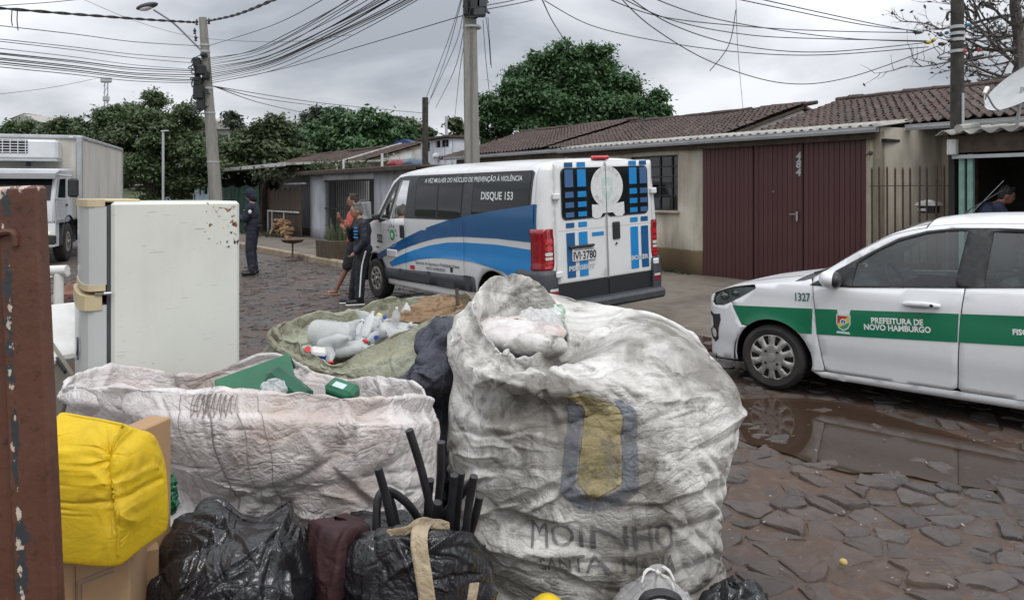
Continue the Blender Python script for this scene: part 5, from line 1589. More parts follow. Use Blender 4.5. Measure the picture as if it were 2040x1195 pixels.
b = MB(); b.bar((1.8, 1.08, 2.20), (1.95, 1.46, 2.16), .05, .05, b=.01); b.bar((1.85, 1.08, 1.62), (1.93, 1.46, 1.62), .03, .03); ar = b.build('mirror_arm', M['zinc'], cab)
MB().box((1.94, 1.48, 1.88), (.10, .24, .46), b=.05).build('mirror', M['black_plastic'], ar)
low_ = MB(); low_.prism([(1.62, 1.02), (1.95, 1.02), (1.98, .45), (1.62, .45)], lambda x, z, y: (x, y, z), -1.1, 1.1); low_.build('bumper', M['cab_white'], truck)
b = MB(); b.box((1.97, 0, .62), (.12, 2.24, .22), b=.03); b.build('bumper_bar', M['black_plastic'], truck)
def m_lamp():
 k = NT('lit_headlamp'); k.color((.9, .85, .6)); k.b.inputs['Emission Color'].default_value = (1, .86, .5, 1); k.b.inputs['Emission Strength'].default_value = .5
 return k.m
M['lit'] = m_lamp()
for y in (.85, -.85): MB().ball((2.02, y, .78), (.05, .14, .09), 12, 8).build('headlamp', M['lit'], truck)
for sd in (1, -1):
 mg = well(truck, .75, .55, .64, sd * .8, sd * 1.13); mg.name = 'mudguard'; mg.data.materials[0] = M['grey_plastic']
b = MB(); b.box((-2.5, .45, .85), (7.4, .12, .22)); b.box((-2.5, -.45, .85), (7.4, .12, .22)); b.box((-1.2, .9, .7), (1.0, .5, .5), b=.05); b.build('chassis', M['black_plastic'], truck)
for x_ in (.75, -4.2):
 for sd in (1, -1): wheel(truck, (x_, sd * .98, .5), sd, .5, .26, .27, 'steel', None)
# ------------------------------------------------------------------ sacks: lofted rings, then wrinkled by a small cloth solver
def ring8(pts, C):
 """closed ring through control points, C columns"""
 c = catmull(pts, 24, True)
 A = np.array([tuple(p) for p in c])
 # even spacing per control span keeps columns aligned from ring to ring
 idx = np.linspace(0, len(A), C, endpoint=False)
 i0 = np.floor(idx).astype(int) % len(A); i1 = (i0 + 1) % len(A); f = (idx - np.floor(idx))[:, None]
 return A[i0] * (1 - f) + A[i1] * f
def sring(cx, cy, rx, ry, z, e=2.6, C=96, rot=0.0, tilt=(0, 0)):
 """superellipse ring; starts at +x and runs by the front (-y)"""
 t = np.linspace(0, 2 * np.pi, C, endpoint=False)
 c, s = np.cos(t), -np.sin(t)
 x = np.sign(c) * np.abs(c) ** (2 / e) * rx; y = np.sign(s) * np.abs(s) ** (2 / e) * ry
 X = x * math.cos(rot) - y * math.sin(rot); Y = x * math.sin(rot) + y * math.cos(rot)
 return np.stack([cx + X, cy + Y, z + tilt[0] * X + tilt[1] * Y], -1)
def loft(rings, Rn):
 """rows spaced evenly along the mean meridian, Catmull-Rom between rings"""
 K = np.array(rings)
 seg = np.linalg.norm(np.diff(K, axis=0), axis=-1).mean(1)
 cum = np.concatenate([[0], np.cumsum(seg)])
 t = np.linspace(0, cum[-1], Rn)
 out = []
 for q in t:
  i = min(int(np.searchsorted(cum, q, 'right')) - 1, len(K) - 2)
  s = (q - cum[i]) / max(seg[i], 1e-6)
  p0, p1, p2, p3 = K[max(i - 1, 0)], K[i], K[i + 1], K[min(i + 2, len(K) - 1)]
  out.append(.5 * (2 * p1 + (p2 - p0) * s + (2 * p0 - 5 * p1 + 4 * p2 - p3) * s * s + (3 * p1 - p0 - 3 * p2 + p3) * s ** 3))
 return np.array(out)
def gridnorm(P, closed=True):
 if closed: du = np.roll(P, -1, 1) - np.roll(P, 1, 1)
 else: du = np.gradient(P, axis=1)
 dv = np.gradient(P, axis=0)
 return norm(np.cross(du, dv))
def lay_folds(X, specs, closed=True, seed=0):
 """press single folds into the sheet. Each spec: n, u=(u0,u1), v=(v0,v1) as fractions, ang (deg, 0 = round the sack, 90 = upwards) and
 its spread, L, w, a ranges in metres, val = share of valleys, at=(u,v) makes the folds run towards a gathering point"""
 rs = np.random.default_rng(seed)
 N = -gridnorm(X, closed) if closed else gridnorm(X, closed)
 Rn, C = X.shape[:2]
 D = np.zeros((Rn, C))
 W = .010 * np.stack([fbm(X * 9 + seed, 2), fbm(X * 9 + seed + 5, 2), fbm(X * 9 + seed + 11, 2)], -1)
 Xw = X + W
 for sp in specs:
  for _ in range(sp['n']):
   u = rs.uniform(*sp['u']); v = rs.uniform(*sp['v'])
   r0 = int(np.clip(v * (Rn - 1), 1, Rn - 2)); c0 = int(u * C) % C if closed else int(np.clip(u * (C - 1), 1, C - 2))
   p0 = X[r0, c0]
   e_u = X[r0, (c0 + 1) % C] - X[r0, (c0 - 1) % C]; du = np.linalg.norm(e_u) / 2 + 1e-6
   e_v = X[r0 + 1, c0] - X[r0 - 1, c0]; dv = np.linalg.norm(e_v) / 2 + 1e-6
   eu = e_u / (2 * du); ev = e_v - eu * (e_v @ eu); ev = ev / (np.linalg.norm(ev) + 1e-9)
   if 'at' in sp:
    ua, va = sp['at']
    dx = (ua - u) * C * du; dy = (va - v) * Rn * dv
    th = math.atan2(dy, dx) + rs.normal(0, R(sp.get('sd', 8)))
   else: th = R(rs.normal(sp['ang'], sp.get('sd', 10)))
   L = rs.uniform(*sp['L']); w = rs.uniform(*sp['w']); a = rs.uniform(*sp['a'])
   kap = rs.normal(0, sp.get('curve', .8)) + sp.get('sag', 0)
   hw = min(int(L * .62 / min(du, 9) + 3), C // 2 - 1); hh = int(L * .62 / dv + 3)
   ra, rb = max(0, r0 - hh), min(Rn, r0 + hh + 1)
   ci = (np.arange(c0 - hw, c0 + hw + 1)) % C if closed else np.arange(max(0, c0 - hw), min(C, c0 + hw + 1))
   Q = Xw[ra:rb][:, ci] - p0
   x = Q @ eu; y = Q @ ev
   s_ = x * math.cos(th) + y * math.sin(th); t = -x * math.sin(th) + y * math.cos(th)
   t = t - kap * s_ * s_ / 2
   q = np.clip(1 - (2 * s_ / L) ** 2, 0, 1)
   ww = w * (.35 + .65 * q)                    # folds narrow towards their ends
   k = rs.choice((.45, 1.0, 1.0, 2.0))            # one flank steeper than the other
   xx = np.where(t > 0, t / ww, -t / (ww * k))
   z = np.abs(Q @ N[r0, c0]) < L * .5 + .05
   prof = np.clip(1 - xx, 0, 1) ** 2 * (1 + .6 * xx)
   sgn = -1 if rs.random() < sp.get('val', .5) else 1
   D[np.ix_(np.arange(ra, rb), ci)] += sgn * a * q * prof * z
 return X + N * D[..., None]
def fabric(P, specs, closed=True, seed=0, lump=.02, lf=2.2, zmin=0.0, edge=None):
 """soft large unevenness, then the folds"""
 N = -gridnorm(P, closed) if closed else gridnorm(P, closed)
 X = P + N * (lump * fbm(P * lf + seed, 2))[..., None]
 X = lay_folds(X, specs, closed, seed)
 X[..., 2] = np.maximum(X[..., 2], zmin)
 return X
def rim_of(ring, out=.018, drop=.05, deep=.2, shrink=.93, wave=.010, seed=0):
 """a thin cloth edge: the wall just below it, the edge, and the inside going straight down"""
 c = ring.mean(0); v = ring - c; v[:, 2] = 0; d = norm(v)
 t = np.linspace(0, 2 * np.pi, len(ring), endpoint=False)
 q = np.stack([np.cos(t) * 2.4, np.sin(t) * 2.4, 0 * t + seed], -1)
 wz = wave * fbm(q, 3) * 1.6; wr = wave * fbm(q + 9, 3)
 e = ring + d * wr[:, None]; e[:, 2] += wz
 lo = ring + d * (out + wr * .6)[:, None]; lo[:, 2] -= drop
 i1 = e - d * .006; i1[:, 2] -= .004
 i2 = ring - d * .02; i2[:, 2] -= drop * 1.2
 i3 = c + (ring - c) * np.array([shrink, shrink, 1]); i3[:, 2] -= deep
 return [lo, e - d * .001 + np.array([0, 0, -.004]), e, i1, i2, i3]
ALL = (0.0, 1.0)
def F_(n, u, v, ang, L, w, a, sd=12, val=.5, **kw):
 d = dict(n=n, u=u, v=v, ang=ang, sd=sd, L=L, w=w, a=a, val=val); d.update(kw); return d
def grid_mesh(name, X, mat, parent=None, closed=True, cap0=False, cap1=False, thick=.004, sub=0, flip=False):
 Rr, C = X.shape[:2]
 idx = np.arange(Rr * C).reshape(Rr, C)
 if closed:
  nx_ = np.roll(idx, -1, 1)
  F = np.stack([idx[:-1], nx_[:-1], nx_[1:], idx[1:]], -1).reshape(-1, 4)
 else:
  F = np.stack([idx[:-1, :-1], idx[:-1, 1:], idx[1:, 1:], idx[1:, :-1]], -1).reshape(-1, 4)
 if flip: F = F[:, ::-1]
 Fl = F.tolist()
 V = X.reshape(-1, 3)
 if cap0: Fl.append(idx[0].tolist()[::-1])
 if cap1: Fl.append(idx[-1].tolist())
 me = newmesh(name, V, Fl, True, None, [mat])
 uv = me.uv_layers.new(name='UVMap')
 u = np.tile(np.arange(C) / C, Rr); v = np.repeat(np.arange(Rr) / Rr, C)
 li = np.zeros(len(me.loops), dtype=np.int32); me.loops.foreach_get('vertex_index', li)
 uvs = np.stack([u[li], v[li]], -1).ravel()
 uv.data.foreach_set('uv', uvs)
 o = link(name, me, parent)
 if sub:
  m = o.modifiers.new('sub', 'SUBSURF'); m.levels = sub; m.render_levels = sub
 if thick:
  m = o.modifiers.new('thick', 'SOLIDIFY'); m.thickness = thick; m.offset = -1
 return o
def on_grid(X, closed=True, off=.003):
 """surface function of a wrinkled sheet: (col, row) in grid units -> point"""
 N = gridnorm(X, closed)
 Rr, C = X.shape[:2]
 def f(a, b):
  i = min(max(b, 0), Rr - 1.001); i0 = int(i); fi = i - i0
  j0 = int(math.floor(a)); fj = a - j0
  def g(A): return (A[i0, j0 % C] * (1 - fj) + A[i0, (j0 + 1) % C] * fj) * (1 - fi) + (A[i0 + 1, j0 % C] * (1 - fj) + A[i0 + 1, (j0 + 1) % C] * fj) * fi
  p = g(X) + norm(g(N)) * off
  return tuple(p)
 return f
def fine_text(name, s, mat, fn, a, b, size, parent, sx=1.0, step=.02, bold=0.0):
 """lettering cut fine enough to follow a crumpled surface"""
 V, F = text2d(s, size, 'CENTER', bold, 0, sx)
 me = bpy.data.meshes.new('t'); me.from_pydata([(x, y, 0) for x, y in V], [], F)
 bm = bmesh.new(); bm.from_mesh(me)
 bmesh.ops.triangulate(bm, faces=bm.faces)
 for _ in range(4):
  e = [e for e in bm.edges if e.calc_length() > step]
  if not e: break
  bmesh.ops.subdivide_edges(bm, edges=e, cuts=1)
 bmesh.ops.triangulate(bm, faces=bm.faces)
 for v in bm.verts: v.co = fn(a + v.co.x, b + v.co.y)
 me2 = bpy.data.meshes.new(name); bm.to_mesh(me2); bm.free()
 me2.materials.append(mat)
 bpy.data.meshes.remove(me)
 return link(name, me2, parent)
# ================================================================== the big white sack
bigbag = thing('bulk_sack', 'tall dirty white woven bulk sack with faded blue and yellow print', 'sack', (.34, 3.3, 0))
C = 600
L0 = lambda px, py, Y: tuple(at(px, py, Y) - Vector((.34, 3.3, 0)))
bx0 = .339
def bring(py, pl, pr, ry, e=2.7, cy=0.0, dz=None, lean=(0, 0)):
 s = 3.3 / FPX
 cx = ((pl + pr) / 2 - CX) * s - .34; rx = (pr - pl) / 2 * s * .905
 z = CH - (py - HZ) * s
 return sring(cx, cy, rx, ry, z, e, C, 0, lean)
lip = [(1132, 664, 3.40), (1112, 698, 3.20), (1050, 714, 3.00), (984, 690, 3.02), (938, 606, 3.3), (978, 560, 3.52), (1052, 549, 3.64), (1112, 610, 3.56)]
lip_o = [(1195, 655, 3.42), (1165, 720, 3.08), (1050, 752, 2.90), (962, 722, 2.96), (915, 640, 3.28), (958, 592, 3.60), (1052, 575, 3.78), (1160, 615, 3.68)]
lip_i = [(1108, 672, 3.42), (1102, 712, 3.22), (1052, 730, 3.07), (1000, 706, 3.10), (962, 640, 3.32), (992, 600, 3.49), (1046, 590, 3.59), (1090, 620, 3.56)]
deep = [(1095, 740, 3.42), (1088, 755, 3.26), (1050, 765, 3.15), (1012, 750, 3.18), (990, 720, 3.34), (1010, 690, 3.47), (1048, 680, 3.54), (1080, 695, 3.50)]
# the first column of a ring is +x, running by the front
rings = [
 bring(1172, 985, 1430, .40, 2.6), bring(1165, 950, 1464, .50, 2.8), bring(1100, 935, 1458, .53, 2.9), bring(1030, 905, 1452, .56, 2.9), bring(960, 884, 1456, .58, 2.8),
 bring(905, 872, 1462, .595, 2.7), bring(850, 869, 1474, .60, 2.6), bring(790, 872, 1479, .59, 2.5), bring(740, 880, 1470, .56, 2.4, .01),
]
for q in ([(1412, 706, 3.3), (1318, 742, 2.88), (1120, 775, 2.74), (960, 748, 2.83), (891, 695, 3.25), (930, 655, 3.66), (1100, 642, 3.84), (1330, 656, 3.66)],
          [(1358, 660, 3.35), (1285, 707, 2.98), (1090, 755, 2.82), (955, 730, 2.90), (903, 655, 3.27), (945, 615, 3.62), (1075, 600, 3.79), (1300, 628, 3.70)],
          [(1290, 634, 3.4), (1230, 690, 3.05), (1065, 744, 2.88), (957, 718, 2.94), (910, 640, 3.28), (955, 600, 3.60), (1060, 585, 3.77), (1230, 612, 3.68)]):
 rings.append(ring8([L0(*p) for p in q], C))
rings.append(ring8([L0(*p) for p in lip_o], C))
rings += rim_of(ring8([L0(*p) for p in lip], C), .02, .05, .22, .86, .012, 7)
P = loft(rings, 460)
N = -gridnorm(P); P = P + N * (.030 * fbm(P * 2.0 + 4, 2) * np.clip((1.1 - P[..., 2]) / .3, 0, 1))[..., None]
FR = (.06, .46)
XB = fabric(P, [
 F_(26, FR, (.10, .55), 4, (.35, .85), (.035, .08), (.010, .022), 9, .6, sag=-.5),          # long sagging folds round the belly
 F_(60, FR, (.08, .62), 2, (.15, .45), (.015, .035), (.005, .012), 14, .6, sag=-.4),
 F_(26, (.02, .20), (.08, .40), 40, (.20, .5), (.02, .05), (.008, .018), 14, .6),             # drawn up from the lower right
 F_(22, (.28, .50), (.06, .42), -28, (.2, .55), (.02, .05), (.008, .018), 14, .6),
 F_(40, FR, (.60, .78), 0, (.2, .5), (.02, .045), (.006, .014), 16, .5, at=(.36, .95)),  # drawn towards the mouth
 F_(30, (.30, .62), (.72, .90), 70, (.10, .28), (.012, .03), (.005, .012), 16, .5),
 F_(160, FR, (.06, .82), 5, (.05, .16), (.006, .014), (.0018, .0045), 30, .55),
 F_(120, (.5, 1.0), (.06, .8), 5, (.2, .5), (.02, .05), (.006, .014), 25, .5)], True, 2, .0, zmin=0)
C = XB.shape[1]
bag_o = grid_mesh('sack_cloth', XB, M['bag_big'], bigbag, cap1=True, thick=.003, flip=True)
def m_print(name, col, base, fade):
 k = m_cloth(name, base, tuple(x * .85 for x in base), (.22, .195, .165), .75)
 t = k.node_tree; b = t.nodes['Principled BSDF']
 l = b.inputs['Base Color'].links[0]; src = l.from_socket
 mx_ = t.nodes.new('ShaderNodeMix'); mx_.data_type = 'RGBA'; mx_.blend_type = 'MULTIPLY'; mx_.inputs[0].default_value = 1
 t.links.new(src, mx_.inputs[6]); mx_.inputs[7].default_value = col + (1,); t.links.new(mx_.outputs[2], b.inputs['Base Color'])
 nz = t.nodes.new('ShaderNodeTexNoise'); nz.inputs['Scale'].default_value = 14; nz.inputs['Detail'].default_value = 7; nz.inputs['Roughness'].default_value = .7
 tc_ = t.nodes.new('ShaderNodeTexCoord'); t.links.new(tc_.outputs['Object'], nz.inputs[0])
 mr = t.nodes.new('ShaderNodeMapRange'); t.links.new(nz.outputs[0], mr.inputs[0]); mr.inputs[1].default_value = fade; mr.inputs[2].default_value = fade + .16; mr.inputs[3].default_value = .96; mr.inputs[4].default_value = .30
 tr = t.nodes.new('ShaderNodeBsdfTransparent'); ms = t.nodes.new('ShaderNodeMixShader')
 t.links.new(mr.outputs[0], ms.inputs[0]); t.links.new(tr.outputs[0], ms.inputs[1]); t.links.new(b.outputs[0], ms.inputs[2])
 t.links.new(ms.outputs[0], t.nodes['Material Output'].inputs[0])
 return k
M['ink_blue'] = m_print('ink_blue', (.44, .49, .62), (.60, .58, .54), .47)
M['ink_yellow'] = m_print('ink_yellow', (.86, .77, .45), (.62, .60, .56), .47)
M['ink_grey'] = m_print('ink_grey', (.34, .35, .39), (.60, .58, .54), .47)
M['ink_line'] = pm('ink_line', (.24, .20, .19), None, rough=.8)
# find the grid place seen at a pixel of the photograph: the front sheet's columns and rows near it
BL = np.array((.34, 3.3, 0))
def grid_pix(X, loc):
 W = X + loc
 px = CX + FPX * W[..., 0] / W[..., 1]; py = HZ + FPX * (CH - W[..., 2]) / W[..., 1]
 return px, py
GPX, GPY = grid_pix(XB, BL)
Cq = slice(int(C * .08), int(C * .42))
def row_at(py, col):
 c = GPY[:, col]; r = np.nonzero((c < py))[0]
 return int(r[0]) if len(r) else 0
colc = int(C * .25) + int(np.argmin(np.abs(GPX[XB.shape[0] // 3, int(C * .25) - 60:int(C * .25) + 60] - 1196))) - 60
# logo box in grid units
r_top, r_bot = row_at(800, colc), row_at(1015, colc)
cols = [c for c in range(int(C * .1), int(C * .42))]
def col_at(px, row): return min(cols, key=lambda c: abs(GPX[row, c] - px))
rm = (r_top + r_bot) // 2
cl_, cr_ = col_at(1124, rm), col_at(1272, rm)
fB = on_grid(XB, True, -.0055)
fB2 = on_grid(XB, True, -.0060)
def UV(u, v): return (cl_ + (cr_ - cl_) * u, r_bot + (r_top - r_bot) * v)
def gsheet(name, mat, uvpoly, fn, parent, step=1.3):
 poly = [UV(u, v) for u, v in uvpoly]
 return sheet(name, mat, fn, poly, (), step, parent, angle=180)
gsheet('print', M['ink_blue'], [(0, .96), (.245, .96), (.245, .22), (.49, .10), (.49, -.02), (.27, .03), (.02, .17)], fB, bigbag)
gsheet('print', M['ink_blue'], [(.51, -.02), (.51, .10), (.755, .22), (.755, .93), (.98, 1.06), (.985, .17), (.75, .03)], fB, bigbag)
gsheet('print', M['ink_yellow'], [(.275, 1.17), (.73, 1.17), (.735, .24), (.5, .135), (.275, .24)], fB, bigbag)
rt = row_at(1068, colc); ct = (cl_ + cr_) / 2
wcol = abs(cr_ - cl_) / 148.0     # grid columns for one photograph pixel
hrow = abs(r_top - r_bot) / 215.0
sgn = 1 if cr_ > cl_ else -1
def ftext(s, py, size_px, w_px, dx):
 V, F = text2d(s, 1.0); w0 = V[:, 0].max() - V[:, 0].min()
 fn = lambda a, b: fB2(ct + sgn * (a + dx) * wcol, row_at(py, colc) + b * hrow)
 fine_text('print_lettering', s, M['ink_grey'], fn, 0, 0, size_px, bigbag, w_px / (w0 * size_px), step=4)
ftext('MOINHO', 1072, 72, 330, 12)
ftext('SANTA MARIA', 1122, 52, 300, 20)
# a knotted thin plastic bag and folded cloth showing in the sack's mouth
def blob(name, label, cat, c, rad, mat, seed, ease=1.08, amp=.02, din=.03, dout=.02, parent=None, Cn=140, Rn=80, e=2.2, fs=6, group=None, bend=.25, iters=60, zmin=-9, k_=1.0):
 """small crumpled bag"""
 rr = []
 for k in range(9):
  th = math.pi * (k + .15) / 8.3
  rr.append(sring(0, 0, max(.02, rad[0] * math.sin(th) ** .8), max(.02, rad[1] * math.sin(th) ** .8), -rad[2] * math.cos(th), e, Cn))
 P = loft(rr, Rn)
 m_ = max(rad)
 X = fabric(P, [F_(40, ALL, (.05, .95), 80, (m_ * .8, m_ * 2), (m_ * .10, m_ * .25), (m_ * .05 * k_, m_ * .12 * k_), 40, .55), F_(70, ALL, (.05, .95), 60, (m_ * .4, m_), (m_ * .05, m_ * .12), (m_ * .02 * k_, m_ * .05 * k_), 60, .5)], True, seed, m_ * .12 * k_, 1.2 / m_, zmin)
 o = grid_mesh(name, X, mat, parent, cap0=True, cap1=True, thick=0, flip=True)
 o.location = c
 if parent is None: tag(o, label, cat, group)
 return o
blob('plastic_bag', 'thin white plastic bag sticking out of the tall sack', 'plastic bag', at(1075, 650, 3.45), (.11, .09, .08), M['film_thin'], 3)
blob('plastic_bag', 'white bag with green print at the rim of the tall sack', 'plastic bag', at(1108, 640, 3.52), (.05, .05, .08), m_cloth('bag_greenprint', (.7, .72, .68), (.62, .68, .62), (.12, .36, .2), .6, sc=7), 5)
blob('cloth_bundle', 'crumpled pale cloth at the front of the tall sack mouth', 'cloth', at(1060, 686, 3.2), (.15, .13, .06), M['bag_big'], 7, k_=.3)
blob('cloth_bundle', 'folded pinkish cloth bundle inside the tall sack mouth', 'cloth', at(1034, 662, 3.34), (.21, .22, .06), M['bag_pink'], 6, k_=.3)
# ================================================================== the wide pinkish sack on the left
pk0 = Vector((-1.03, 2.95, 0))
pink = thing('woven_sack', 'wide open pinkish white woven sack full of green plastic', 'sack', pk0)
C = 600
L1 = lambda px, py, Y: tuple(at(px, py, Y) - pk0)
def pring(lst): return ring8([L1(*p) for p in lst], C)
rings = [
 sring(.10, 0, .42, .34, .0, 2.6, C), sring(.10, 0, .54, .42, .03, 2.8, C), sring(.09, .0, .57, .45, .3, 2.8, C),
 pring([(868, 1000, 2.95), (790, 1050, 2.60), (560, 1060, 2.50), (390, 1030, 2.58), (330, 985, 2.9), (360, 960, 3.2), (560, 940, 3.32), (780, 950, 3.25)]),
 pring([(874, 900, 2.95), (800, 930, 2.55), (560, 940, 2.42), (340, 930, 2.50), (270, 890, 2.9), (310, 870, 3.22), (560, 860, 3.38), (800, 860, 3.3)]),
 pring([(873, 840, 2.95), (795, 850, 2.52), (550, 850, 2.40), (300, 845, 2.48), (185, 830, 2.9), (255, 800, 3.25), (560, 790, 3.42), (800, 800, 3.32)]),
]
rings += rim_of(pring([(858, 800, 2.94), (825, 788, 2.72), (760, 790, 2.56), (650, 786, 2.48), (530, 783, 2.44), (420, 780, 2.46), (300, 776, 2.52), (190, 772, 2.66), (131, 768, 2.86), (165, 742, 3.06), (235, 731, 3.22), (400, 745, 3.32), (546, 700, 3.38), (650, 752, 3.36), (750, 755, 3.30), (835, 765, 3.12)]), .02, .06, .24, .9, .014, 3)
P = loft(rings, 380)
XP = fabric(P, [
 F_(16, (.10, .45), (.20, .62), -35, (.4, .9), (.04, .09), (.012, .024), 14, .55),            # slanting across the front
 F_(16, (.05, .30), (.20, .60), 55, (.3, .7), (.03, .07), (.010, .02), 18, .55),
 F_(50, (.04, .48), (.22, .64), -10, (.15, .45), (.015, .035), (.005, .011), 40, .55),
 F_(60, ALL, (.62, .80), 88, (.08, .24), (.012, .03), (.005, .013), 14, .5),                  # gathers under the rim
 F_(30, (.40, .62), (.50, .78), 50, (.15, .4), (.02, .05), (.008, .018), 22, .55),
 F_(170, (.03, .5), (.2, .78), 20, (.05, .16), (.006, .014), (.0016, .004), 60, .55),
 F_(50, (.5, 1.0), (.3, .95), 60, (.15, .4), (.02, .05), (.006, .014), 30, .5)], True, 8, .02)
C = XP.shape[1]; RP = XP.shape[0]
grid_mesh('sack_cloth', XP, M['bag_pink'], pink, cap1=True, thick=.003, flip=True)
# stitched lines running down the front, with the zigzag seam
GX2, GY2 = grid_pix(XP, np.array(pk0))
fP = on_grid(XP, True, -.004)
cols2 = list(range(int(C * .08), int(C * .46)))
def fcol(px, row): return min(cols2, key=lambda c: abs(GX2[row, c] - px))
r_rim = int(np.argmin(np.abs(np.arange(150) - 104)))
rowtop = max(r for r in range(int(RP * .4), int(RP * .86)) if GY2[r, int(C * .27)] > 792)
def vline(px, r0, r1, wob, w=.22, dx=0):
 c0 = fcol(px, rowtop - 16)
 pts = [(c0 + wob * 3 * math.sin(r * .11 + px), r) for r in np.linspace(r0, r1, 90)]
 poly = [(a - w, b) for a, b in pts] + [(a + w, b) for a, b in pts[::-1]]
 sheet('stitching', M['ink_line'], fP, poly, (), 6.0, pink, inner=False, angle=180)
for i, px in enumerate((362, 420, 472, 512)): vline(px, int(RP * .28), rowtop, .35, .5 if px == 420 else .2)
zz = []
for k in range(8):
 c0 = fcol(386 + k * 11.0, rowtop - 20)
 zz.append((c0, rowtop - 8)); zz.append((c0 + 1.5, rowtop - 42))
poly = [(a, b) for a, b in zz]
mbz = MB()
pts = []
for (a0, b0), (a1, b1) in zip(zz[:-1], zz[1:]):
 for t in np.linspace(0, 1, 8, endpoint=False): pts.append(fP(a0 + (a1 - a0) * t, b0 + (b1 - b0) * t))
mbz.tube(pts, .0013, 5); mbz.build('zigzag_stitching', M['ink_line'], pink)
# green plastic things in the pink sack
M['green_plastic'] = pm('green_plastic', (.004, .10, .045), (.008, .14, .06), 8, .3, coat=.3)
M['green_dark'] = pm('green_dark', (.004, .065, .035), (.01, .11, .06), 8, .35, coat=.2)
def crate_half(loc, rz, tilt):
 o = thing('plastic_bin', 'broken green plastic bin slab leaning in the pinkish sack', 'bin', loc, rz)
 o.rotation_euler = (tilt[0], tilt[1], rz)
 b = MB(); b.box((0, 0, 0), (.30, .16, .02), b=.004); b.box((0, -.08, -.06), (.30, .012, .12), b=.004); b.build('shell', M['green_plastic'], o)
 b = MB(); b.box((0, .08, -.06), (.30, .012, .12), b=.004); b.build('side', M['green_plastic'], o)
 return o
crate_half(at(510, 765, 2.95), R(14), (R(48), R(-18)))
can = thing('jerrycan', 'dark green jerrycan lying in the pinkish sack', 'jerrycan', at(575, 778, 2.86), R(-25))
can.rotation_euler = (R(25), R(28), R(-25))
b = MB(); b.box((0, 0, 0), (.22, .10, .11), b=.03); b.build('body', M['green_dark'], can)
b = MB(); b.tube([(.11, 0, .02), (.15, 0, .03)], .02, 10); b.build('neck', M['green_dark'], can)
can = thing('canister', 'small green canister with pale label at the rim of the pinkish sack', 'canister', at(682, 778, 2.84), R(-20))
can.rotation_euler = (R(20), R(12), R(-20))
b = MB(); b.box((0, 0, 0), (.125, .075, .06), b=.014); b.build('body', M['green_plastic'], can)
b = MB(); b.box((-.005, -.01, .0305), (.05, .03, .002), b=.0005); b.build('label', M['print_mint'], can)
b = MB(); b.box((.0, -.039, -.002), (.09, .004, .03), b=.001); b.build('ridge', M['green_dark'], can)
blob('plastic_bottle', 'crushed clear greenish bottle beside the green bin', 'bottle', at(545, 780, 2.76), (.045, .04, .045), M['pet'], 9)
# ================================================================== the green sack behind
gk0 = Vector((-1.25, 4.7, 0))
gsk = thing('woven_sack', 'low olive green woven sack open on clear plastic bottles', 'sack', gk0)
C = 420
L2 = lambda px, py, Y: tuple(at(px, py, Y) - gk0)
def gring(lst): return ring8([L2(*p) for p in lst], C)
rings = [
 sring(.0, 0, .45, .40, .0, 2.5, C), sring(.0, 0, .58, .50, .04, 2.7, C), sring(.0, 0, .64, .55, .35, 2.6, C),
 gring([(965, 700, 4.75), (880, 760, 4.30), (720, 775, 4.12), (590, 735, 4.30), (535, 690, 4.7), (620, 655, 5.15), (770, 640, 5.3), (920, 625, 5.2)]),
 gring([(955, 640, 4.75), (850, 690, 4.30), (690, 742, 4.14), (585, 708, 4.32), (540, 662, 4.7), (625, 632, 5.18), (775, 606, 5.32), (915, 592, 5.22)]),
]
rings += rim_of(gring([(942, 610, 4.75), (890, 628, 4.52), (830, 652, 4.36), (740, 690, 4.24), (664, 720, 4.20), (615, 706, 4.26), (584, 688, 4.36), (556, 668, 4.5), (546, 648, 4.7), (580, 636, 4.95), (640, 620, 5.12), (705, 618, 5.2), (772, 592, 5.26), (840, 594, 5.24), (905, 582, 5.16), (938, 592, 4.95)]), .03, .07, .16, .86, .02, 5)
P = loft(rings, 260)
XG = fabric(P, [
 F_(22, ALL, (.25, .62), 8, (.4, .9), (.05, .11), (.018, .035), 16, .6),
 F_(60, ALL, (.25, .66), 12, (.2, .5), (.02, .05), (.008, .018), 30, .55),
 F_(60, ALL, (.55, .85), 80, (.1, .3), (.015, .04), (.006, .016), 20, .5),
 F_(120, (0, .55), (.3, .8), 10, (.08, .22), (.010, .02), (.003, .007), 50, .55)], True, 12, .03)
C = XG.shape[1]; RG = XG.shape[0]
grid_mesh('sack_cloth', XG, M['bag_green'], gsk, cap1=True, thick=.003, flip=True)
fG = on_grid(XG, True, -.004)
GX3, GY3 = grid_pix(XG, np.array(gk0))
c0 = min(range(int(C * .1), int(C * .45)), key=lambda c: abs(GX3[int(RG * .52), c] - 735))
for dx in (0, 2.2):
 pts = [fG(c0 + dx + .3 * math.sin(r * .1), r) for r in np.linspace(RG * .37, RG * .66, 60)]
 MB().tube(pts, .004, 5).build('stitching', M['bag_green'], gsk)
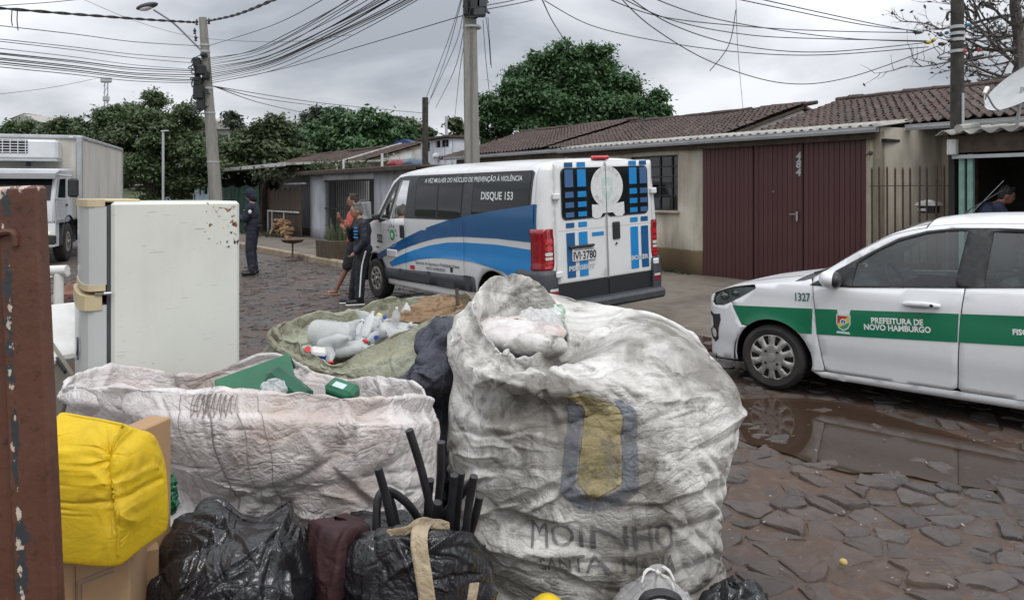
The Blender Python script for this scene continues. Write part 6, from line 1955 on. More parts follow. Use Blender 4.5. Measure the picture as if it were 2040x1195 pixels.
# bottles and jugs lying in it
def bottle(loc, rad, L, rot, seed, cap_col, label, squash=.8, neck=.35):
 rs = np.random.default_rng(seed)
 o = thing('plastic_bottle', label, 'bottle', loc)
 o.rotation_euler = rot
 prof = [(.001, 0), (rad * .8, .0), (rad, .02), (rad * .96, L * .2), (rad, L * .35), (rad * .95, L * .5), (rad, L * .62), (rad * .85, L * .74), (rad * neck, L * .9), (rad * neck * .9, L)]
 b = MB().lathe(prof, 20)
 V = np.array(b.V); V[:, 1] *= squash
 V += (.10 * rad) * np.stack([fbm(V * 9 + seed, 3), fbm(V * 9 + seed + 4, 3), 0 * V[:, 0]], -1)
 link('body', newmesh('body', V, b.F, True, 60, [M['pet']]), o)
 if cap_col:
  b = MB().tube([(0, 0, L * .98), (0, 0, L * 1.07)], rad * neck * 1.15, 12); b.build('cap', pm('cap', cap_col, None, rough=.4), o)
 return o
jug = thing('water_jug', 'large clear ribbed water jug lying in the green sack', 'jug', at(625, 662, 4.66), 0)
jug.rotation_euler = (R(92), R(8), R(72))
b = MB().lathe([(.001, 0), (.075, .0), (.083, .02)] + [(.08 + .004 * (k % 2), .035 + k * .016) for k in range(12)] + [(.07, .24), (.04, .27)], 28)
b.build('body', M['pet'], jug)
rs = np.random.default_rng(31)
bl = [
 (640, 690, 4.55, .055, .22, (70, 20, 60), None, 'crumpled clear bottle under the water jug'), (668, 700, 4.5, .05, .20, (80, -30, 110), (.02, .02, .02), 'clear bottle with a black cap near the front rim'),
 (715, 672, 4.7, .05, .2, (100, 10, 20), None, 'clear bottle right of the water jug'), (735, 664, 4.75, .05, .2, (60, 40, 150), (.7, .6, .2), 'clear bottle with pale yellow ring handle'),
 (762, 662, 4.72, .055, .2, (95, -10, 60), (.75, .04, .05), 'clear bottle with red cap in the green sack'), (790, 655, 4.8, .05, .19, (80, 25, -30), None, 'clear bottle against the brown flap'),
 (705, 690, 4.58, .05, .2, (100, 0, 75), None, 'clear bottle on the front rim of the green sack'), (608, 705, 4.5, .045, .18, (70, 0, 20), (.7, .05, .04), 'clear bottle with red cap at the left end of the green sack'),
 (690, 655, 4.85, .05, .2, (75, 15, 100), None, 'clear bottle behind the water jug')]
for px, py, Y, rd, L, ro, cc, lb in bl:
 bottle(at(px, py, Y), rd, L, tuple(R(v) for v in ro), int(px), cc, lb + ('' if 'sack' in lb else ' in the green sack'))
rs = np.random.default_rng(44)
for k in range(46):
 u = rs.uniform(0, 1); v = rs.uniform(0, 1); px = 592 + 60 * v + 190 * u; py = 704 - 42 * u - 34 * v; Y = 4.42 + .25 * u + .4 * v
 o = bottle(at(px, py, Y) + Vector((0, 0, rs.uniform(-.03, .015))), rs.uniform(.030, .048), rs.uniform(.13, .2), tuple(rs.uniform(0, 3.1, 3)), 200 + k, [None, None, (.6, .6, .6), (.6, .05, .04), (.03, .08, .4)][k % 5], 'one of the crushed clear bottles heaped in the green sack', .6)
 o['group'] = 'crushed bottles in the green sack'
cart = thing('milk_carton', 'crushed blue and white carton in the green sack', 'carton', at(632, 712, 4.42), R(20))
cart.rotation_euler = (R(35), R(10), R(20))
b = MB(); b.box((0, 0, 0), (.09, .07, .13), b=.012); b.build('body', M['white_plastic'], cart)
b = MB(); b.box((-.0, -.003, .035), (.0915, .0715, .05), b=.012); b.build('band', pm('carton_blue', (.02, .06, .5), None, rough=.5), cart)
# brown flap of cardboard-like cloth at the back
def flat_sheet(name, label, cat, corners, mat, seed, nu=130, nv=70, ease=1.05, din=.05, dout=.05, amp=.02, thick=.004, parent=None, fs=4, bend=.3):
 A, B_, C_, D_ = [np.array(c) for c in corners]
 u, v = np.meshgrid(np.linspace(0, 1, nu), np.linspace(0, 1, nv))
 P = (A * ((1 - u) * (1 - v))[..., None] + B_ * (u * (1 - v))[..., None] + C_ * (u * v)[..., None] + D_ * ((1 - u) * v)[..., None])
 P = P + .03 * np.stack([0 * u, fbm(P * 3 + seed, 2), fbm(P * 3 + seed + 5, 2)], -1)
 X = fabric(P, [F_(14, ALL, ALL, 10, (.2, .6), (.02, .06), (.01, .03), 30, .5), F_(40, ALL, ALL, 20, (.08, .25), (.01, .025), (.004, .010), 60, .5)], False, seed, .02, 3, -9)
 o = grid_mesh(name, X, mat, parent, closed=False, thick=thick)
 if parent is None: tag(o, label, cat)
 return o
M['bag_brown'] = m_cloth('bag_brown', (.30, .20, .12), (.24, .15, .085), (.15, .095, .055), .6)
flat_sheet('sacking', 'rust brown piece of sacking folded over the back of the green sack', 'sacking', [at(785, 645, 4.95), at(930, 632, 4.85), at(938, 588, 5.15), at(850, 585, 5.2)], M['bag_brown'], 3)
b = MB(); b.tube([at(912, 608, 4.9), at(911, 590, 4.92), at(910, 574, 4.93)], [.016, .014, .012], 6); o = b.build('wooden_stick', M['wood_dark']); tag(o, 'short dark stick standing up from the brown sacking', 'stick')
# slate blue sack between the others
sk = blob('cloth_sack', 'slate blue soft sack wedged between pinkish and tall sacks', 'sack', at(872, 760, 3.95) + Vector((.02, 0, -.28)), (.20, .22, .62), M['bag_slate'], 14, 1.07, .02, .03, .03, e=2.2)
blob('cloth_sack', 'dark slate folded cloth lying beside the tall white sack', 'cloth', at(862, 752, 3.72), (.11, .09, .085), M['bag_slate'], 15, 1.06)
# ================================================================== black rubbish bags in front
def black_bag(label, loc, rings, C, Rn, seed, ears=()):
 o = thing('rubbish_bag', label, 'rubbish bag', loc)
 P = loft(rings, Rn)
 sp = []
 for (ua, va) in ears:
  sp += [F_(46, ALL, (.35, .92), 0, (.12, .38), (.010, .030), (.006, .018), val=.5, at=(ua, va), sd=14)]
 sp += [F_(60, ALL, (.30, .95), 70, (.06, .22), (.008, .022), (.004, .011), 45, .5), F_(150, ALL, (.3, 1.0), 40, (.025, .09), (.004, .010), (.0015, .0042), 70, .5)]
 X = fabric(P, sp, True, seed, .02, 5)
 grid_mesh('film', X, M['bag_black'], o, cap1=True, thick=0, flip=True)
 return o, X
b0_ = Vector((-.80, 2.12, 0))
C = 420
LB = lambda px, py, Y: tuple(at(px, py, Y) - b0_)
def kring(lst): return ring8([LB(*p) for p in lst], C)
rings = [sring(0, 0, .20, .18, .0, 2.4, C), sring(0, 0, .28, .24, .08, 2.4, C), sring(0, 0, .30, .26, .3, 2.4, C),
 kring([(650, 1195, 2.15), (560, 1230, 1.92), (450, 1240, 1.86), (330, 1230, 1.95), (262, 1195, 2.15), (320, 1150, 2.36), (450, 1140, 2.42), (590, 1150, 2.36)]),
 kring([(636, 1120, 2.15), (560, 1150, 1.94), (455, 1150, 1.90), (350, 1140, 1.97), (292, 1110, 2.15), (345, 1080, 2.3), (455, 1075, 2.35), (585, 1080, 2.32)]),
 kring([(605, 1050, 2.15), (560, 1060, 2.0), (475, 1075, 1.98), (390, 1065, 2.02), (340, 1050, 2.15), (385, 1035, 2.25), (470, 1040, 2.28), (570, 1035, 2.26)]),
 kring([(590, 1010, 2.15), (575, 1010, 2.07), (500, 1040, 2.06), (430, 1015, 2.08), (385, 1015, 2.15), (420, 1005, 2.2), (500, 1030, 2.22), (580, 1000, 2.2)]),
 kring([(584, 994, 2.15), (570, 995, 2.12), (500, 1032, 2.12), (440, 1003, 2.12), (412, 998, 2.15), (435, 994, 2.17), (500, 1026, 2.18), (572, 990, 2.17)]),
 kring([(570, 1005, 2.15), (560, 1010, 2.13), (500, 1040, 2.14), (450, 1015, 2.14), (430, 1008, 2.15), (440, 1006, 2.16), (500, 1036, 2.16), (565, 1004, 2.16)])]
black_bag('crumpled black rubbish bag with two ears below the pinkish sack', b0_, rings, C, 260, 21, ((.35, .97), (.10, .97)))
b1_ = Vector((-.31, 2.2, 0))
LB = lambda px, py, Y: tuple(at(px, py, Y) - b1_)
rings = [sring(0, 0, .20, .18, .0, 2.4, C), sring(0, 0, .25, .22, .08, 2.5, C), sring(0, 0, .26, .23, .3, 2.5, C),
 kring([(985, 1195, 2.2), (900, 1225, 2.0), (800, 1235, 1.95), (690, 1225, 2.0), (640, 1195, 2.2), (690, 1150, 2.4), (800, 1140, 2.44), (920, 1150, 2.4)]),
 kring([(968, 1110, 2.2), (900, 1125, 2.0), (800, 1125, 1.96), (700, 1120, 2.0), (655, 1100, 2.2), (700, 1070, 2.36), (800, 1062, 2.4), (915, 1070, 2.36)]),
 kring([(962, 1070, 2.2), (900, 1075, 2.05), (810, 1068, 2.0), (715, 1072, 2.05), (672, 1066, 2.2), (715, 1035, 2.34), (810, 1020, 2.38), (915, 1040, 2.34)]),
 kring([(945, 1062, 2.2), (890, 1060, 2.1), (815, 1050, 2.07), (735, 1058, 2.1), (700, 1055, 2.2), (735, 1036, 2.3), (815, 1026, 2.33), (905, 1045, 2.3)]),
 kring([(920, 1085, 2.2), (880, 1085, 2.13), (815, 1080, 2.11), (750, 1085, 2.13), (725, 1080, 2.2), (750, 1070, 2.27), (815, 1065, 2.29), (890, 1075, 2.27)])]
hb, XH = black_bag('black rubbish bag bristling with cut black hoses', b1_, rings, C, 240, 22, ((.28, .9), (.55, .75)))
# strips of beige packing tape over it
GX4, GY4 = grid_pix(XH, np.array(b1_))
M['tape'] = m_cloth('tape', (.40, .32, .21), (.46, .38, .27), (.22, .16, .10), .5, rough=.35)
def tape(name, label, pts, w, seed):
 P = np.array([[tuple(at(px + s * w * nx, py + s * w * ny, Y)) for s in (-1, -.33, .33, 1)] for px, py, Y, nx, ny in pts])
 # refine
 K = P.transpose(1, 0, 2)
 out = []
 for row in K: out.append([tuple(v) for v in catmull([Vector(p) for p in row], 8)])
 X = np.array(out).transpose(1, 0, 2)
 X = X + .004 * np.stack([0 * X[..., 0], fbm(X * 20 + seed, 2), fbm(X * 20 + 3, 2)], -1)
 o = grid_mesh(name, X, M['tape'], None, closed=False, thick=.001, sub=1)
 return tag(o, label, 'tape')
tape('packing_tape', 'long strip of beige packing tape hanging down the hose bag', [(850, 1036, 2.05, 1, .2), (838, 1052, 2.00, 1, .1), (835, 1085, 1.965, 1, 0), (840, 1120, 1.95, 1, 0), (846, 1160, 1.93, 1, 0), (852, 1200, 1.92, 1, 0)], 17, 1)
tape('packing_tape', 'short crumpled strip of beige tape across the hose bag top', [(770, 1066, 2.02, 0, 1), (805, 1060, 2.0, 0, 1), (835, 1042, 2.02, .2, 1), (870, 1044, 2.05, .3, 1), (896, 1052, 2.08, 0, 1)], 11, 2)
tape('packing_tape', 'loose end of beige tape at the foot of the hose bag', [(945, 1160, 2.0, 1, 0), (942, 1180, 1.99, 1, 0), (938, 1205, 1.98, 1, 0)], 10, 3)
# the hoses
M['hose'] = pm('black_hose', (.012, .012, .014), (.03, .03, .032), 12, .45)
hz_ = [[(815, 856), (838, 930), (857, 1010), (864, 1060)], [(879, 880), (877, 950), (872, 1010), (868, 1060)], [(753, 932), (768, 985), (780, 1040), (786, 1070)],
 [(750, 1060), (752, 1000), (764, 978), (785, 982), (815, 1006), (838, 1040)], [(857, 955), (853, 1000), (850, 1060)], [(905, 946), (900, 1000), (893, 1070)], [(919, 940), (912, 1000), (906, 1075)],
 [(941, 958), (915, 990), (885, 1025), (868, 1060)], [(944, 948), (935, 1000), (926, 1075)], [(956, 988), (946, 1030), (932, 1075)], [(768, 975), (782, 1010), (792, 1060)], [(872, 1000), (866, 1030), (858, 1070)]]
for i, h_ in enumerate(hz_):
 Yb = 2.2 + .05 * math.sin(i * 2.1)
 pts = catmull([at(px, py, Yb + .02 * k) for k, (px, py) in enumerate(h_)], 6)
 b = MB().tube(pts, .0125, 10); o = b.build('hose_piece', M['hose'])
 tag(o, ['longest cut black hose leaning left in the hose bag', 'upright cut black hose beside the longest one', 'cut black hose leaning at the left edge of the bundle', 'black hose bent into a loop in the hose bag', 'short cut black hose between the two tallest', 'thin cut black hose right of the tall pair', 'upright cut black hose next to the crossing one', 'black hose crossing the others slantwise', 'upright hose end behind the slanting one', 'rightmost cut black hose of the bundle', 'hose end half hidden behind the loop', 'hose end sunk between the tall hoses'][i], 'hose', 'cut hoses in the black bag')
# maroon cloth at its left
C = 200
m0_ = Vector((-.56, 2.2, 0))
LB = lambda px, py, Y: tuple(at(px, py, Y) - m0_)
rings = [sring(0, 0, .10, .12, .0, 2.2, C), sring(0, 0, .12, .14, .3, 2.2, C),
 kring([(710, 1195, 2.2), (680, 1210, 2.03), (650, 1215, 2.0), (625, 1205, 2.05), (612, 1195, 2.2), (630, 1180, 2.3), (655, 1175, 2.33), (695, 1180, 2.3)]),
 kring([(725, 1090, 2.2), (690, 1105, 2.03), (650, 1110, 2.0), (622, 1100, 2.06), (608, 1090, 2.2), (628, 1075, 2.3), (655, 1070, 2.33), (705, 1072, 2.3)]),
 kring([(735, 1050, 2.2), (695, 1052, 2.06), (650, 1050, 2.04), (624, 1048, 2.1), (613, 1045, 2.2), (628, 1036, 2.27), (655, 1034, 2.3), (710, 1036, 2.28)]),
 kring([(690, 1038, 2.2), (670, 1036, 2.14), (645, 1034, 2.13), (630, 1034, 2.15), (625, 1034, 2.2), (632, 1032, 2.24), (650, 1031, 2.25), (675, 1034, 2.24)])]
P = loft(rings, 140)
Xm = fabric(P, [F_(40, ALL, (.3, .95), 85, (.1, .35), (.012, .03), (.006, .015), 12, .5), F_(60, ALL, (.3, .95), 60, (.04, .12), (.006, .014), (.002, .005), 40, .5)], True, 33, .012, 4)
mo = thing('cloth', 'dark maroon cloth tucked between the two black bags', 'cloth', m0_)
grid_mesh('fabric', Xm, M['bag_maroon'], mo, cap1=True, thick=0, flip=True)
# ================================================================== yellow sack over cardboard, far left
ys0 = at(222, 955, 1.86)
yk = thing('yellow_sack', 'folded bright yellow woven sack resting on cardboard boxes', 'sack', ys0)
C = 420
LB = lambda px, py, Y: tuple(at(px, py, Y) - ys0)
yz = lambda py: CH - 1.86 * (py - HZ) / FPX - ys0.z
yr_ = lambda pl, pr, py, ry, e=5.5, tl=0.0: sring(((pl + pr) / 2 - 222) * 1.86 / FPX, .0, (pr - pl) / 2 * 1.50 / FPX, ry * .85, yz(py), e * 1.7, C, R(-8), (tl, 0))
rings = [yr_(112, 296, 1086, .09), yr_(100, 314, 1083, .115), yr_(96, 320, 1070, .125), yr_(94, 322, 1010, .125), yr_(93, 314, 940, .12), yr_(93, 300, 890, .105, 5), yr_(95, 284, 858, .07, 4, -.06), yr_(98, 272, 840, .03, 3.4, -.10), yr_(100, 266, 834, .008, 3, -.12), yr_(110, 250, 842, .004, 3, -.12)]
P = loft(rings, 260)
Xy = fabric(P, [
 F_(3, (.165, .20), (.38, .60), 84, (.20, .30), (.028, .042), (.016, .024), 4, 1.0, curve=.4), F_(2, (.13, .15), (.4, .6), 88, (.2, .3), (.02, .03), (.006, .010), 4, .0), F_(3, (.2, .42), (.25, .45), 12, (.15, .25), (.006, .010), (.004, .006), 10, .5),
 F_(5, (.08, .16), (.35, .75), 75, (.16, .28), (.018, .03), (.006, .010), 10, .6),            # the gusset fold near the right edge
 F_(8, (.14, .40), (.3, .75), 5, (.10, .24), (.012, .03), (.003, .007), 20, .5),
 F_(10, (.10, .30), (.6, .85), 0, (.06, .16), (.008, .02), (.003, .008), 12, .5, at=(.12, .78)),
 F_(80, (.02, .5), (.1, .85), 30, (.02, .07), (.004, .009), (.0008, .0022), 70, .5)], True, 41, .006, 5, -9)
grid_mesh('sack_cloth', Xy, M['bag_yellow'], yk, cap0=True, cap1=True, thick=0, flip=True)
fY = on_grid(Xy, True, -.003)
pts = [fY(50 + 1.2 * math.sin(k * .5), r) for k, r in enumerate(np.linspace(40, 215, 60))]
MB().tube(pts, .003, 5).build('hem', M['bag_yellow'], yk)
def carton(name, label, c, size, rz, mat=None, flap=False):
 o = thing(name, label, 'box', (c[0], c[1], c[2] - size[2] / 2), rz)
 b = MB(); b.box((0, 0, size[2] / 2), size, b=.004); b.build('body', M['card'], o)
 b = MB(); b.box((0, -size[1] / 2 - .001, size[2] / 2), (.004, .003, size[2] * .98)); b.build('seam', M['card_edge'], o)
 return o
c1 = carton('cardboard_box', 'brown cardboard box with printed brackets under the yellow sack', at(185, 1085, 1.93) + Vector((-.02, .02, -.30)), (.25, .24, .60), R(14))
zt = .555
b = MB()
for (x0, z0), (x1, z1) in (((-.015, -.045), (-.015, -.10)), ((-.015, -.045), (.07, -.018)), ((-.006, -.052), (-.006, -.10)), ((-.006, -.052), (.068, -.029))):
 b.bar((x0 + .02, -.1215, .60 + z0), (x1 + .02, -.1215, .60 + z1), .0015, .003)
b.build('printed_bracket', M['ink_line'], c1)
MB().box((0, 0, -.14), (.27, .26, .27), b=.004).build('lower_carton', M['card_edge'], c1)
carton('cardboard_box', 'upright brown paper carton behind the yellow sack', at(285, 845, 2.08) + Vector((0, .02, -.28)), (.07, .12, .56), R(-12))
carton('cardboard_box', 'flattened brown carton between yellow sack and black bag', at(262, 1110, 2.05) + Vector((-.01, .05, -.25)), (.10, .16, .55), R(30))
blob('plastic_scrap', 'green plastic scrap peeping out beside the yellow sack', 'plastic', at(332, 985, 2.25), (.035, .03, .06), M['green_plastic'], 17)
# ================================================================== bits along the bottom edge
kb = thing('plastic_bag', 'knotted translucent bag of brown leaves before the tall sack', 'plastic bag', at(1305, 1195, 2.55) + Vector((0, 0, -.08)))
rr = [sring(0, 0, .06, .06, -.16, 2.2, 160), sring(0, 0, .14, .12, -.10, 2.2, 160), sring(0, 0, .155, .13, .0, 2.2, 160), sring(0, 0, .13, .11, .08, 2.2, 160), sring(.005, 0, .07, .06, .135, 2.1, 160), sring(.008, 0, .02, .02, .168, 2, 160), sring(.01, 0, .012, .012, .178, 2, 160), sring(.012, 0, .03, .03, .19, 2, 160)]
Xk = fabric(loft(rr, 120), [F_(60, ALL, (.35, .9), 0, (.06, .2), (.006, .016), (.003, .008), val=.5, at=(.3, 1.0), sd=10), F_(50, ALL, (.2, .8), 50, (.04, .12), (.005, .012), (.002, .004), 50, .5)], True, 51, .01, 6, -9)
M['film_clear'] = m_thin_plastic('clear_film', (.70, .70, .70), .38)
grid_mesh('film', Xk, M['film_clear'], kb, thick=0, flip=True)
b = MB()
for s, q in ((1, .012), (-1, .006), (1, -.015)): b.tube(catmull([(.01, 0, .176), (.022 * s, -.018, .190 + q), (.042 * s, -.034, .184 + q), (.055 * s, -.05, .160 + q)], 5), [.004] * 5 + [.0055] * 6 + [.004] * 4 + [.002], 6)
b.ball((.01, -.004, .178), (.012, .011, .009), 10, 6)
b.build('knot', M['white_plastic'], kb)
Vb = MB().ball((.02, 0, -.02), (.125, .10, .125), 24, 16); V = np.array(Vb.V); V += .018 * np.stack([fbm(V * 14, 3), fbm(V * 14 + 3, 3), fbm(V * 14 + 6, 3)], -1)
link('contents', newmesh('contents', V, Vb.F, True, 180, [pm('leaf_litter', (.12, .07, .04), (.30, .20, .12), 14, .9)]), kb)
yb = thing('yellow_bottle', 'rounded yellow plastic container at the bottom edge', 'container', at(1090, 1182, 2.4) + Vector((0, 0, -.30)))
MB().lathe([(.001, 0), (.07, .0), (.075, .03), (.075, .22), (.06, .262), (.03, .288), (.001, .298)], 24).build('body', pm('yellow_plastic', (.72, .50, .01), None, rough=.35), yb)
MB().box((0, 0, -.21), (.5, .4, .40), b=.1).build('packed_rubbish', M['bag_black'], yb)
st_ = MB(); st_.tube(catmull([at(1280, 1200, 2.35), at(1290, 1186, 2.35), at(1318, 1181, 2.36), at(1345, 1190, 2.36), at(1352, 1204, 2.36)], 6), .016, 8)
o = st_.build('strap_handle', M['black_plastic']); tag(o, 'black curved handle in front of the knotted bag', 'handle')
blob('rubbish_bag', 'small shaggy black bag right of the knotted bag', 'rubbish bag', at(1462, 1195, 2.75) + Vector((0, 0, -.13)), (.14, .13, .19), M['bag_black'], 24, 1.10, .03, .035, .03, fs=9, Cn=100, Rn=60)
# ------------------------------------------------------------------ fridge
def m_fridge(name, base, spots=True, curved=False):
 k = NT(name)
 P = k.co()
 sp = k.n('ShaderNodeSeparateXYZ'); k.l(P, sp.inputs[0])
 c = k.mix(k.ramp(k.noise(2.5, 6), .35, .7), base, tuple(x * .9 for x in base))
 c = k.mix(k.ramp(k.noise(1.2, 7, .7, k.mapping(P, (1, 1, .35))), .52, .72, 0, .35), c, (.40, .37, .28))
 if spots:
  # rust has broken out near the top rear corner
  zone = k.math('MULTIPLY', k.ramp(sp.outputs[0], .22, .48), k.ramp(sp.outputs[2], 1.38, 1.62))
  n = k.noise(26, 6, .6)
  rust = k.ramp(k.math('ADD', n, k.math('MULTIPLY', zone, .14)), .70, .74)
  c = k.mix(rust, c, (.20, .09, .03))
  zone2 = k.math('MULTIPLY', k.math('MULTIPLY', k.ramp(sp.outputs[0], .44, .50), k.ramp(sp.outputs[2], 1.44, 1.50)), k.ramp(sp.outputs[2], 1.58, 1.66, 1, 0))
  n2 = k.noise(34, 5, .6, k.mapping(P, loc=(4, 2, 1)))
  c = k.mix(k.ramp(k.math('ADD', n2, k.math('MULTIPLY', zone2, .16)), .70, .73), c, (.03, .025, .02))
  # scratches
  scr = k.noise(3, 2, .5, k.mapping(P, (3, 1, 40), rot=(0, R(8), 0)))
  c = k.mix(k.ramp(scr, .685, .70, 0, .5), c, (.25, .24, .2))
 k.color(c); k.set(rough=.35, spec=.5, coat=.15)
 return k.m
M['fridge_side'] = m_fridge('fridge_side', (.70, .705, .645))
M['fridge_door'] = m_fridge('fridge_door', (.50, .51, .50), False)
M['fridge_trim'] = pm('fridge_trim', (.55, .46, .29), (.48, .38, .22), 7, .5)
fr = thing('fridge', 'old off white two door fridge with yellowed trim and rust spots', 'fridge', (-1.78, 3.3, 0), math.atan2(.545, .839))
FH = 1.712
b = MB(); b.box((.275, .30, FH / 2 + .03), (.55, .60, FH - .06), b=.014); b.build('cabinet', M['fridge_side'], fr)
b = MB(); b.box((-.008, .30, FH / 2 + .03), (.018, .57, FH - .09)); b.build('door_gasket', M['grey_plastic'], fr)
def fdoor(z0, z1, bulge, mat, nm='door'):
 pl = [(-.018, .004), (-.062, .002), (-.085 - bulge * .3, .014), (-.10 - bulge * .7, .06), (-.108 - bulge, .15), (-.11 - bulge, .30), (-.108 - bulge, .45), (-.10 - bulge * .7, .54), (-.085 - bulge * .3, .586), (-.062, .598), (-.018, .596)]
 return MB().prism(pl, lambda x, y, z: (x, y, z), z0, z1), pl
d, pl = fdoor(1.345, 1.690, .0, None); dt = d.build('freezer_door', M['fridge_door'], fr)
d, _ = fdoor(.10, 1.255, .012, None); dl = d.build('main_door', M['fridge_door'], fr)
def trim(z0, z1, g, par):
 p2 = [(x - g, .30 + (y - .30) * (1 + g * 1.2)) for x, y in pl]
 MB().prism(p2, lambda x, y, z: (x, y, z), z0, z1).build('door_trim', M['fridge_trim'], par)
trim(1.690, 1.722, .006, dt); trim(1.318, 1.345, .004, dt); trim(1.235, 1.30, .018, dl)
b = MB(); b.box((.04, .28, FH + .004), (.16, .5, .014), b=.005); b.build('top_cover', M['fridge_trim'], fr)
b = MB(); b.tube([(-.03, -.008, 1.308), (.0, -.008, 1.308)], .008, 8); b.box((-.04, .0, 1.308), (.05, .02, .012)); b.build('hinge', M['chrome'], fr)
M['marker'] = pm('marker_ink', (.05, .06, .09), None, rough=.6)
def scrawl(pts, par):
 f = lambda y: -.113 - .012 - (0 if .1 < y < .5 else -.0)
 q = catmull([Vector((-.124, y, z)) for y, z in pts], 6); MB().tube(q, .005, 5).build('marker_scrawl', M['marker'], par)
scrawl([(.13, 1.10), (.10, 1.09), (.10, 1.05), (.13, 1.03), (.10, 1.01)], dl); scrawl([(.11, .95), (.09, .91), (.10, .87), (.13, .85)], dl)
# ------------------------------------------------------------------ rusty post at the left edge
def m_post():
 k = NT('post_paint')
 P = k.co()
 c = k.mix(k.ramp(k.noise(6, 6), .35, .65), (.095, .038, .024), (.13, .056, .036))
 c = k.mix(k.ramp(k.noise(45, 6, .75), .56, .66, 0, .8), c, (.045, .020, .014))
 sp = k.n('ShaderNodeSeparateXYZ'); k.l(P, sp.inputs[0])
 # paint scraped off along the edge of the channel
 d = k.math('ABSOLUTE', k.math('SUBTRACT', sp.outputs[0], k.math('ADD', k.math('MULTIPLY', k.noise(5, 2), .012), -.042)))
 band = k.ramp(d, .002, .016, .20, 0)
 n = k.noise(24, 6, .65, k.mapping(P, (1, 1, .55)))
 c = k.mix(k.ramp(k.math('ADD', n, band), .68, .72), c, (.04, .045, .05))
 n2 = k.noise(60, 5, .6, k.mapping(P, (1, 1, .6), (2, 3, 4)))
 c = k.mix(k.ramp(k.math('ADD', n2, k.math('MULTIPLY', band, .9)), .74, .77), c, (.55, .48, .40))
 c = k.mix(k.ramp(k.math('ADD', n2, k.ramp(sp.outputs[2], 1.74, 1.762, 0, .2)), .70, .75), c, (.55, .42, .34))
 k.color(c); k.set(rough=.42, spec=.5)
 k.bump(k.math('ADD', k.noise(9, 5), k.math('MULTIPLY', k.noise(60, 4), .3)), .35, .01)
 return k.m
M['post'] = m_post()
PY = 1.22
post = thing('steel_post', 'thick rusty brown painted steel post at the left edge', 'post', (at(70, 0, PY).x, PY, 0))
post.rotation_euler = (0, R(-2.6), 0)
# local x from the channel edge; the lean is about the foot, so shift the foot to keep the head in place
post.location.x += .078
b = MB(); b.box((-.017, -.005, .882), (.068, .03, 1.764), b=.005); b.build('flange', M['post'], post)
b = MB(); b.box((-.095, .012, .84), (.12, .03, 1.68), b=.005); b.build('channel', M['post'], post)
b = MB(); b.box((-.095, -.002, 1.722), (.12, .034, .084), b=.005); b.build('cap_plate', M['post'], post)
b = MB(); b.tube(catmull([(-.11, -.014, 1.672), (-.07, -.019, 1.676), (-.04, -.023, 1.690), (-.022, -.022, 1.688), (-.02, -.021, 1.668)], 5), .006, 8); b.build('weld_bead', M['post'], post)
# ------------------------------------------------------------------ clutter between post and fridge
pp = thing('drain_pipe', 'upright white plastic pipe with tee beside the fridge', 'pipe', (at(117, 0, 4.4).x, 4.4, 0))
b = MB(); z1 = at(0, 540, 4.4).z; b.tube([(0, 0, .0), (0, 0, z1)], .026, 12); b.build('pipe', M['white_plastic'], pp)
b = MB(); b.tube([(-.10, 0, z1), (.05, 0, z1 + .006)], .03, 12); b.build('tee', M['white_plastic'], pp)
ap = thing('stove_panel', 'tilted white framed appliance panel leaning between post and fridge', 'appliance', (-2.40, 4.0, 0), 0)
b = MB()
A_, B_ = at(96, 612, 3.95) - Vector((-2.40, 4.0, 0)), at(168, 712, 3.72) - Vector((-2.40, 4.0, 0))
b.bar(A_, B_, .30, .05, b=.015); b.build('white_frame', M['white_plastic'], ap)
dv = (B_ - A_).normalized(); nn = Vector((dv.z, 0, -dv.x));
b = MB(); b.bar(A_ + Vector((0, -.14, -.16)), B_ + Vector((0, -.14, -.16)), .02, .27, b=.004); b.build('face', pm('stove_face', (.16, .15, .12), (.22, .21, .17), 4, .4), ap)
b = MB(); b.bar(A_ + Vector((0, -.155, -.035)), B_ + Vector((0, -.155, -.035)), .012, .02); b.build('edge', M['black_plastic'], ap)
b = MB(); b.box((0.1, .1, .35), (.5, .4, .7), b=.03); b.build('body', M['white_plastic'], ap)
bk = thing('bucket', 'square white bucket with rim behind the yellow sack', 'bucket', (at(138, 0, 3.05).x, 3.05, .55), R(10))
b = MB(); b.prism([(-.05, .0), (.05, .0), (.062, .26), (-.062, .26)], lambda x, z, y: (x, y, z), -.05, .05); b.build('body', M['white_plastic'], bk)
b = MB(); b.box((0, 0, .265), (.14, .12, .02), b=.005); b.build('rim', M['white_plastic'], bk)
b = MB(); b.tube(catmull([(.065, 0, .26), (.075, -.02, .22), (.07, -.05, .19), (.05, -.065, .20)], 5), .004, 5); b.build('handle', M['zinc'], bk)
MB().box((0, .05, -.28), (.3, .3, .56), b=.02).build('crate_below', M['wood_dark'], bk)
rub = thing('rubble_pile', 'heap of broken bricks and rubble behind the post', 'rubble', (at(135, 0, 7.2).x, 7.2, 0))
rs = np.random.default_rng(77)
M['brick'] = pm('brick_bits', (.17, .075, .05), (.24, .14, .10), 5, .9, bump=.4)
M['rubble_grey'] = pm('rubble_grey', (.14, .12, .11), (.30, .27, .25), 5, .9, bump=.4)
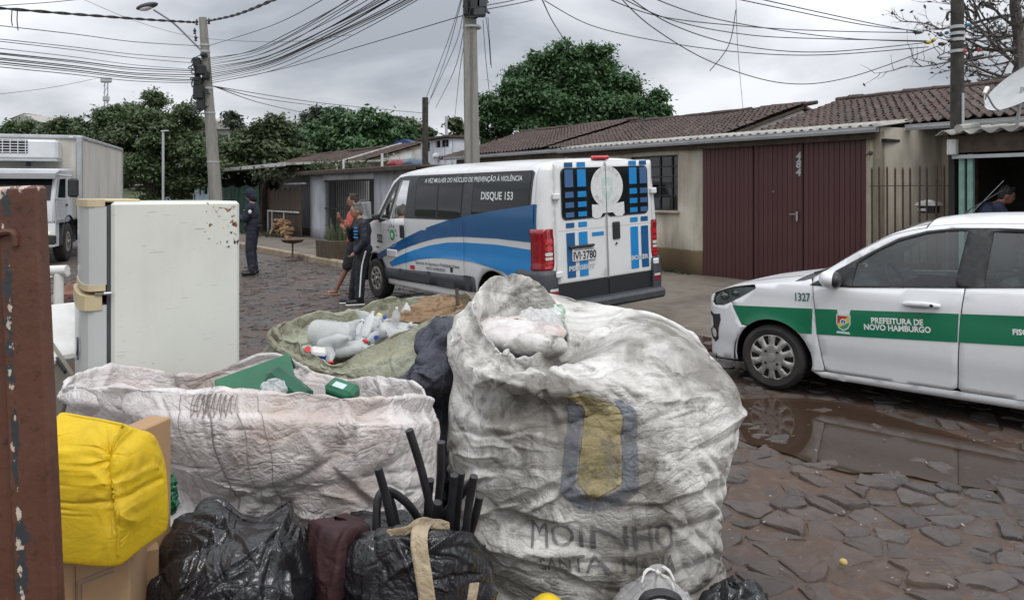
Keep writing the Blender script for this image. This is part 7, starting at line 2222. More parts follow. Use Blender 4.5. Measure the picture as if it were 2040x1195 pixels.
for i in range(90):
 r_ = rs.uniform(.0, .9) ** .7; an = rs.uniform(0, 6.28)
 x_, y_ = r_ * .8 * math.cos(an), r_ * 1.1 * math.sin(an)
 z_ = max(.03, .85 * (1 - r_) + rs.normal(0, .05))
 sz = rs.uniform(.06, .17, 3)
 b = MB().box((0, 0, 0), tuple(sz), Matrix.Rotation(rs.uniform(0, 3), 4, 'Z') @ Matrix.Rotation(rs.uniform(-.8, .8), 4, 'X') @ Matrix.Rotation(rs.uniform(-.8, .8), 4, 'Y'), b=.012)
 V = np.array(b.V); V += .02 * np.stack([fbm(V * 12 + i, 2), fbm(V * 12 + i + 3, 2), fbm(V * 12 + i + 6, 2)], -1); V += (x_, y_, z_)
 link('rubble_piece', newmesh('rubble_piece', V, b.F, True, 30, [M['brick' if rs.random() < .45 else 'rubble_grey']]), rub)
MB().ball((0, 0, .05), (.55, .75, .42), 16, 8).build('heap_core', M['mud'], rub)
# white rags on the heap
blob('rag', 'white rag lying on the rubble by the fridge', 'rag', at(112, 545, 6.6), (.11, .08, .05), M['white_plastic'], 61)
blob('rag', 'dark red rag hanging behind the fridge', 'rag', at(140, 640, 5.2), (.12, .08, .16), M['bag_maroon'], 62)
# ------------------------------------------------------------------ satellite dish on the stall roof
dc = at(2047, 164, 9.9)
dish = thing('satellite_dish', 'pale grey satellite dish on the stall roof', 'satellite dish', dc)
nrm = Vector((-.67, -.08, .74)).normalized()
Q = nrm.to_track_quat('Z', 'Y').to_matrix().to_4x4()
prof = [(r_ * .56, .10 * (r_ ** 2) - .10) for r_ in np.linspace(.002, 1, 14)]
b = MB().lathe(prof + [(.565, .006), (.555, -.012)], 48, Q, False); b.build('reflector', pm('dish_paint', (.40, .42, .42), (.46, .48, .48), 5, .5), dish)
V, F = text2d('SKY', .10, 'CENTER', .003)
for s_, dx, dy, sc_ in (('C', .06, .10, 1.6), ('claro tv', -.02, -.02, .62)):
 V, F = text2d(s_, .10 * sc_, 'CENTER', .003)
 me = newmesh('dish_lettering', [Q @ Vector((x + dx, y + dy, .10 * (((x + dx) ** 2 + (y + dy) ** 2) / .3136) - .094)) for x, y in V], F, False, None, [pm('dish_red', (.42, .13, .10), None, rough=.6)])
 link('dish_lettering', me, dish)
f0 = at(1998, 222, 9.85) - dc; f1 = at(1964, 184, 9.35) - dc
b = MB().tube(catmull([f0, (f0 + f1) / 2 + Vector((0, 0, -.07)), f1], 5), .012, 8); b.build('feed_arm', M['zinc'], dish)
b = MB(); b.tube([f1 + Vector((-.02, 0, -.02)), f1 + Vector((.05, .05, .06))], [.02, .03], 10); b.tube(catmull([f1, f1 + Vector((-.02, 0, -.08)), f1 + Vector((.0, 0, -.16)), f1 + Vector((.04, 0, -.10))], 5), .006, 5); b.build('receiver_head', M['white_plastic'], dish)
b = MB(); g = at(2034, 262, 10.0) - dc; b.tube([Vector((.0, .10, -.05)), g + Vector((0, .1, 0))], .022, 8); b.build('mast', M['zinc'], dish)
# ------------------------------------------------------------------ utility poles
def m_conc():
 k = NT('pole_concrete'); P = k.co()
 c = k.mix(k.ramp(k.noise(4, 6, .6, k.mapping(P, (2, 2, .4))), .35, .7), (.29, .28, .25), (.20, .19, .17))
 c = k.mix(k.ramp(k.noise(40, 5), .62, .75, 0, .6), c, (.09, .085, .08))
 k.color(c); k.set(rough=.9); k.bump(k.noise(60, 4), .3, .006)
 return k.m
M['pole_concrete'] = m_conc()
p1b, p1t = at(437, 0, 25), at(404, 36, 25); p1b.z = 0
pole1 = thing('utility_pole', 'leaning round concrete pole with street lamp arm and cable boxes', 'utility pole', p1b)
T = lambda px, py, Y=25.0: at(px, py, Y) - p1b
b = MB(); b.tube([(0, 0, -.3), tuple((p1t - p1b) * .35), tuple((p1t - p1b) * .7), tuple(p1t - p1b)], [.235, .195, .155, .125], 16); b.build('shaft', M['pole_concrete'], pole1)
b = MB(); b.tube(catmull([T(404, 104), T(385, 85, 24.8), T(345, 46, 24.2), T(306, 20, 23.6)], 5), .035, 8); arm = b.build('lamp_arm', M['zinc'], pole1)
b = MB(); b.ball(T(293, 13, 23.4), (.36, .15, .10), 14, 8, Matrix.Rotation(R(-14), 4, 'Y')); b.build('lamp_head', M['grey_plastic'], arm)
b = MB(); b.ball(T(291, 17, 23.38), (.22, .11, .08), 12, 8, Matrix.Rotation(R(-14), 4, 'Y')); b.build('lamp_glass', M['lamp_clear'], arm)
for i, (px, py, w_, h_, dy) in enumerate(((398, 128, .24, .30, -.22), (407, 142, .30, .34, -.24), (400, 165, .26, .30, -.22), (415, 152, .22, .28, -.2), (402, 186, .34, .46, -.24), (405, 210, .26, .36, -.2), (411, 112, .22, .14, -.18), (396, 148, .16, .5, -.1))):
 p = T(px, py); MB().box((p.x, p.y + dy, p.z), (w_, .2, h_), b=.04).build('cable_box', M['black_plastic'], pole1)
rs = np.random.default_rng(8)
for i in range(9):
 p = T(400 + rs.uniform(-8, 14), 118 + i * 13);
 q = [p + Vector((rs.uniform(-.3, .3), -.25 + rs.uniform(-.1, .1), rs.uniform(-.25, .25))) for _ in range(5)]
 MB().tube(catmull(q, 4, True), .016, 5, cap=False).build('cable_coil', M['cable'], pole1)
for z in (46, 48): pass
for px, py in ((392, 44), (416, 42), (388, 62), (390, 76)):
 p = T(px, py); MB().lathe([(.01, -.12), (.05, -.10), (.03, -.04), (.06, 0), (.03, .05), (.01, .1)], 10, Matrix.Translation(p)).build('insulator', M['black_plastic'], pole1)
for py in (92, 105, 180, 230, 330):
 f = (py - 36) / (500 - 36); c = (p1t - p1b) * (1 - f); r_ = .13 + f * .1
 MB().tube([c + Vector((0, 0, -.03)), c + Vector((0, 0, .03))], r_ + .012, 16).build('strap', M['zinc'], pole1)
p2 = at(945, 0, 14.2); p2.z = 0
pole2 = thing('utility_pole', 'thick square concrete pole rising behind the van roof', 'utility pole', p2)
T2 = lambda px, py, Y=14.2: at(px, py, Y) - p2
b = MB()
sec = lambda w, z, dx: [(dx - w, -w * .8, z), (dx - w * .8, -w, z), (dx + w * .8, -w, z), (dx + w, -w * .8, z), (dx + w, w * .8, z), (dx + w * .8, w, z), (dx - w * .8, w, z), (dx - w, w * .8, z)]
V = sec(.155, -.2, .0) + sec(.125, 5.0, -.085) + sec(.105, 8.6, -.15)
F = [(r_ * 8 + i, r_ * 8 + (i + 1) % 8, (r_ + 1) * 8 + (i + 1) % 8, (r_ + 1) * 8 + i) for r_ in range(2) for i in range(8)] + [tuple(range(16, 24))]
b.add(V, F); b.build('shaft', M['pole_concrete'], pole2)
b = MB(); b.box((-.045, -.13, 2.2), (.04, .03, 5.2)); b.build('channel', pm('pole_dark', (.16, .155, .14), None, rough=.9), pole2)
for i, (px, py, w_, h_) in enumerate(((948, 12, .22, .30), (956, 30, .24, .18), (930, 20, .10, .35), (960, 8, .2, .3), (955, -20, .3, .3))):
 p = T2(px, py); MB().box((p.x, p.y - .2, p.z), (w_, .16, h_), b=.03).build('junction_box', M['grey_plastic'] if i % 2 else M['black_plastic'], pole2)
for i in range(8):
 p = T2(945 + rs.uniform(-10, 18), 5 + i * 5)
 q = [p + Vector((rs.uniform(-.16, .16), -.22 + rs.uniform(-.06, .06), rs.uniform(-.14, .14))) for _ in range(5)]
 MB().tube(catmull(q, 4, True), .011, 5, cap=False).build('cable_coil', M['cable'], pole2)
p = T2(940, 55); MB().tube([p + Vector((-.0, 0, -.02)), p + Vector((0, 0, .02))], .185, 8).build('strap', M['zinc'], pole2)
p3 = at(1907, 0, 10.9); p3.z = 0
M['pole_wood'] = pm('pole_wood', (.030, .026, .023), (.065, .058, .05), 8, .9, bump=.5, bscale=30)
pole3 = thing('utility_pole', 'dark wooden pole with coloured cable clamps by the satellite dish', 'utility pole', p3)
T3 = lambda px, py, Y=10.9: at(px, py, Y) - p3
b = MB(); b.tube([(0, 0, 0), (0, 0, 3), (0, 0, 6.4)], [.105, .092, .078], 14); b.build('shaft', M['pole_wood'], pole3)
for py in (55, 68, 80, 103):
 z = T3(0, py).z; MB().tube([(0, 0, z - .022), (0, 0, z + .022)], .1, 14).build('strap', M['zinc'], pole3)
MB().box((.02, -.1, T3(0, 225).z), (.03, .03, .55)).build('conduit', M['zinc'], pole3)
for s_, px in ((-1, 1893), (1, 1926)):
 q = [T3(1907 + s_ * 9, 26), T3(1907 + s_ * 16, 24), T3(1907 + s_ * 20, 32), T3(1907 + s_ * 19, 42)]
 MB().tube(catmull(q, 4), .018, 6).build('hook', M['black_iron'], pole3)
for px, py, w_, col in ((1828, 65, .17, (.05, .055, .05)), (1848, 85, .14, (.50, .33, .03)), (1874, 70, .10, (.03, .05, .06)), (1875, 88, .12, (.02, .02, .02)), (1930, 50, .10, (.04, .16, .24)), (1951, 100, .10, (.26, .03, .03)), (1922, 102, .08, (.35, .06, .04)), (1886, 66, .08, (.05, .10, .13)), (1893, 82, .10, (.02, .02, .02)), (1860, 80, .08, (.45, .36, .05))):
 p = T3(px, py, 10.7); MB().ball(p, (w_ * .42, .025, .028), 10, 6).build('cable_clamp', pm('clamp', col, None, rough=.5), pole3)
p4 = st(-9.55, -1.0, 0)
pole4 = MB().tube([p4, Vector((p4.x, p4.y, 4.6))], [.10, .09], 8).build('wooden_post', M['pole_wood']); tag(pole4, 'short dark wooden post standing up behind the porch roof', 'post')
lp = thing('street_lamp', 'thin street lamp post in front of the left trees', 'street lamp', (at(325, 0, 30).x, 30, 0))
b = MB(); z1 = at(0, 262, 30).z; b.tube([(0, 0, 0), (0, 0, z1)], .05, 8); b.build('post', M['zinc'], lp)
b = MB(); b.bar((-.08, 0, z1), (.22, 0, z1 + .02), .14, .06, b=.02); b.build('head', M['zinc'], lp)
lp = MB().tube([(at(346, 0, 33).x, 33, 0), (at(344, 0, 33).x, 33, at(0, 290, 33).z)], .10, 8).build('wooden_post', M['pole_wood']); tag(lp, 'grey post half hidden in the left trees', 'post')
lp = MB().tube([(at(890, 0, 27).x, 27, 0), (at(889, 0, 27).x, 27, at(0, 232, 27).z)], .05, 8).build('antenna_mast', M['zinc']); tag(lp, 'thin mast behind the white tank house', 'mast')
tw = thing('radio_tower', 'distant radio mast rising over the left trees', 'tower', (at(213, 0, 160).x, 160, 9))
b = MB(); zt_ = at(0, 160, 160).z - 9
for dx, dy in ((-.5, -.5), (.5, -.5), (0, .5)): b.tube([(dx, dy, 0), (dx * .6, dy * .6, zt_)], .12, 5)
b.build('legs', M['zinc'], tw)
b = MB()
for i in range(12): b.bar((-.5, -.5, i * zt_ / 12), (.5, -.5, (i + 1) * zt_ / 12), .08, .08)
b.build('bracing', M['zinc'], tw)
for dz in (0, -4): MB().box((0, -.3, zt_ + dz), (2.4 if dz == 0 else 1.4, .6, 1.2), b=.2).build('antenna', M['zinc'], tw)
# ------------------------------------------------------------------ overhead cables
ORD = ('topmost', 'second', 'third', 'fourth', 'fifth', 'sixth', 'seventh', 'eighth', 'ninth', 'tenth', 'eleventh', 'twelfth', 'thirteenth', 'fourteenth', 'lowest')
def cable(pts, r=.010, label='thin dark overhead cable crossing the sky', group='overhead cables', n=10):
 """pts: (px, py, Y) along the hanging cable"""
 q = catmull([at(*p) for p in pts], n)
 o = MB().tube(q, r, 5, cap=False).build('overhead_cable', M['cable'])
 tag(o, label, 'cable', group)
 return o
def twisted(pts, r, label):
 q = catmull([at(*p) for p in pts], 30)
 b = MB()
 for s_ in range(2):
  b.tube([p + Vector((0, math.cos(i * .55 + s_ * math.pi) * r, math.sin(i * .55 + s_ * math.pi) * r)) for i, p in enumerate(q)], r, 5, cap=False)
 o = b.build('overhead_cable', M['cable']); tag(o, label, 'cable', 'overhead cables')
twisted([(-60, 12, 17), (150, 29, 20), (300, 40, 23), (388, 45, 25)], .022, 'thick twisted cable running left from the lamp pole top')
twisted([(416, 42, 25), (470, 30, 21), (545, 0, 16), (640, -50, 12)], .022, 'thick twisted cable rising right from the lamp pole top')
G1 = 'bundle of cables left of the lamp pole'; LB1 = 'one of the dark cables strung from the lamp pole to the left edge'
for i, (y0, ym, y1, r) in enumerate(sorted(((53, 76, 92, .010), (80, 101, 118, .009), (84, 108, 127, .009), (108, 128, 142, .015), (110, 132, 146, .010), (118, 138, 150, .014), (121, 141, 155, .012), (126, 146, 160, .015), (130, 149, 163, .010), (136, 154, 166, .010), (98, 122, 140, .008)))):
 cable([(-80, y0 - 10, 15), (140, (y0 + ym) / 2 + 3, 18.5), (270, ym + 8, 21.5), (398, y1, 25)], r, ORD[i] + ' cable, counted downwards, left of the lamp pole', G1)
G2 = 'bundle of cables rising right of the lamp pole'; LB2 = 'one of the bundled cables rising from the lamp pole to the upper right'
rs = np.random.default_rng(5)
for i in range(15):
 y1 = 116 + i * 3.6; xe = 695 + i * 10.5 + rs.uniform(-8, 8)
 ym = y1 - (y1 - 0) * .50 + 16 + rs.uniform(-6, 6); xm = 420 + (xe - 420) * .52
 cable([(415, y1, 25), (420 + (xm - 420) * .5, y1 - (y1 - ym) * .42 + 5, 21), (xm, ym, 17), (xe, -4, 12.5), (xe + 110, -95, 10)], rs.choice((.008, .010, .014)), ORD[i] + ' of the bundled cables rising right of the lamp pole', G2)
cable([(415, 92, 25), (540, 52, 19), (648, -3, 14), (720, -50, 11)], .009, 'single cable above the bundle right of the lamp pole')
cable([(420, 166, 25), (560, 138, 22), (720, 92, 18), (928, 30, 14.2)], .010, 'cable slung from the lamp pole to the square concrete pole')
cable([(158, -4, 20), (280, 46, 23), (400, 76, 25), (560, 84, 22), (700, 70, 18)], .006, 'thin line dipping behind the lamp pole head')
cable([(-40, 14, 15), (90, 6, 16), (190, -4, 17)], .008, 'short cable at the upper left corner')
cable([(-20, 190, 40), (100, 175, 44), (200, 155, 50)], .012, 'faint line low over the left roofs')
for dx, y1 in ((24, 52), (35, 61)): cable([(dx, 20, 17.5), (dx - 1, 40, 17.5), (dx + 1, y1, 17.5)], .012, 'short cable stub hanging at the upper left', 'hanging stubs')
for i, (x1, y1, Y1, r) in enumerate(((610, 226, 60, .02), (640, 212, 60, .02), (845, 226, 45, .014))):
 cable([(425, 172, 25), ((425 + x1) / 2, (172 + y1) / 2 + 6, (25 + Y1) / 2), (x1, y1, Y1)], r, ('short', 'middle', 'longest')[i] + ' faint service line dropping right over the trees', 'service lines over the trees')
for (xa, ya, xb, yb, Yb) in ((398, 160, 370, 228, 30), (400, 180, 384, 236, 30), (402, 190, 392, 245, 30)):
 cable([(xa, ya, 25), ((xa + xb) / 2 - 2, (ya + yb) / 2, 27), (xb, yb, Yb)], .008, 'service wire falling from the lamp pole into the left tree', 'service wires at the lamp pole')
for (xa, ya, xm, ym, xb, yb, Yb) in ((921, -10, 893, 80, 848, 198, 22), (922, 30, 905, 95, 852, 210, 22), (924, 60, 905, 140, 868, 215, 24), (926, 80, 915, 150, 906, 236, 26), (920, 0, 890, 110, 858, 196, 22)):
 cable([(xa, ya, 14.2), (xm, ym, 17), (xb, yb, Yb)], .007, 'service wire fanning down left from the square pole', 'service wires at the square pole')
for (xa, ya, xm, ym, xb, yb) in ((962, 40, 968, 120, 978, 212), (968, 35, 974, 80, 977, 130), (972, 35, 976, 90, 979, 136)):
 cable([(xa, ya, 14.0), (xm, ym, 14.0), (xb, yb, 14.0)], .006, 'loose wire hanging beside the square pole', 'hanging wires at the square pole')
cable([(965, 20, 14.2), (1030, 8, 12.5), (1090, -6, 11)], .008, 'cable leaving the square pole to the upper right')
cable([(965, 12, 14.2), (1010, 4, 13), (1050, -6, 12)], .008, 'second cable leaving the square pole to the upper right')
cable([(1078, -5, 11), (1102, 45, 15), (1134, 94, 20)], .010, 'steep wire running down to the top of the big tree')
cable([(1085, 2, 11), (1180, 52, 12), (1320, 84, 12), (1480, 105, 11.6), (1640, 110, 11.2), (1850, 94, 10.9)], .007, 'long slack wire above the big tree to the right pole')
GR = 'cables running to the right pole'
for pts in ([(1150, -30, 8), (1300, 30, 9), (1470, 52, 10), (1640, 62, 10.4), (1835, 66, 10.7)], [(1190, -30, 8), (1330, 38, 9), (1490, 70, 10), (1650, 78, 10.4), (1850, 82, 10.7)], [(1225, -25, 8), (1340, 50, 9), (1480, 92, 10), (1640, 104, 10.4), (1860, 84, 10.7)],
   [(1225, -15, 8), (1300, 55, 9), (1420, 125, 10), (1560, 166, 10.4), (1690, 155, 10.6), (1870, 92, 10.8)], [(1380, -20, 8), (1560, 18, 9), (1720, 50, 10), (1828, 62, 10.7)], [(1440, -18, 8), (1600, 18, 9), (1740, 48, 10), (1828, 64, 10.7)], [(1260, -20, 8), (1400, 32, 9), (1560, 62, 10), (1700, 78, 10.4), (1852, 84, 10.7)]):
 cable(pts, .0065, 'one of the sagging cables running to the dark right pole', GR)
cable([(1466, -5, 10.5), (1470, 100, 12), (1480, 216, 14)], .004, 'thin upright wire dropping to the tiled roof')
cable([(1466, 20, 10.2), (1452, 90, 10.2), (1414, 142, 10.2)], .006, 'loose curved wire end hanging over the roofs')
for pts in ([(1915, 60, 10.9), (1990, 40, 10), (2070, 15, 9)], [(1915, 102, 10.9), (1980, 92, 10.4), (2070, 70, 9.6)]): cable(pts, .006, 'wire leaving the dark pole to the right edge', 'wires right of the dark pole')
# ------------------------------------------------------------------ pavement things across the road
pl_ = thing('planter', 'square brown planter box with cactus like plants on the kerb', 'planter', (at(668, 0, 18.4).x, 18.4, PAVE_Z), SROT)
b = MB()
b.prism([(-.42, 0), (.42, 0), (.48, .5), (-.48, .5)], lambda x, z, y: (x, y, z), -.32, .32); b.build('trough', pm('planter_wood', (.06, .045, .03), (.10, .075, .05), 6, .85), pl_)
for i in range(26):
 x_, y_ = random.uniform(-.36, .36), random.uniform(-.22, .22); h_ = random.uniform(.25, .62)
 MB().tube([(x_, y_, .42), (x_ + random.uniform(-.04, .04), y_, .45 + h_ * .6), (x_ + random.uniform(-.08, .08), y_, .45 + h_)], [.028, .032, .01], 6).build('stalk', M['leaf_pale'], pl_)
gb = thing('brazier', 'small round iron brazier on a thin leg on the pavement', 'brazier', (at(583, 0, 19.2).x, 19.2, PAVE_Z))
b = MB(); b.lathe([(.06, .36), (.24, .40), (.30, .47), (.29, .475), (.22, .43), (.001, .41)], 20); b.build('bowl', M['iron'], gb)
b = MB(); b.tube([(0, 0, 0), (0, 0, .40)], .022, 8); b.box((0, 0, .012), (.3, .3, .02)); b.build('leg', M['iron'], gb)
yl = thing('fruit', 'small yellowish fruit lying on the wet paving', 'fruit', at(1680, 1124, gy(1128)) )
b = MB().ball((0, 0, .012), (.020, .018, .016), 12, 8); b.build('flesh', pm('fruit_skin', (.42, .30, .09), (.5, .4, .16), 40, .6), yl)
# litter scraps on the road
rs = np.random.default_rng(3)
M['scrap'] = pm('paper_scrap', (.34, .28, .23), (.22, .17, .14), 20, .8)
mbx = MB()
for i in range(80):
 px = rs.uniform(1440, 2050); py = rs.uniform(800, 1195); Y = gy(py); x = (px - CX) / FPX * Y
 s_ = rs.uniform(.002, .006); an = rs.uniform(0, 3.14)
 u = Vector((math.cos(an), math.sin(an), rs.uniform(-.3, .3))) * s_ * rs.uniform(1, 2.5); v = Vector((-math.sin(an), math.cos(an), rs.uniform(-.3, .3))) * s_
 c = Vector((x, Y, .022))
 mbx.add([c - u - v, c + u - v * .6, c + u * .8 + v, c - u * .7 + v * .8], [(0, 1, 2, 3)])
o = link('litter', newmesh('litter', mbx.V, mbx.F, False, None, [M['scrap']])); o['kind'] = 'stuff'; tag(o, 'tiny pale scraps of litter strewn over the wet paving', 'litter')
# ------------------------------------------------------------------ people
def voxel(o, size, it=3):
 m = o.modifiers.new('remesh', 'REMESH'); m.mode = 'VOXEL'; m.voxel_size = size; m.use_smooth_shade = True
 s = o.modifiers.new('smooth', 'SMOOTH'); s.factor = .5; s.iterations = it
 return o
def cap(b, p, q, r0, r1, n=10):
 p, q = Vector(p), Vector(q)
 b.tube([p, q], [r0, r1], n); b.ball(p, r0, n, 6); b.ball(q, r1, n, 6)
def person(label, loc, rz, J, outfit, group=None, scale=1.0, hair=(.02, .015, .012), skin='skin', hood=False, cat='person', hands=True, beard=False):
 """J: joints in local axes (x forward, y left, z up). outfit: dict of garments"""
 o = thing('person', label, cat, loc, rz, group)
 o.scale = (scale,) * 3
 V3 = {k: Vector(v) for k, v in J.items()}
 b = MB()
 hd, nk, ch, pv = V3['head'], V3['neck'], V3['chest'], V3['pelvis']
 fx = (V3.get('face', Vector((1, 0, 0)))).normalized(); fy = Vector((0, 0, 1)).cross(fx).normalized(); fz = fx.cross(fy)
 Hm = Matrix((fx, fy, fz)).transposed()
 H = lambda x, y, z: hd + Hm @ Vector((x, y, z))
 b.ball(hd, (.098, .076, .112), 14, 10, Hm.to_4x4()); b.ball(H(.035, 0, -.055), (.058, .056, .062), 12, 8, Hm.to_4x4())
 b.ball(H(.098, 0, -.018), (.02, .014, .024), 8, 6, Hm.to_4x4())
 for s in (1, -1): b.ball(H(-.005, s * .077, -.012), (.022, .012, .034), 8, 6, Hm.to_4x4())
 cap(b, H(-.02, 0, -.08), nk, .052, .06)
 b.ball(ch, (.115, .165, .19), 14, 10); b.ball((ch + pv) / 2, (.105, .145, .2), 14, 10); b.ball(pv, (.12, .155, .13), 14, 10)
 for s in 'lr':
  cap(b, V3['sh_' + s], V3['el_' + s], .052, .042); cap(b, V3['el_' + s], V3['wr_' + s], .042, .03)
  cap(b, V3['sh_' + s], nk, .055, .055)
  cap(b, V3['hip_' + s], V3['kn_' + s], .085, .058); cap(b, V3['kn_' + s], V3['an_' + s], .055, .037)
  a = V3['an_' + s]; t = V3['toe_' + s]; cap(b, a + Vector((0, 0, -.04)), t, .036, .028)
  if hands:
   w = V3['wr_' + s]; f = V3['hand_' + s].normalized(); u = f.cross(Vector((0, 0, 1)) if abs(f.z) < .9 else Vector((1, 0, 0))).normalized(); n = u.cross(f)
   cap(b, w, w + f * .07, .03, .034, 8)
   for k, L in zip((-1.5, -.5, .5, 1.5), (.06, .075, .08, .065)):
    p0 = w + f * .085 + u * k * .018; p1 = p0 + f * L * .5 + n * .008; p2 = p1 + f * L * .35 + n * .03
    cap(b, p0, p1, .0095, .009, 6); cap(b, p1, p2, .009, .008, 6)
   p0 = w + f * .03 + u * .03; p1 = p0 + u * .03 + f * .03; cap(b, p0, p1, .012, .010, 6); cap(b, p1, p1 + f * .03, .010, .009, 6)
 voxel(b.build('body', M[skin], o, angle=None), .013)
 b = MB()
 for s in (1, -1): b.ball(H(.088, s * .032, .012), (.010, .014, .008), 8, 6, Hm.to_4x4())
 b.ball(H(.088, 0, -.062), (.008, .022, .006), 8, 6, Hm.to_4x4())
 b.build('face_features', pm('eyes', (.05, .03, .025), None, rough=.4), o)
 if hood:
  b = MB(); b.ball(H(-.012, 0, .018), (.115, .095, .118), 14, 10, Hm.to_4x4()); b.ball(H(-.05, 0, -.07), (.09, .10, .10), 12, 8, Hm.to_4x4())
  ho = voxel(b.build('hood', outfit['top'][0], o, angle=None), .014, 2)
  b = MB(); b.ball(H(.085, 0, .05), (.06, .07, .012), 12, 6, Hm.to_4x4()); b.build('cap_peak', outfit['top'][0], o)
 else:
  b = MB(); b.ball(H(-.02, 0, .028), (.098, .086, .100), 14, 10, Hm.to_4x4()); b.ball(H(-.055, 0, -.02), (.06, .078, .075), 12, 8, Hm.to_4x4())
  for k in range(14):
   a_ = random.uniform(-2.6, 2.6); b.ball(H(-.02 + .07 * math.cos(a_), .06 * math.sin(a_), .09 + random.uniform(-.03, .03)), .03, 6, 5)
  voxel(b.build('hair', pm('hair', hair, tuple(x * 1.8 for x in hair), 40, .7), o, angle=None), .012, 1)
 top, fat, sleeve = outfit['top']
 b = MB()
 b.ball(ch, (.125 * fat, .185 * fat, .205), 14, 10); b.ball((ch + pv) / 2, (.118 * fat, .168 * fat, .22), 14, 10); b.ball(pv + Vector((0, 0, .02)), (.135 * fat, .178 * fat, .12), 14, 10)
 for s in 'lr':
  sh, el, wr = V3['sh_' + s], V3['el_' + s], V3['wr_' + s]
  cap(b, sh, nk + Vector((0, 0, -.035)), .072 * fat, .07)
  if sleeve > .5:
   cap(b, sh, el, .074 * fat, .062 * fat); cap(b, el, el + (wr - el) * .93, .06 * fat, .046 * fat)
  else: cap(b, sh, sh + (el - sh) * .7, .074 * fat, .068 * fat)
 t_ = voxel(b.build('top', top, o, angle=None), .014, 2)
 nz = bpy.data.textures.new('fold', 'CLOUDS'); nz.noise_scale = .11
 dm = t_.modifiers.new('folds', 'DISPLACE'); dm.texture = nz; dm.strength = .035; dm.mid_level = .5
 pm_, pf, plen = outfit['pants']
 b = MB(); b.ball(pv, (.135, .178, .13), 14, 10)
 for s in 'lr':
  hp, kn, an = V3['hip_' + s], V3['kn_' + s], V3['an_' + s]
  if plen > .6: cap(b, hp, kn, .105 * pf, .082 * pf); cap(b, kn, kn + (an - kn) * .95, .08 * pf, .066 * pf)
  else: cap(b, hp, hp + (kn - hp) * .95, .108 * pf, .095 * pf)
 p_ = voxel(b.build('trousers' if plen > .6 else 'shorts', pm_, o, angle=None), .014, 2)
 dm = p_.modifiers.new('folds', 'DISPLACE'); dm.texture = nz; dm.strength = .03; dm.mid_level = .5
 sm, sk_ = outfit['shoes']
 for s in 'lr':
  a = V3['an_' + s]; t = V3['toe_' + s]; b = MB()
  d = (t - a); d.z = 0; d = d.normalized()
  if sk_ == 'sandal':
   zz_ = .012; b.bar(Vector((a.x, a.y, zz_)) - d * .07, Vector((t.x, t.y, zz_)) + d * .05, .10, .022, b=.008); b.build('sandal', sm, o)
   MB().tube([t + Vector((0, .04, -.02)) - d * .04, t + Vector((0, 0, .035)) - d * .03, t + Vector((0, -.04, -.02)) - d * .04], .006, 5).build('sandal_strap', M['white_plastic'], o)
  else:
   cap(b, Vector((a.x, a.y, .055)) - d * .04, Vector((t.x, t.y, .045)) + d * .03, .052, .045); cap(b, a + Vector((0, 0, .02 if sk_ == 'shoe' else .10)), a + Vector((0, 0, -.03)), .056, .056)
   sh_ = voxel(b.build('shoe' if sk_ == 'shoe' else 'boot', sm, o, angle=None), .012, 2)
   if sk_ == 'shoe': MB().bar(Vector((a.x, a.y, .012)) - d * .09, Vector((t.x, t.y, .012)) + d * .07, .10, .022, b=.008).build('sole', M['white_plastic'], o)
 return o, H
def stand(**kw):
 J = dict(pelvis=(0, 0, .94), chest=(.0, 0, 1.28), neck=(.0, 0, 1.50), head=(.02, 0, 1.66), sh_l=(0, .19, 1.43), sh_r=(0, -.19, 1.43), el_l=(-.02, .24, 1.15), el_r=(-.02, -.24, 1.15), wr_l=(.06, .23, .90), wr_r=(.06, -.23, .90),
  hand_l=(.2, 0, -1), hand_r=(.2, 0, -1), hip_l=(0, .095, .90), hip_r=(0, -.095, .90), kn_l=(.02, .11, .48), kn_r=(.02, -.11, .48), an_l=(-.01, .12, .09), an_r=(-.01, -.12, .09), toe_l=(.13, .13, .035), toe_r=(.13, -.13, .035), face=(1, 0, 0))
 J.update(kw); return J
M['navy'] = pm('navy_cloth', (.008, .010, .022), (.016, .018, .034), 9, .85)
M['boot_black'] = pm('boot_black', (.008, .008, .009), None, rough=.5)
M['jacket'] = pm('jacket_cloth', (.008, .010, .018), (.015, .017, .027), 12, .6)
M['track'] = pm('track_cloth', (.007, .008, .012), (.014, .015, .020), 12, .75)
M['coral'] = pm('coral_cloth', (.42, .075, .06), (.52, .11, .09), 9, .85)
M['shorts'] = pm('shorts_cloth', (.014, .014, .018), (.024, .024, .03), 9, .85)
M['shirt_blue'] = pm('shirt_blue', (.015, .02, .045), (.025, .03, .06), 9, .85)
M['shirt_white'] = pm('shirt_white', (.6, .6, .62), (.5, .5, .52), 9, .85)
# officer with folded arms beyond the fridge
px_o = at(503, 0, 16.0)
off, H = person('officer in dark navy uniform and cap standing with folded arms', (px_o.x, 16.0, 0), R(185), stand(
 el_l=(.10, .25, 1.17), el_r=(.10, -.25, 1.17), wr_l=(.26, -.02, 1.20), wr_r=(.27, .04, 1.16), hand_l=(.1, -1, .1), hand_r=(.1, 1, .1), kn_l=(.02, .16, .50), an_l=(-.05, .22, .09), toe_l=(.09, .26, .035), kn_r=(.03, -.12, .50), an_r=(-.02, -.14, .09), toe_r=(.12, -.15, .035), head=(.05, 0, 1.68), face=(1, -.1, -.25)),
 {'top': (M['navy'], 1.16, 1.0), 'pants': (M['navy'], 1.08, 1.0), 'shoes': (M['boot_black'], 'boot')}, hood=True, scale=1.02)
MB().ball((-.02, .285, 1.33), (.035, .012, .04), 12, 8).build('shoulder_badge', M['print_pale'], off)
MB().box((.145, .06, 1.36), (.01, .09, .02), b=.003).build('name_tape', M['print_pale'], off)
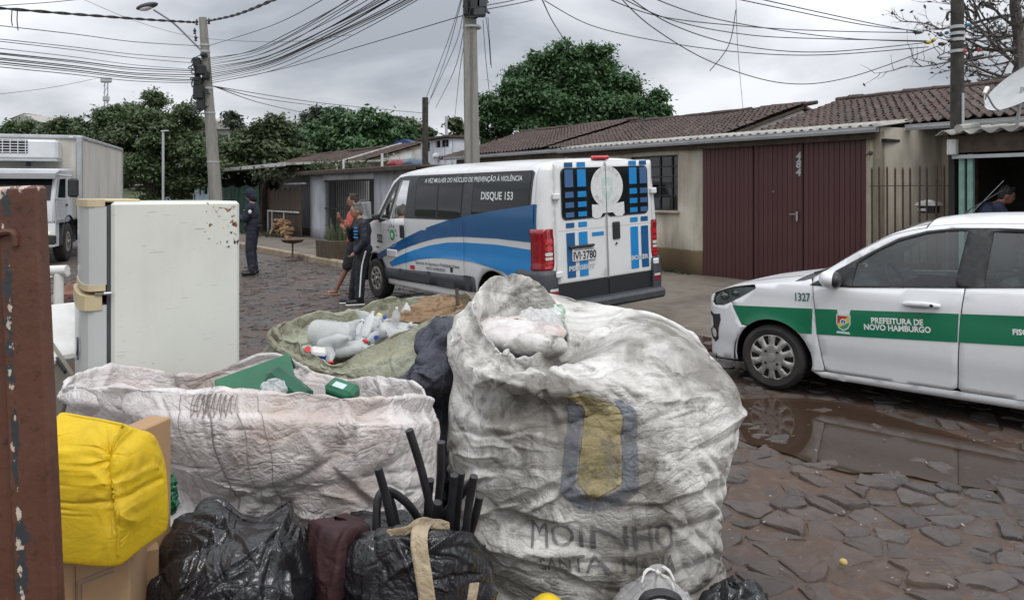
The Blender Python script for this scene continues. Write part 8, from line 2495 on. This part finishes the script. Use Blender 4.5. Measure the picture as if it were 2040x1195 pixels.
MB().tube([(0, .0, .99), (0, 0, 1.04)], .19, 18).build('belt', M['boot_black'], off)
# man in black tracksuit leaning on the van's nose
pj = at(716, 0, 11.75)
man, H = person('man in black jacket and striped track trousers leaning on the van', (pj.x, 11.75, 0), R(198), stand(
 pelvis=(-.06, 0, .88), chest=(-.05, 0, 1.18), neck=(-.01, 0, 1.38), head=(.05, 0, 1.52), sh_l=(-.04, .19, 1.31), sh_r=(-.04, -.19, 1.31), el_l=(-.06, .25, 1.04), el_r=(.10, -.24, 1.06), wr_l=(.08, .20, .86), wr_r=(.16, -.05, 1.24), hand_l=(.6, -.3, -.6), hand_r=(.3, .2, .9),
 hip_l=(-.06, .095, .85), hip_r=(-.06, -.095, .85), kn_l=(.0, .11, .46), kn_r=(.05, -.10, .46), an_l=(.02, .12, .09), an_r=(.10, -.11, .09), toe_l=(.16, .13, .035), toe_r=(.24, -.12, .035), face=(1, .1, -.12)),
 {'top': (M['jacket'], 1.14, 1.0), 'pants': (M['track'], 1.12, 1.0), 'shoes': (M['boot_black'], 'shoe')}, hair=(.10, .095, .09), scale=.97)
MB().tube(catmull([(-.07, .27, .88), (-.02, .215, .66), (.0, .205, .46), (.02, .20, .14)], 5), .012, 6).build('trouser_stripe', M['print_white'], man)
for i in range(4):
 MB().box((.074, .142, 1.24 - i * .05), (.014, .08 + .04 * (i % 2), .022), Matrix.Rotation(R(30), 4, 'Z'), b=.004).build('chest_print', M['film_blue'], man)
# man in coral shirt behind him
pc = at(672, 0, 12.8)
man2, H = person('man in coral shirt, dark shorts and flip flops beside the van', (pc.x + .28, 12.9, 0), R(176), stand(
 head=(.04, 0, 1.665), el_l=(.08, .25, 1.17), el_r=(.14, -.22, 1.18), wr_l=(.24, .02, 1.22), wr_r=(.27, -.02, 1.32), hand_l=(.2, -1, .1), hand_r=(.2, .5, .8), kn_l=(.10, .11, .50), an_l=(.30, .12, .09), toe_l=(.46, .13, .035), kn_r=(.02, -.12, .48), an_r=(.0, -.12, .09), toe_r=(.15, -.13, .035), face=(1, .45, -.05)),
 {'top': (M['coral'], 1.06, .3), 'pants': (M['shorts'], 1.06, .5), 'shoes': (pm('sandal_sole', (.30, .17, .12), None, rough=.8), 'sandal')}, skin='skin_tan', hair=(.02, .014, .011), scale=.97)
b = MB(); b.ball((.0, .05, 1.22), (.15, .19, .22), 14, 10);
vv = b.build('dark_vest', M['shorts'], man2); vv.scale = (.96, 1, .9); vv.location = (-.035, .035, .10)
# man at the stall, head bowed
ps = at(1972, 0, 10.2)
man3, H = person('dark haired man in navy shirt leaning over the stall counter', (ps.x, 10.35, .14), R(-12), stand(
 chest=(.06, 0, 1.26), neck=(.18, 0, 1.45), head=(.30, 0, 1.58), sh_l=(.10, .19, 1.42), sh_r=(.12, -.19, 1.42), el_l=(.25, .24, 1.16), el_r=(.27, -.24, 1.16), wr_l=(.42, .12, 1.08), wr_r=(.44, -.12, 1.08), face=(1, -.3, -.32)),
 {'top': (M['shirt_blue'], 1.05, .3), 'pants': (M['shorts'], 1.05, 1.0), 'shoes': (M['boot_black'], 'shoe')}, skin='skin_tan', hair=(.012, .010, .010))
# two people behind the lattice window
pw = st(-1.02, .75, -.04)
person('person in white shirt behind the lattice window beside the van', (pw.x, pw.y, pw.z), SROT - R(90), stand(), {'top': (M['shirt_white'], 1.0, .3), 'pants': (M['shorts'], 1.0, 1.0), 'shoes': (M['boot_black'], 'shoe')}, skin='skin', scale=.98, hair=(.02, .015, .012), hands=False)
pw = st(-.58, .85, .02)
person('person half hidden at the right edge of the lattice window', (pw.x, pw.y, pw.z), SROT - R(110), stand(), {'top': (M['shorts'], 1.0, 1.0), 'pants': (M['shorts'], 1.0, 1.0), 'shoes': (M['boot_black'], 'shoe')}, skin='skin_tan', scale=1.0, hair=(.03, .02, .015), hands=False)
# ------------------------------------------------------------------ trees
def crown(name, lobes, n_clump, per, leaf, mat, parent, seed, flat=.6, org=None, clump_r=.32, sub=.42):
 """boughs spread over the lobes; each bough is a flattened mass of leaf clumps, thickest on its upper side, with gaps between boughs"""
 rs = np.random.default_rng(seed)
 w = np.array([r[0] * r[2] + r[0] * r[1] for _, r in lobes]); w = w / w.sum()
 nb = max(len(lobes), n_clump // 11)
 C_ = []; Nn = []
 for (c, r), q in zip(lobes, w):
  k = max(2, int(round(nb * q)))
  d = norm(rs.normal(size=(k, 3)) + np.array([0, 0, .25]))
  d[:, 1] = np.where(rs.random(k) < .7, -np.abs(d[:, 1]), d[:, 1])        # more boughs on the side towards the street
  rad = rs.uniform(.55, 1.0, k) + np.where(rs.random(k) < .22, rs.uniform(.05, .28, k), 0)
  bc = np.array(c) + d * np.array(r) * rad[:, None]
  for b_, d_ in zip(bc, d):
   R_ = min(r) * sub * rs.uniform(.6, 1.35); m = max(4, int(n_clump / nb * rs.uniform(.6, 1.4)))
   e = norm(rs.normal(size=(m, 3)) + d_ * .6 + np.array([0, 0, .7]))
   C_.append(b_ + e * np.array([1.15, 1.0, .62]) * R_ * rs.uniform(.5, 1.05, m)[:, None]); Nn.append(norm(e + d_ * .3))
 C_ = np.concatenate(C_); Nn = np.concatenate(Nn)
 m = len(C_)
 cr = clump_r * rs.uniform(.5, 1.3, m)
 off = rs.normal(size=(m, per, 3)) * np.array([1, 1, flat]) * (cr * .5)[:, None, None]
 P = (C_[:, None] + off).reshape(-1, 3)
 N = norm(np.repeat(Nn, per, 0) * .7 + np.array([0, 0, .65]) + rs.normal(size=(m * per, 3)) * .55)
 u = norm(np.cross(N, norm(rs.normal(size=(m * per, 3))))); v = np.cross(N, u)
 s = leaf * rs.uniform(.5, 1.35, m * per)[:, None]
 V = np.stack([P - u * s, P + v * s * .5 - N * s * .15, P + u * s - N * s * .35, P - v * s * .5 - N * s * .15], 1).reshape(-1, 3)
 F = np.arange(len(V)).reshape(-1, 4)
 o = link(name, newmesh(name, V, F, False, None, [mat]), parent)
 return o, C_
def tree(label, base, lobes_px, Y, seed, leaf=.16, n_clump=420, per=26, mat='leaf_deep', trunk_r=.25, cat='tree', group=None, depth=.8, clump_r=.34, flat=.6, limbs=7):
 """lobes_px: (px, py, r_px) as the photograph shows the crown at depth Y"""
 b0 = Vector((at(base, 0, Y).x, Y, float(ground_h(np.array(at(base, 0, Y).x), np.array(Y)))))
 t = thing('tree', label, cat, b0, 0, group)
 L = []
 rs = np.random.default_rng(seed)
 for px, py, r in lobes_px:
  rm = r * Y / FPX
  c = at(px, py, Y + rs.uniform(-.4, .4) * rm) - b0
  L.append((tuple(c), (rm, rm * depth, rm * .88)))
 o, C_ = crown('crown', L, n_clump, per, leaf, M[mat], t, seed, flat, b0, clump_r)
 top = max(c[2] for c, r in L); mid = Vector((np.mean([c[0] for c, r in L]), 0, top * .55))
 b = MB(); b.tube([(0, 0, -.3), tuple(Vector((0, 0, 0)).lerp(mid, .5)), tuple(mid)], [trunk_r, trunk_r * .75, trunk_r * .5], 8)
 b.build('trunk', M['bark'], t)
 for c, r in L[:limbs]:
  MB().tube(catmull([Vector((mid.x * .6, 0, mid.z * .6)), Vector((mid.x * .4 + c[0] * .6, c[1] * .5, (mid.z + c[2]) / 2 - .2)), Vector(c)], 3), [trunk_r * .4] * 4 + [trunk_r * .3] * 2 + [trunk_r * .12], 5).build('limb', M['bark'], t)
 return t
tree('large dark green broadleaf tree rising behind the tiled roofs', 1140, [(1012, 245, 52), (985, 285, 36), (1045, 205, 52), (1075, 160, 48), (1115, 130, 44), (1165, 128, 46), (1205, 160, 48), (1240, 190, 46), (1285, 222, 40), (1300, 245, 30), (1100, 215, 80), (1180, 225, 78), (1055, 265, 60), (1245, 245, 46), (1130, 270, 60)], 30, 1, .088, 2100, 66, 'leaf_deep', .4, clump_r=.42)
tree('bushy dark tree behind the lorry and the lamp pole', 300, [(235, 255, 45), (265, 225, 42), (310, 225, 42), (350, 240, 42), (380, 275, 38), (225, 310, 50), (290, 290, 70), (345, 310, 60), (395, 325, 40), (260, 350, 60), (330, 360, 60)], 33, 2, .09, 1300, 66, 'leaf_mid', .3, clump_r=.42)
tree('olive bushy tree right of the lamp pole', 480, [(470, 300, 40), (505, 285, 40), (545, 270, 38), (450, 335, 40), (500, 330, 45), (560, 315, 45), (440, 300, 28)], 46, 3, .17, 560, 40, 'leaf_olive', .3, clump_r=.6)
tree('broad green tree behind the left tiled roof', 690, [(640, 290, 48), (680, 262, 40), (720, 262, 40), (760, 262, 36), (790, 285, 32), (700, 295, 60), (630, 315, 45), (760, 300, 40), (590, 300, 36)], 48, 4, .17, 760, 42, 'leaf_deep', .3, clump_r=.62)
tree('dark round crowned tree on the skyline left of centre', 640, [(625, 245, 24), (650, 235, 26), (615, 255, 18), (665, 245, 22)], 75, 5, .2, 300, 36, 'leaf_far', .3, clump_r=.7)
tree('small spreading tree standing on the skyline', 463, [(463, 240, 15), (458, 248, 12), (470, 246, 11)], 95, 6, .30, 70, 20, 'leaf_far', .3, clump_r=.7)
tree('flat topped pine beside the short wooden post', 795, [(798, 240, 16), (785, 244, 12), (808, 244, 10)], 90, 7, .28, 60, 18, 'leaf_far', .25, clump_r=.6, flat=.35)
tree('slim conifer on the skyline between the round crowns', 575, [(577, 250, 12), (575, 270, 18), (572, 285, 22)], 70, 8, .24, 90, 18, 'leaf_far', .25, clump_r=.5)
tree('low tree behind the tank house', 830, [(830, 262, 24), (815, 275, 22), (845, 280, 22), (860, 290, 20), (905, 262, 20), (895, 285, 24), (920, 275, 20)], 62, 9, .19, 340, 34, 'leaf_olive', .25, clump_r=.6)
tree('dark tree row end at the far left edge', 40, [(20, 262, 22), (50, 258, 20), (-10, 270, 26)], 70, 10, .19, 220, 34, 'leaf_mid', .3, clump_r=.6)
tree('round dark tree left of the bushy tree', 120, [(100, 262, 18), (130, 256, 20), (115, 270, 20), (145, 268, 16)], 66, 11, .19, 220, 34, 'leaf_mid', .3, clump_r=.6)
tree('small tree above the lorry roof', 165, [(160, 250, 12), (186, 262, 12), (175, 258, 10)], 85, 12, .28, 60, 20, 'leaf_far', .25, clump_r=.6)
tree('dense shrubbery tree filling behind the mesh fence', 450, [(410, 350, 40), (450, 350, 40), (500, 350, 40), (550, 340, 36), (600, 335, 34)], 50, 13, .17, 420, 36, 'leaf_mid', .25, clump_r=.6)
# wooded hillside far off, with pale houses
rs = np.random.default_rng(91)
n = 520
hx = rs.uniform(-120, 60, n); hy = rs.uniform(80, 190, n); hz = ground_h(hx, hy)
lob = [((hx[i], hy[i], hz[i] + 1.5), (rs.uniform(2, 4.5), 2.5, rs.uniform(1.6, 3.4))) for i in range(n)]
o, _ = crown('wooded_hillside', lob, 5200, 9, .75, M['leaf_far'], None, 92, .7, clump_r=1.3); o['kind'] = 'stuff'; tag(o, 'far wooded hillside behind the street', 'woods')
M['far_white'] = pm('far_white', (.45, .44, .42), (.36, .34, .32), 1, .9)
M['far_brick'] = pm('far_brick', (.24, .12, .09), (.30, .16, .12), 1, .9)
M['far_glass'] = pm('far_glass', (.03, .035, .04), None, rough=.3)
def far_house(label, px, py, Y, w, h, roofm, wallm):
 p = at(px, py, Y); o = thing('hill_house', label, 'house', (p.x, Y, p.z - h), R(random.uniform(-30, 30)), None)
 MB().box((0, 0, h / 2 - 3), (w, w * .7, h + 6)).build('wall', wallm, o)
 MB().prism([(-w * .55, h), (w * .55, h), (0, h + w * .2)], lambda x, z, y: (x, y, z), -w * .42, w * .42).build('roof', roofm, o)
 for s in (-.25, .25): MB().box((s * w, -w * .355, h * .55), (w * .16, .04, h * .35)).build('window', M['far_glass'], o)
far_house('pale house on the hill above the lorry', 80, 248, 120, 7, 3.4, M['fibro'], M['far_white'])
far_house('brown roofed house on the hill left of the bushy tree', 66, 240, 125, 5, 2.8, M['tile_far'], M['far_white'])
far_house('white house between the left trees on the hill', 168, 262, 110, 6, 3.2, M['tile_far'], M['far_white'])
far_house('grey house right of the lamp pole on the hill', 440, 262, 110, 9, 3.0, M['fibro'], M['far_white'])
far_house('brick house with blue roof between the tiled roofs', 812, 288, 46, 1.5, .9, pm('blue_roof', (.02, .05, .16), None, rough=.5), M['far_brick'])
# bare tree at the right edge
bt0 = Vector((at(2032, 0, 17.5).x, 17.5, 0))
bt = thing('bare_tree', 'leafless grey tree with curling twigs behind the dark pole', 'tree', bt0)
b = MB(); rs = np.random.default_rng(15); random.seed(15)
TB = lambda px, py, Y=17.5: at(px, py, Y) - bt0
trunk = [Vector((.0, 0, -.2)), TB(2033, 200), TB(2032, 130), TB(2028, 60), TB(2020, 0), TB(2012, -50)]
MB().tube(catmull(trunk, 4), [.17] * 8 + [.12] * 8 + [.09] * 5, 8).build('trunk', M['bark_grey'], bt)
tips = []
def twig(p, d, L, r, depth, mbx):
 pts = [p]
 q = p.copy(); dd = d.copy()
 nseg = 5
 for k in range(nseg):
  dd = (dd + Vector((rs.normal(0, .22), rs.normal(0, .22), rs.normal(0.05, .18)))).normalized()
  q = q + dd * L / nseg; pts.append(q.copy())
  if depth > 0 and rs.random() < .85:
   side = (dd + Vector((rs.normal(0, .8), rs.normal(0, .6), rs.normal(.1, .6)))).normalized()
   twig(q.copy(), side, L * rs.uniform(.4, .65), r * .55, depth - 1, mbx)
 mbx.tube(pts, [r * (1 - .75 * k / nseg) for k in range(nseg + 1)], 4, cap=False)
 tips.append(q)
for i, (p0, p1, r) in enumerate(((TB(2030, 130), TB(1960, 90), .05), (TB(2032, 150), TB(1930, 165), .055), (TB(2028, 60), TB(1980, 20), .05), (TB(2030, 100), TB(1880, 110), .05), (TB(2031, 140), TB(1850, 60), .045), (TB(2025, 30), TB(1900, 30), .045), (TB(2030, 90), TB(2060, 20), .05), (TB(2020, 0), TB(1960, -30), .04), (TB(2032, 160), TB(1860, 150), .045), (TB(2031, 120), TB(1990, 60), .045), (TB(2028, 70), TB(1940, 60), .04), (TB(1960, 110), TB(1835, 130), .03), (TB(1955, 60), TB(1830, 20), .03), (TB(1950, 30), TB(1850, -20), .03))):
 mb_ = MB(); d = (p1 - p0); twig(p0, d.normalized(), d.length * 1.1, r, 3 if i < 8 else 2, mb_)
 mb_.build('branch', M['bark_grey'], bt)
tp = np.array([tuple(t) for t in tips]); tp = tp[rs.random(len(tp)) < .5]
leaf_cloud('withered_leaves', tp, .07, M['bark'], bt, 6, -.5)
# grass tufts and moss at the foot of the far walls
gp = []
for i in range(1950):
 a_ = rs.uniform(-30, -17.6) if i < 1700 else rs.uniform(-8, -.2); d_ = (rs.normal(-2.5, .25) if i < 1700 else rs.normal(-.08, .05)); p = st(a_, d_, PAVE_Z); gp.append((p.x, p.y, p.z + rs.uniform(0, .10 if i < 1700 else .03)))
o = leaf_cloud('grass', gp, .06, M['leaf_pale'], None, 4, .0); o['kind'] = 'stuff'; tag(o, 'grass tufts and moss along the foot of the far walls', 'grass')
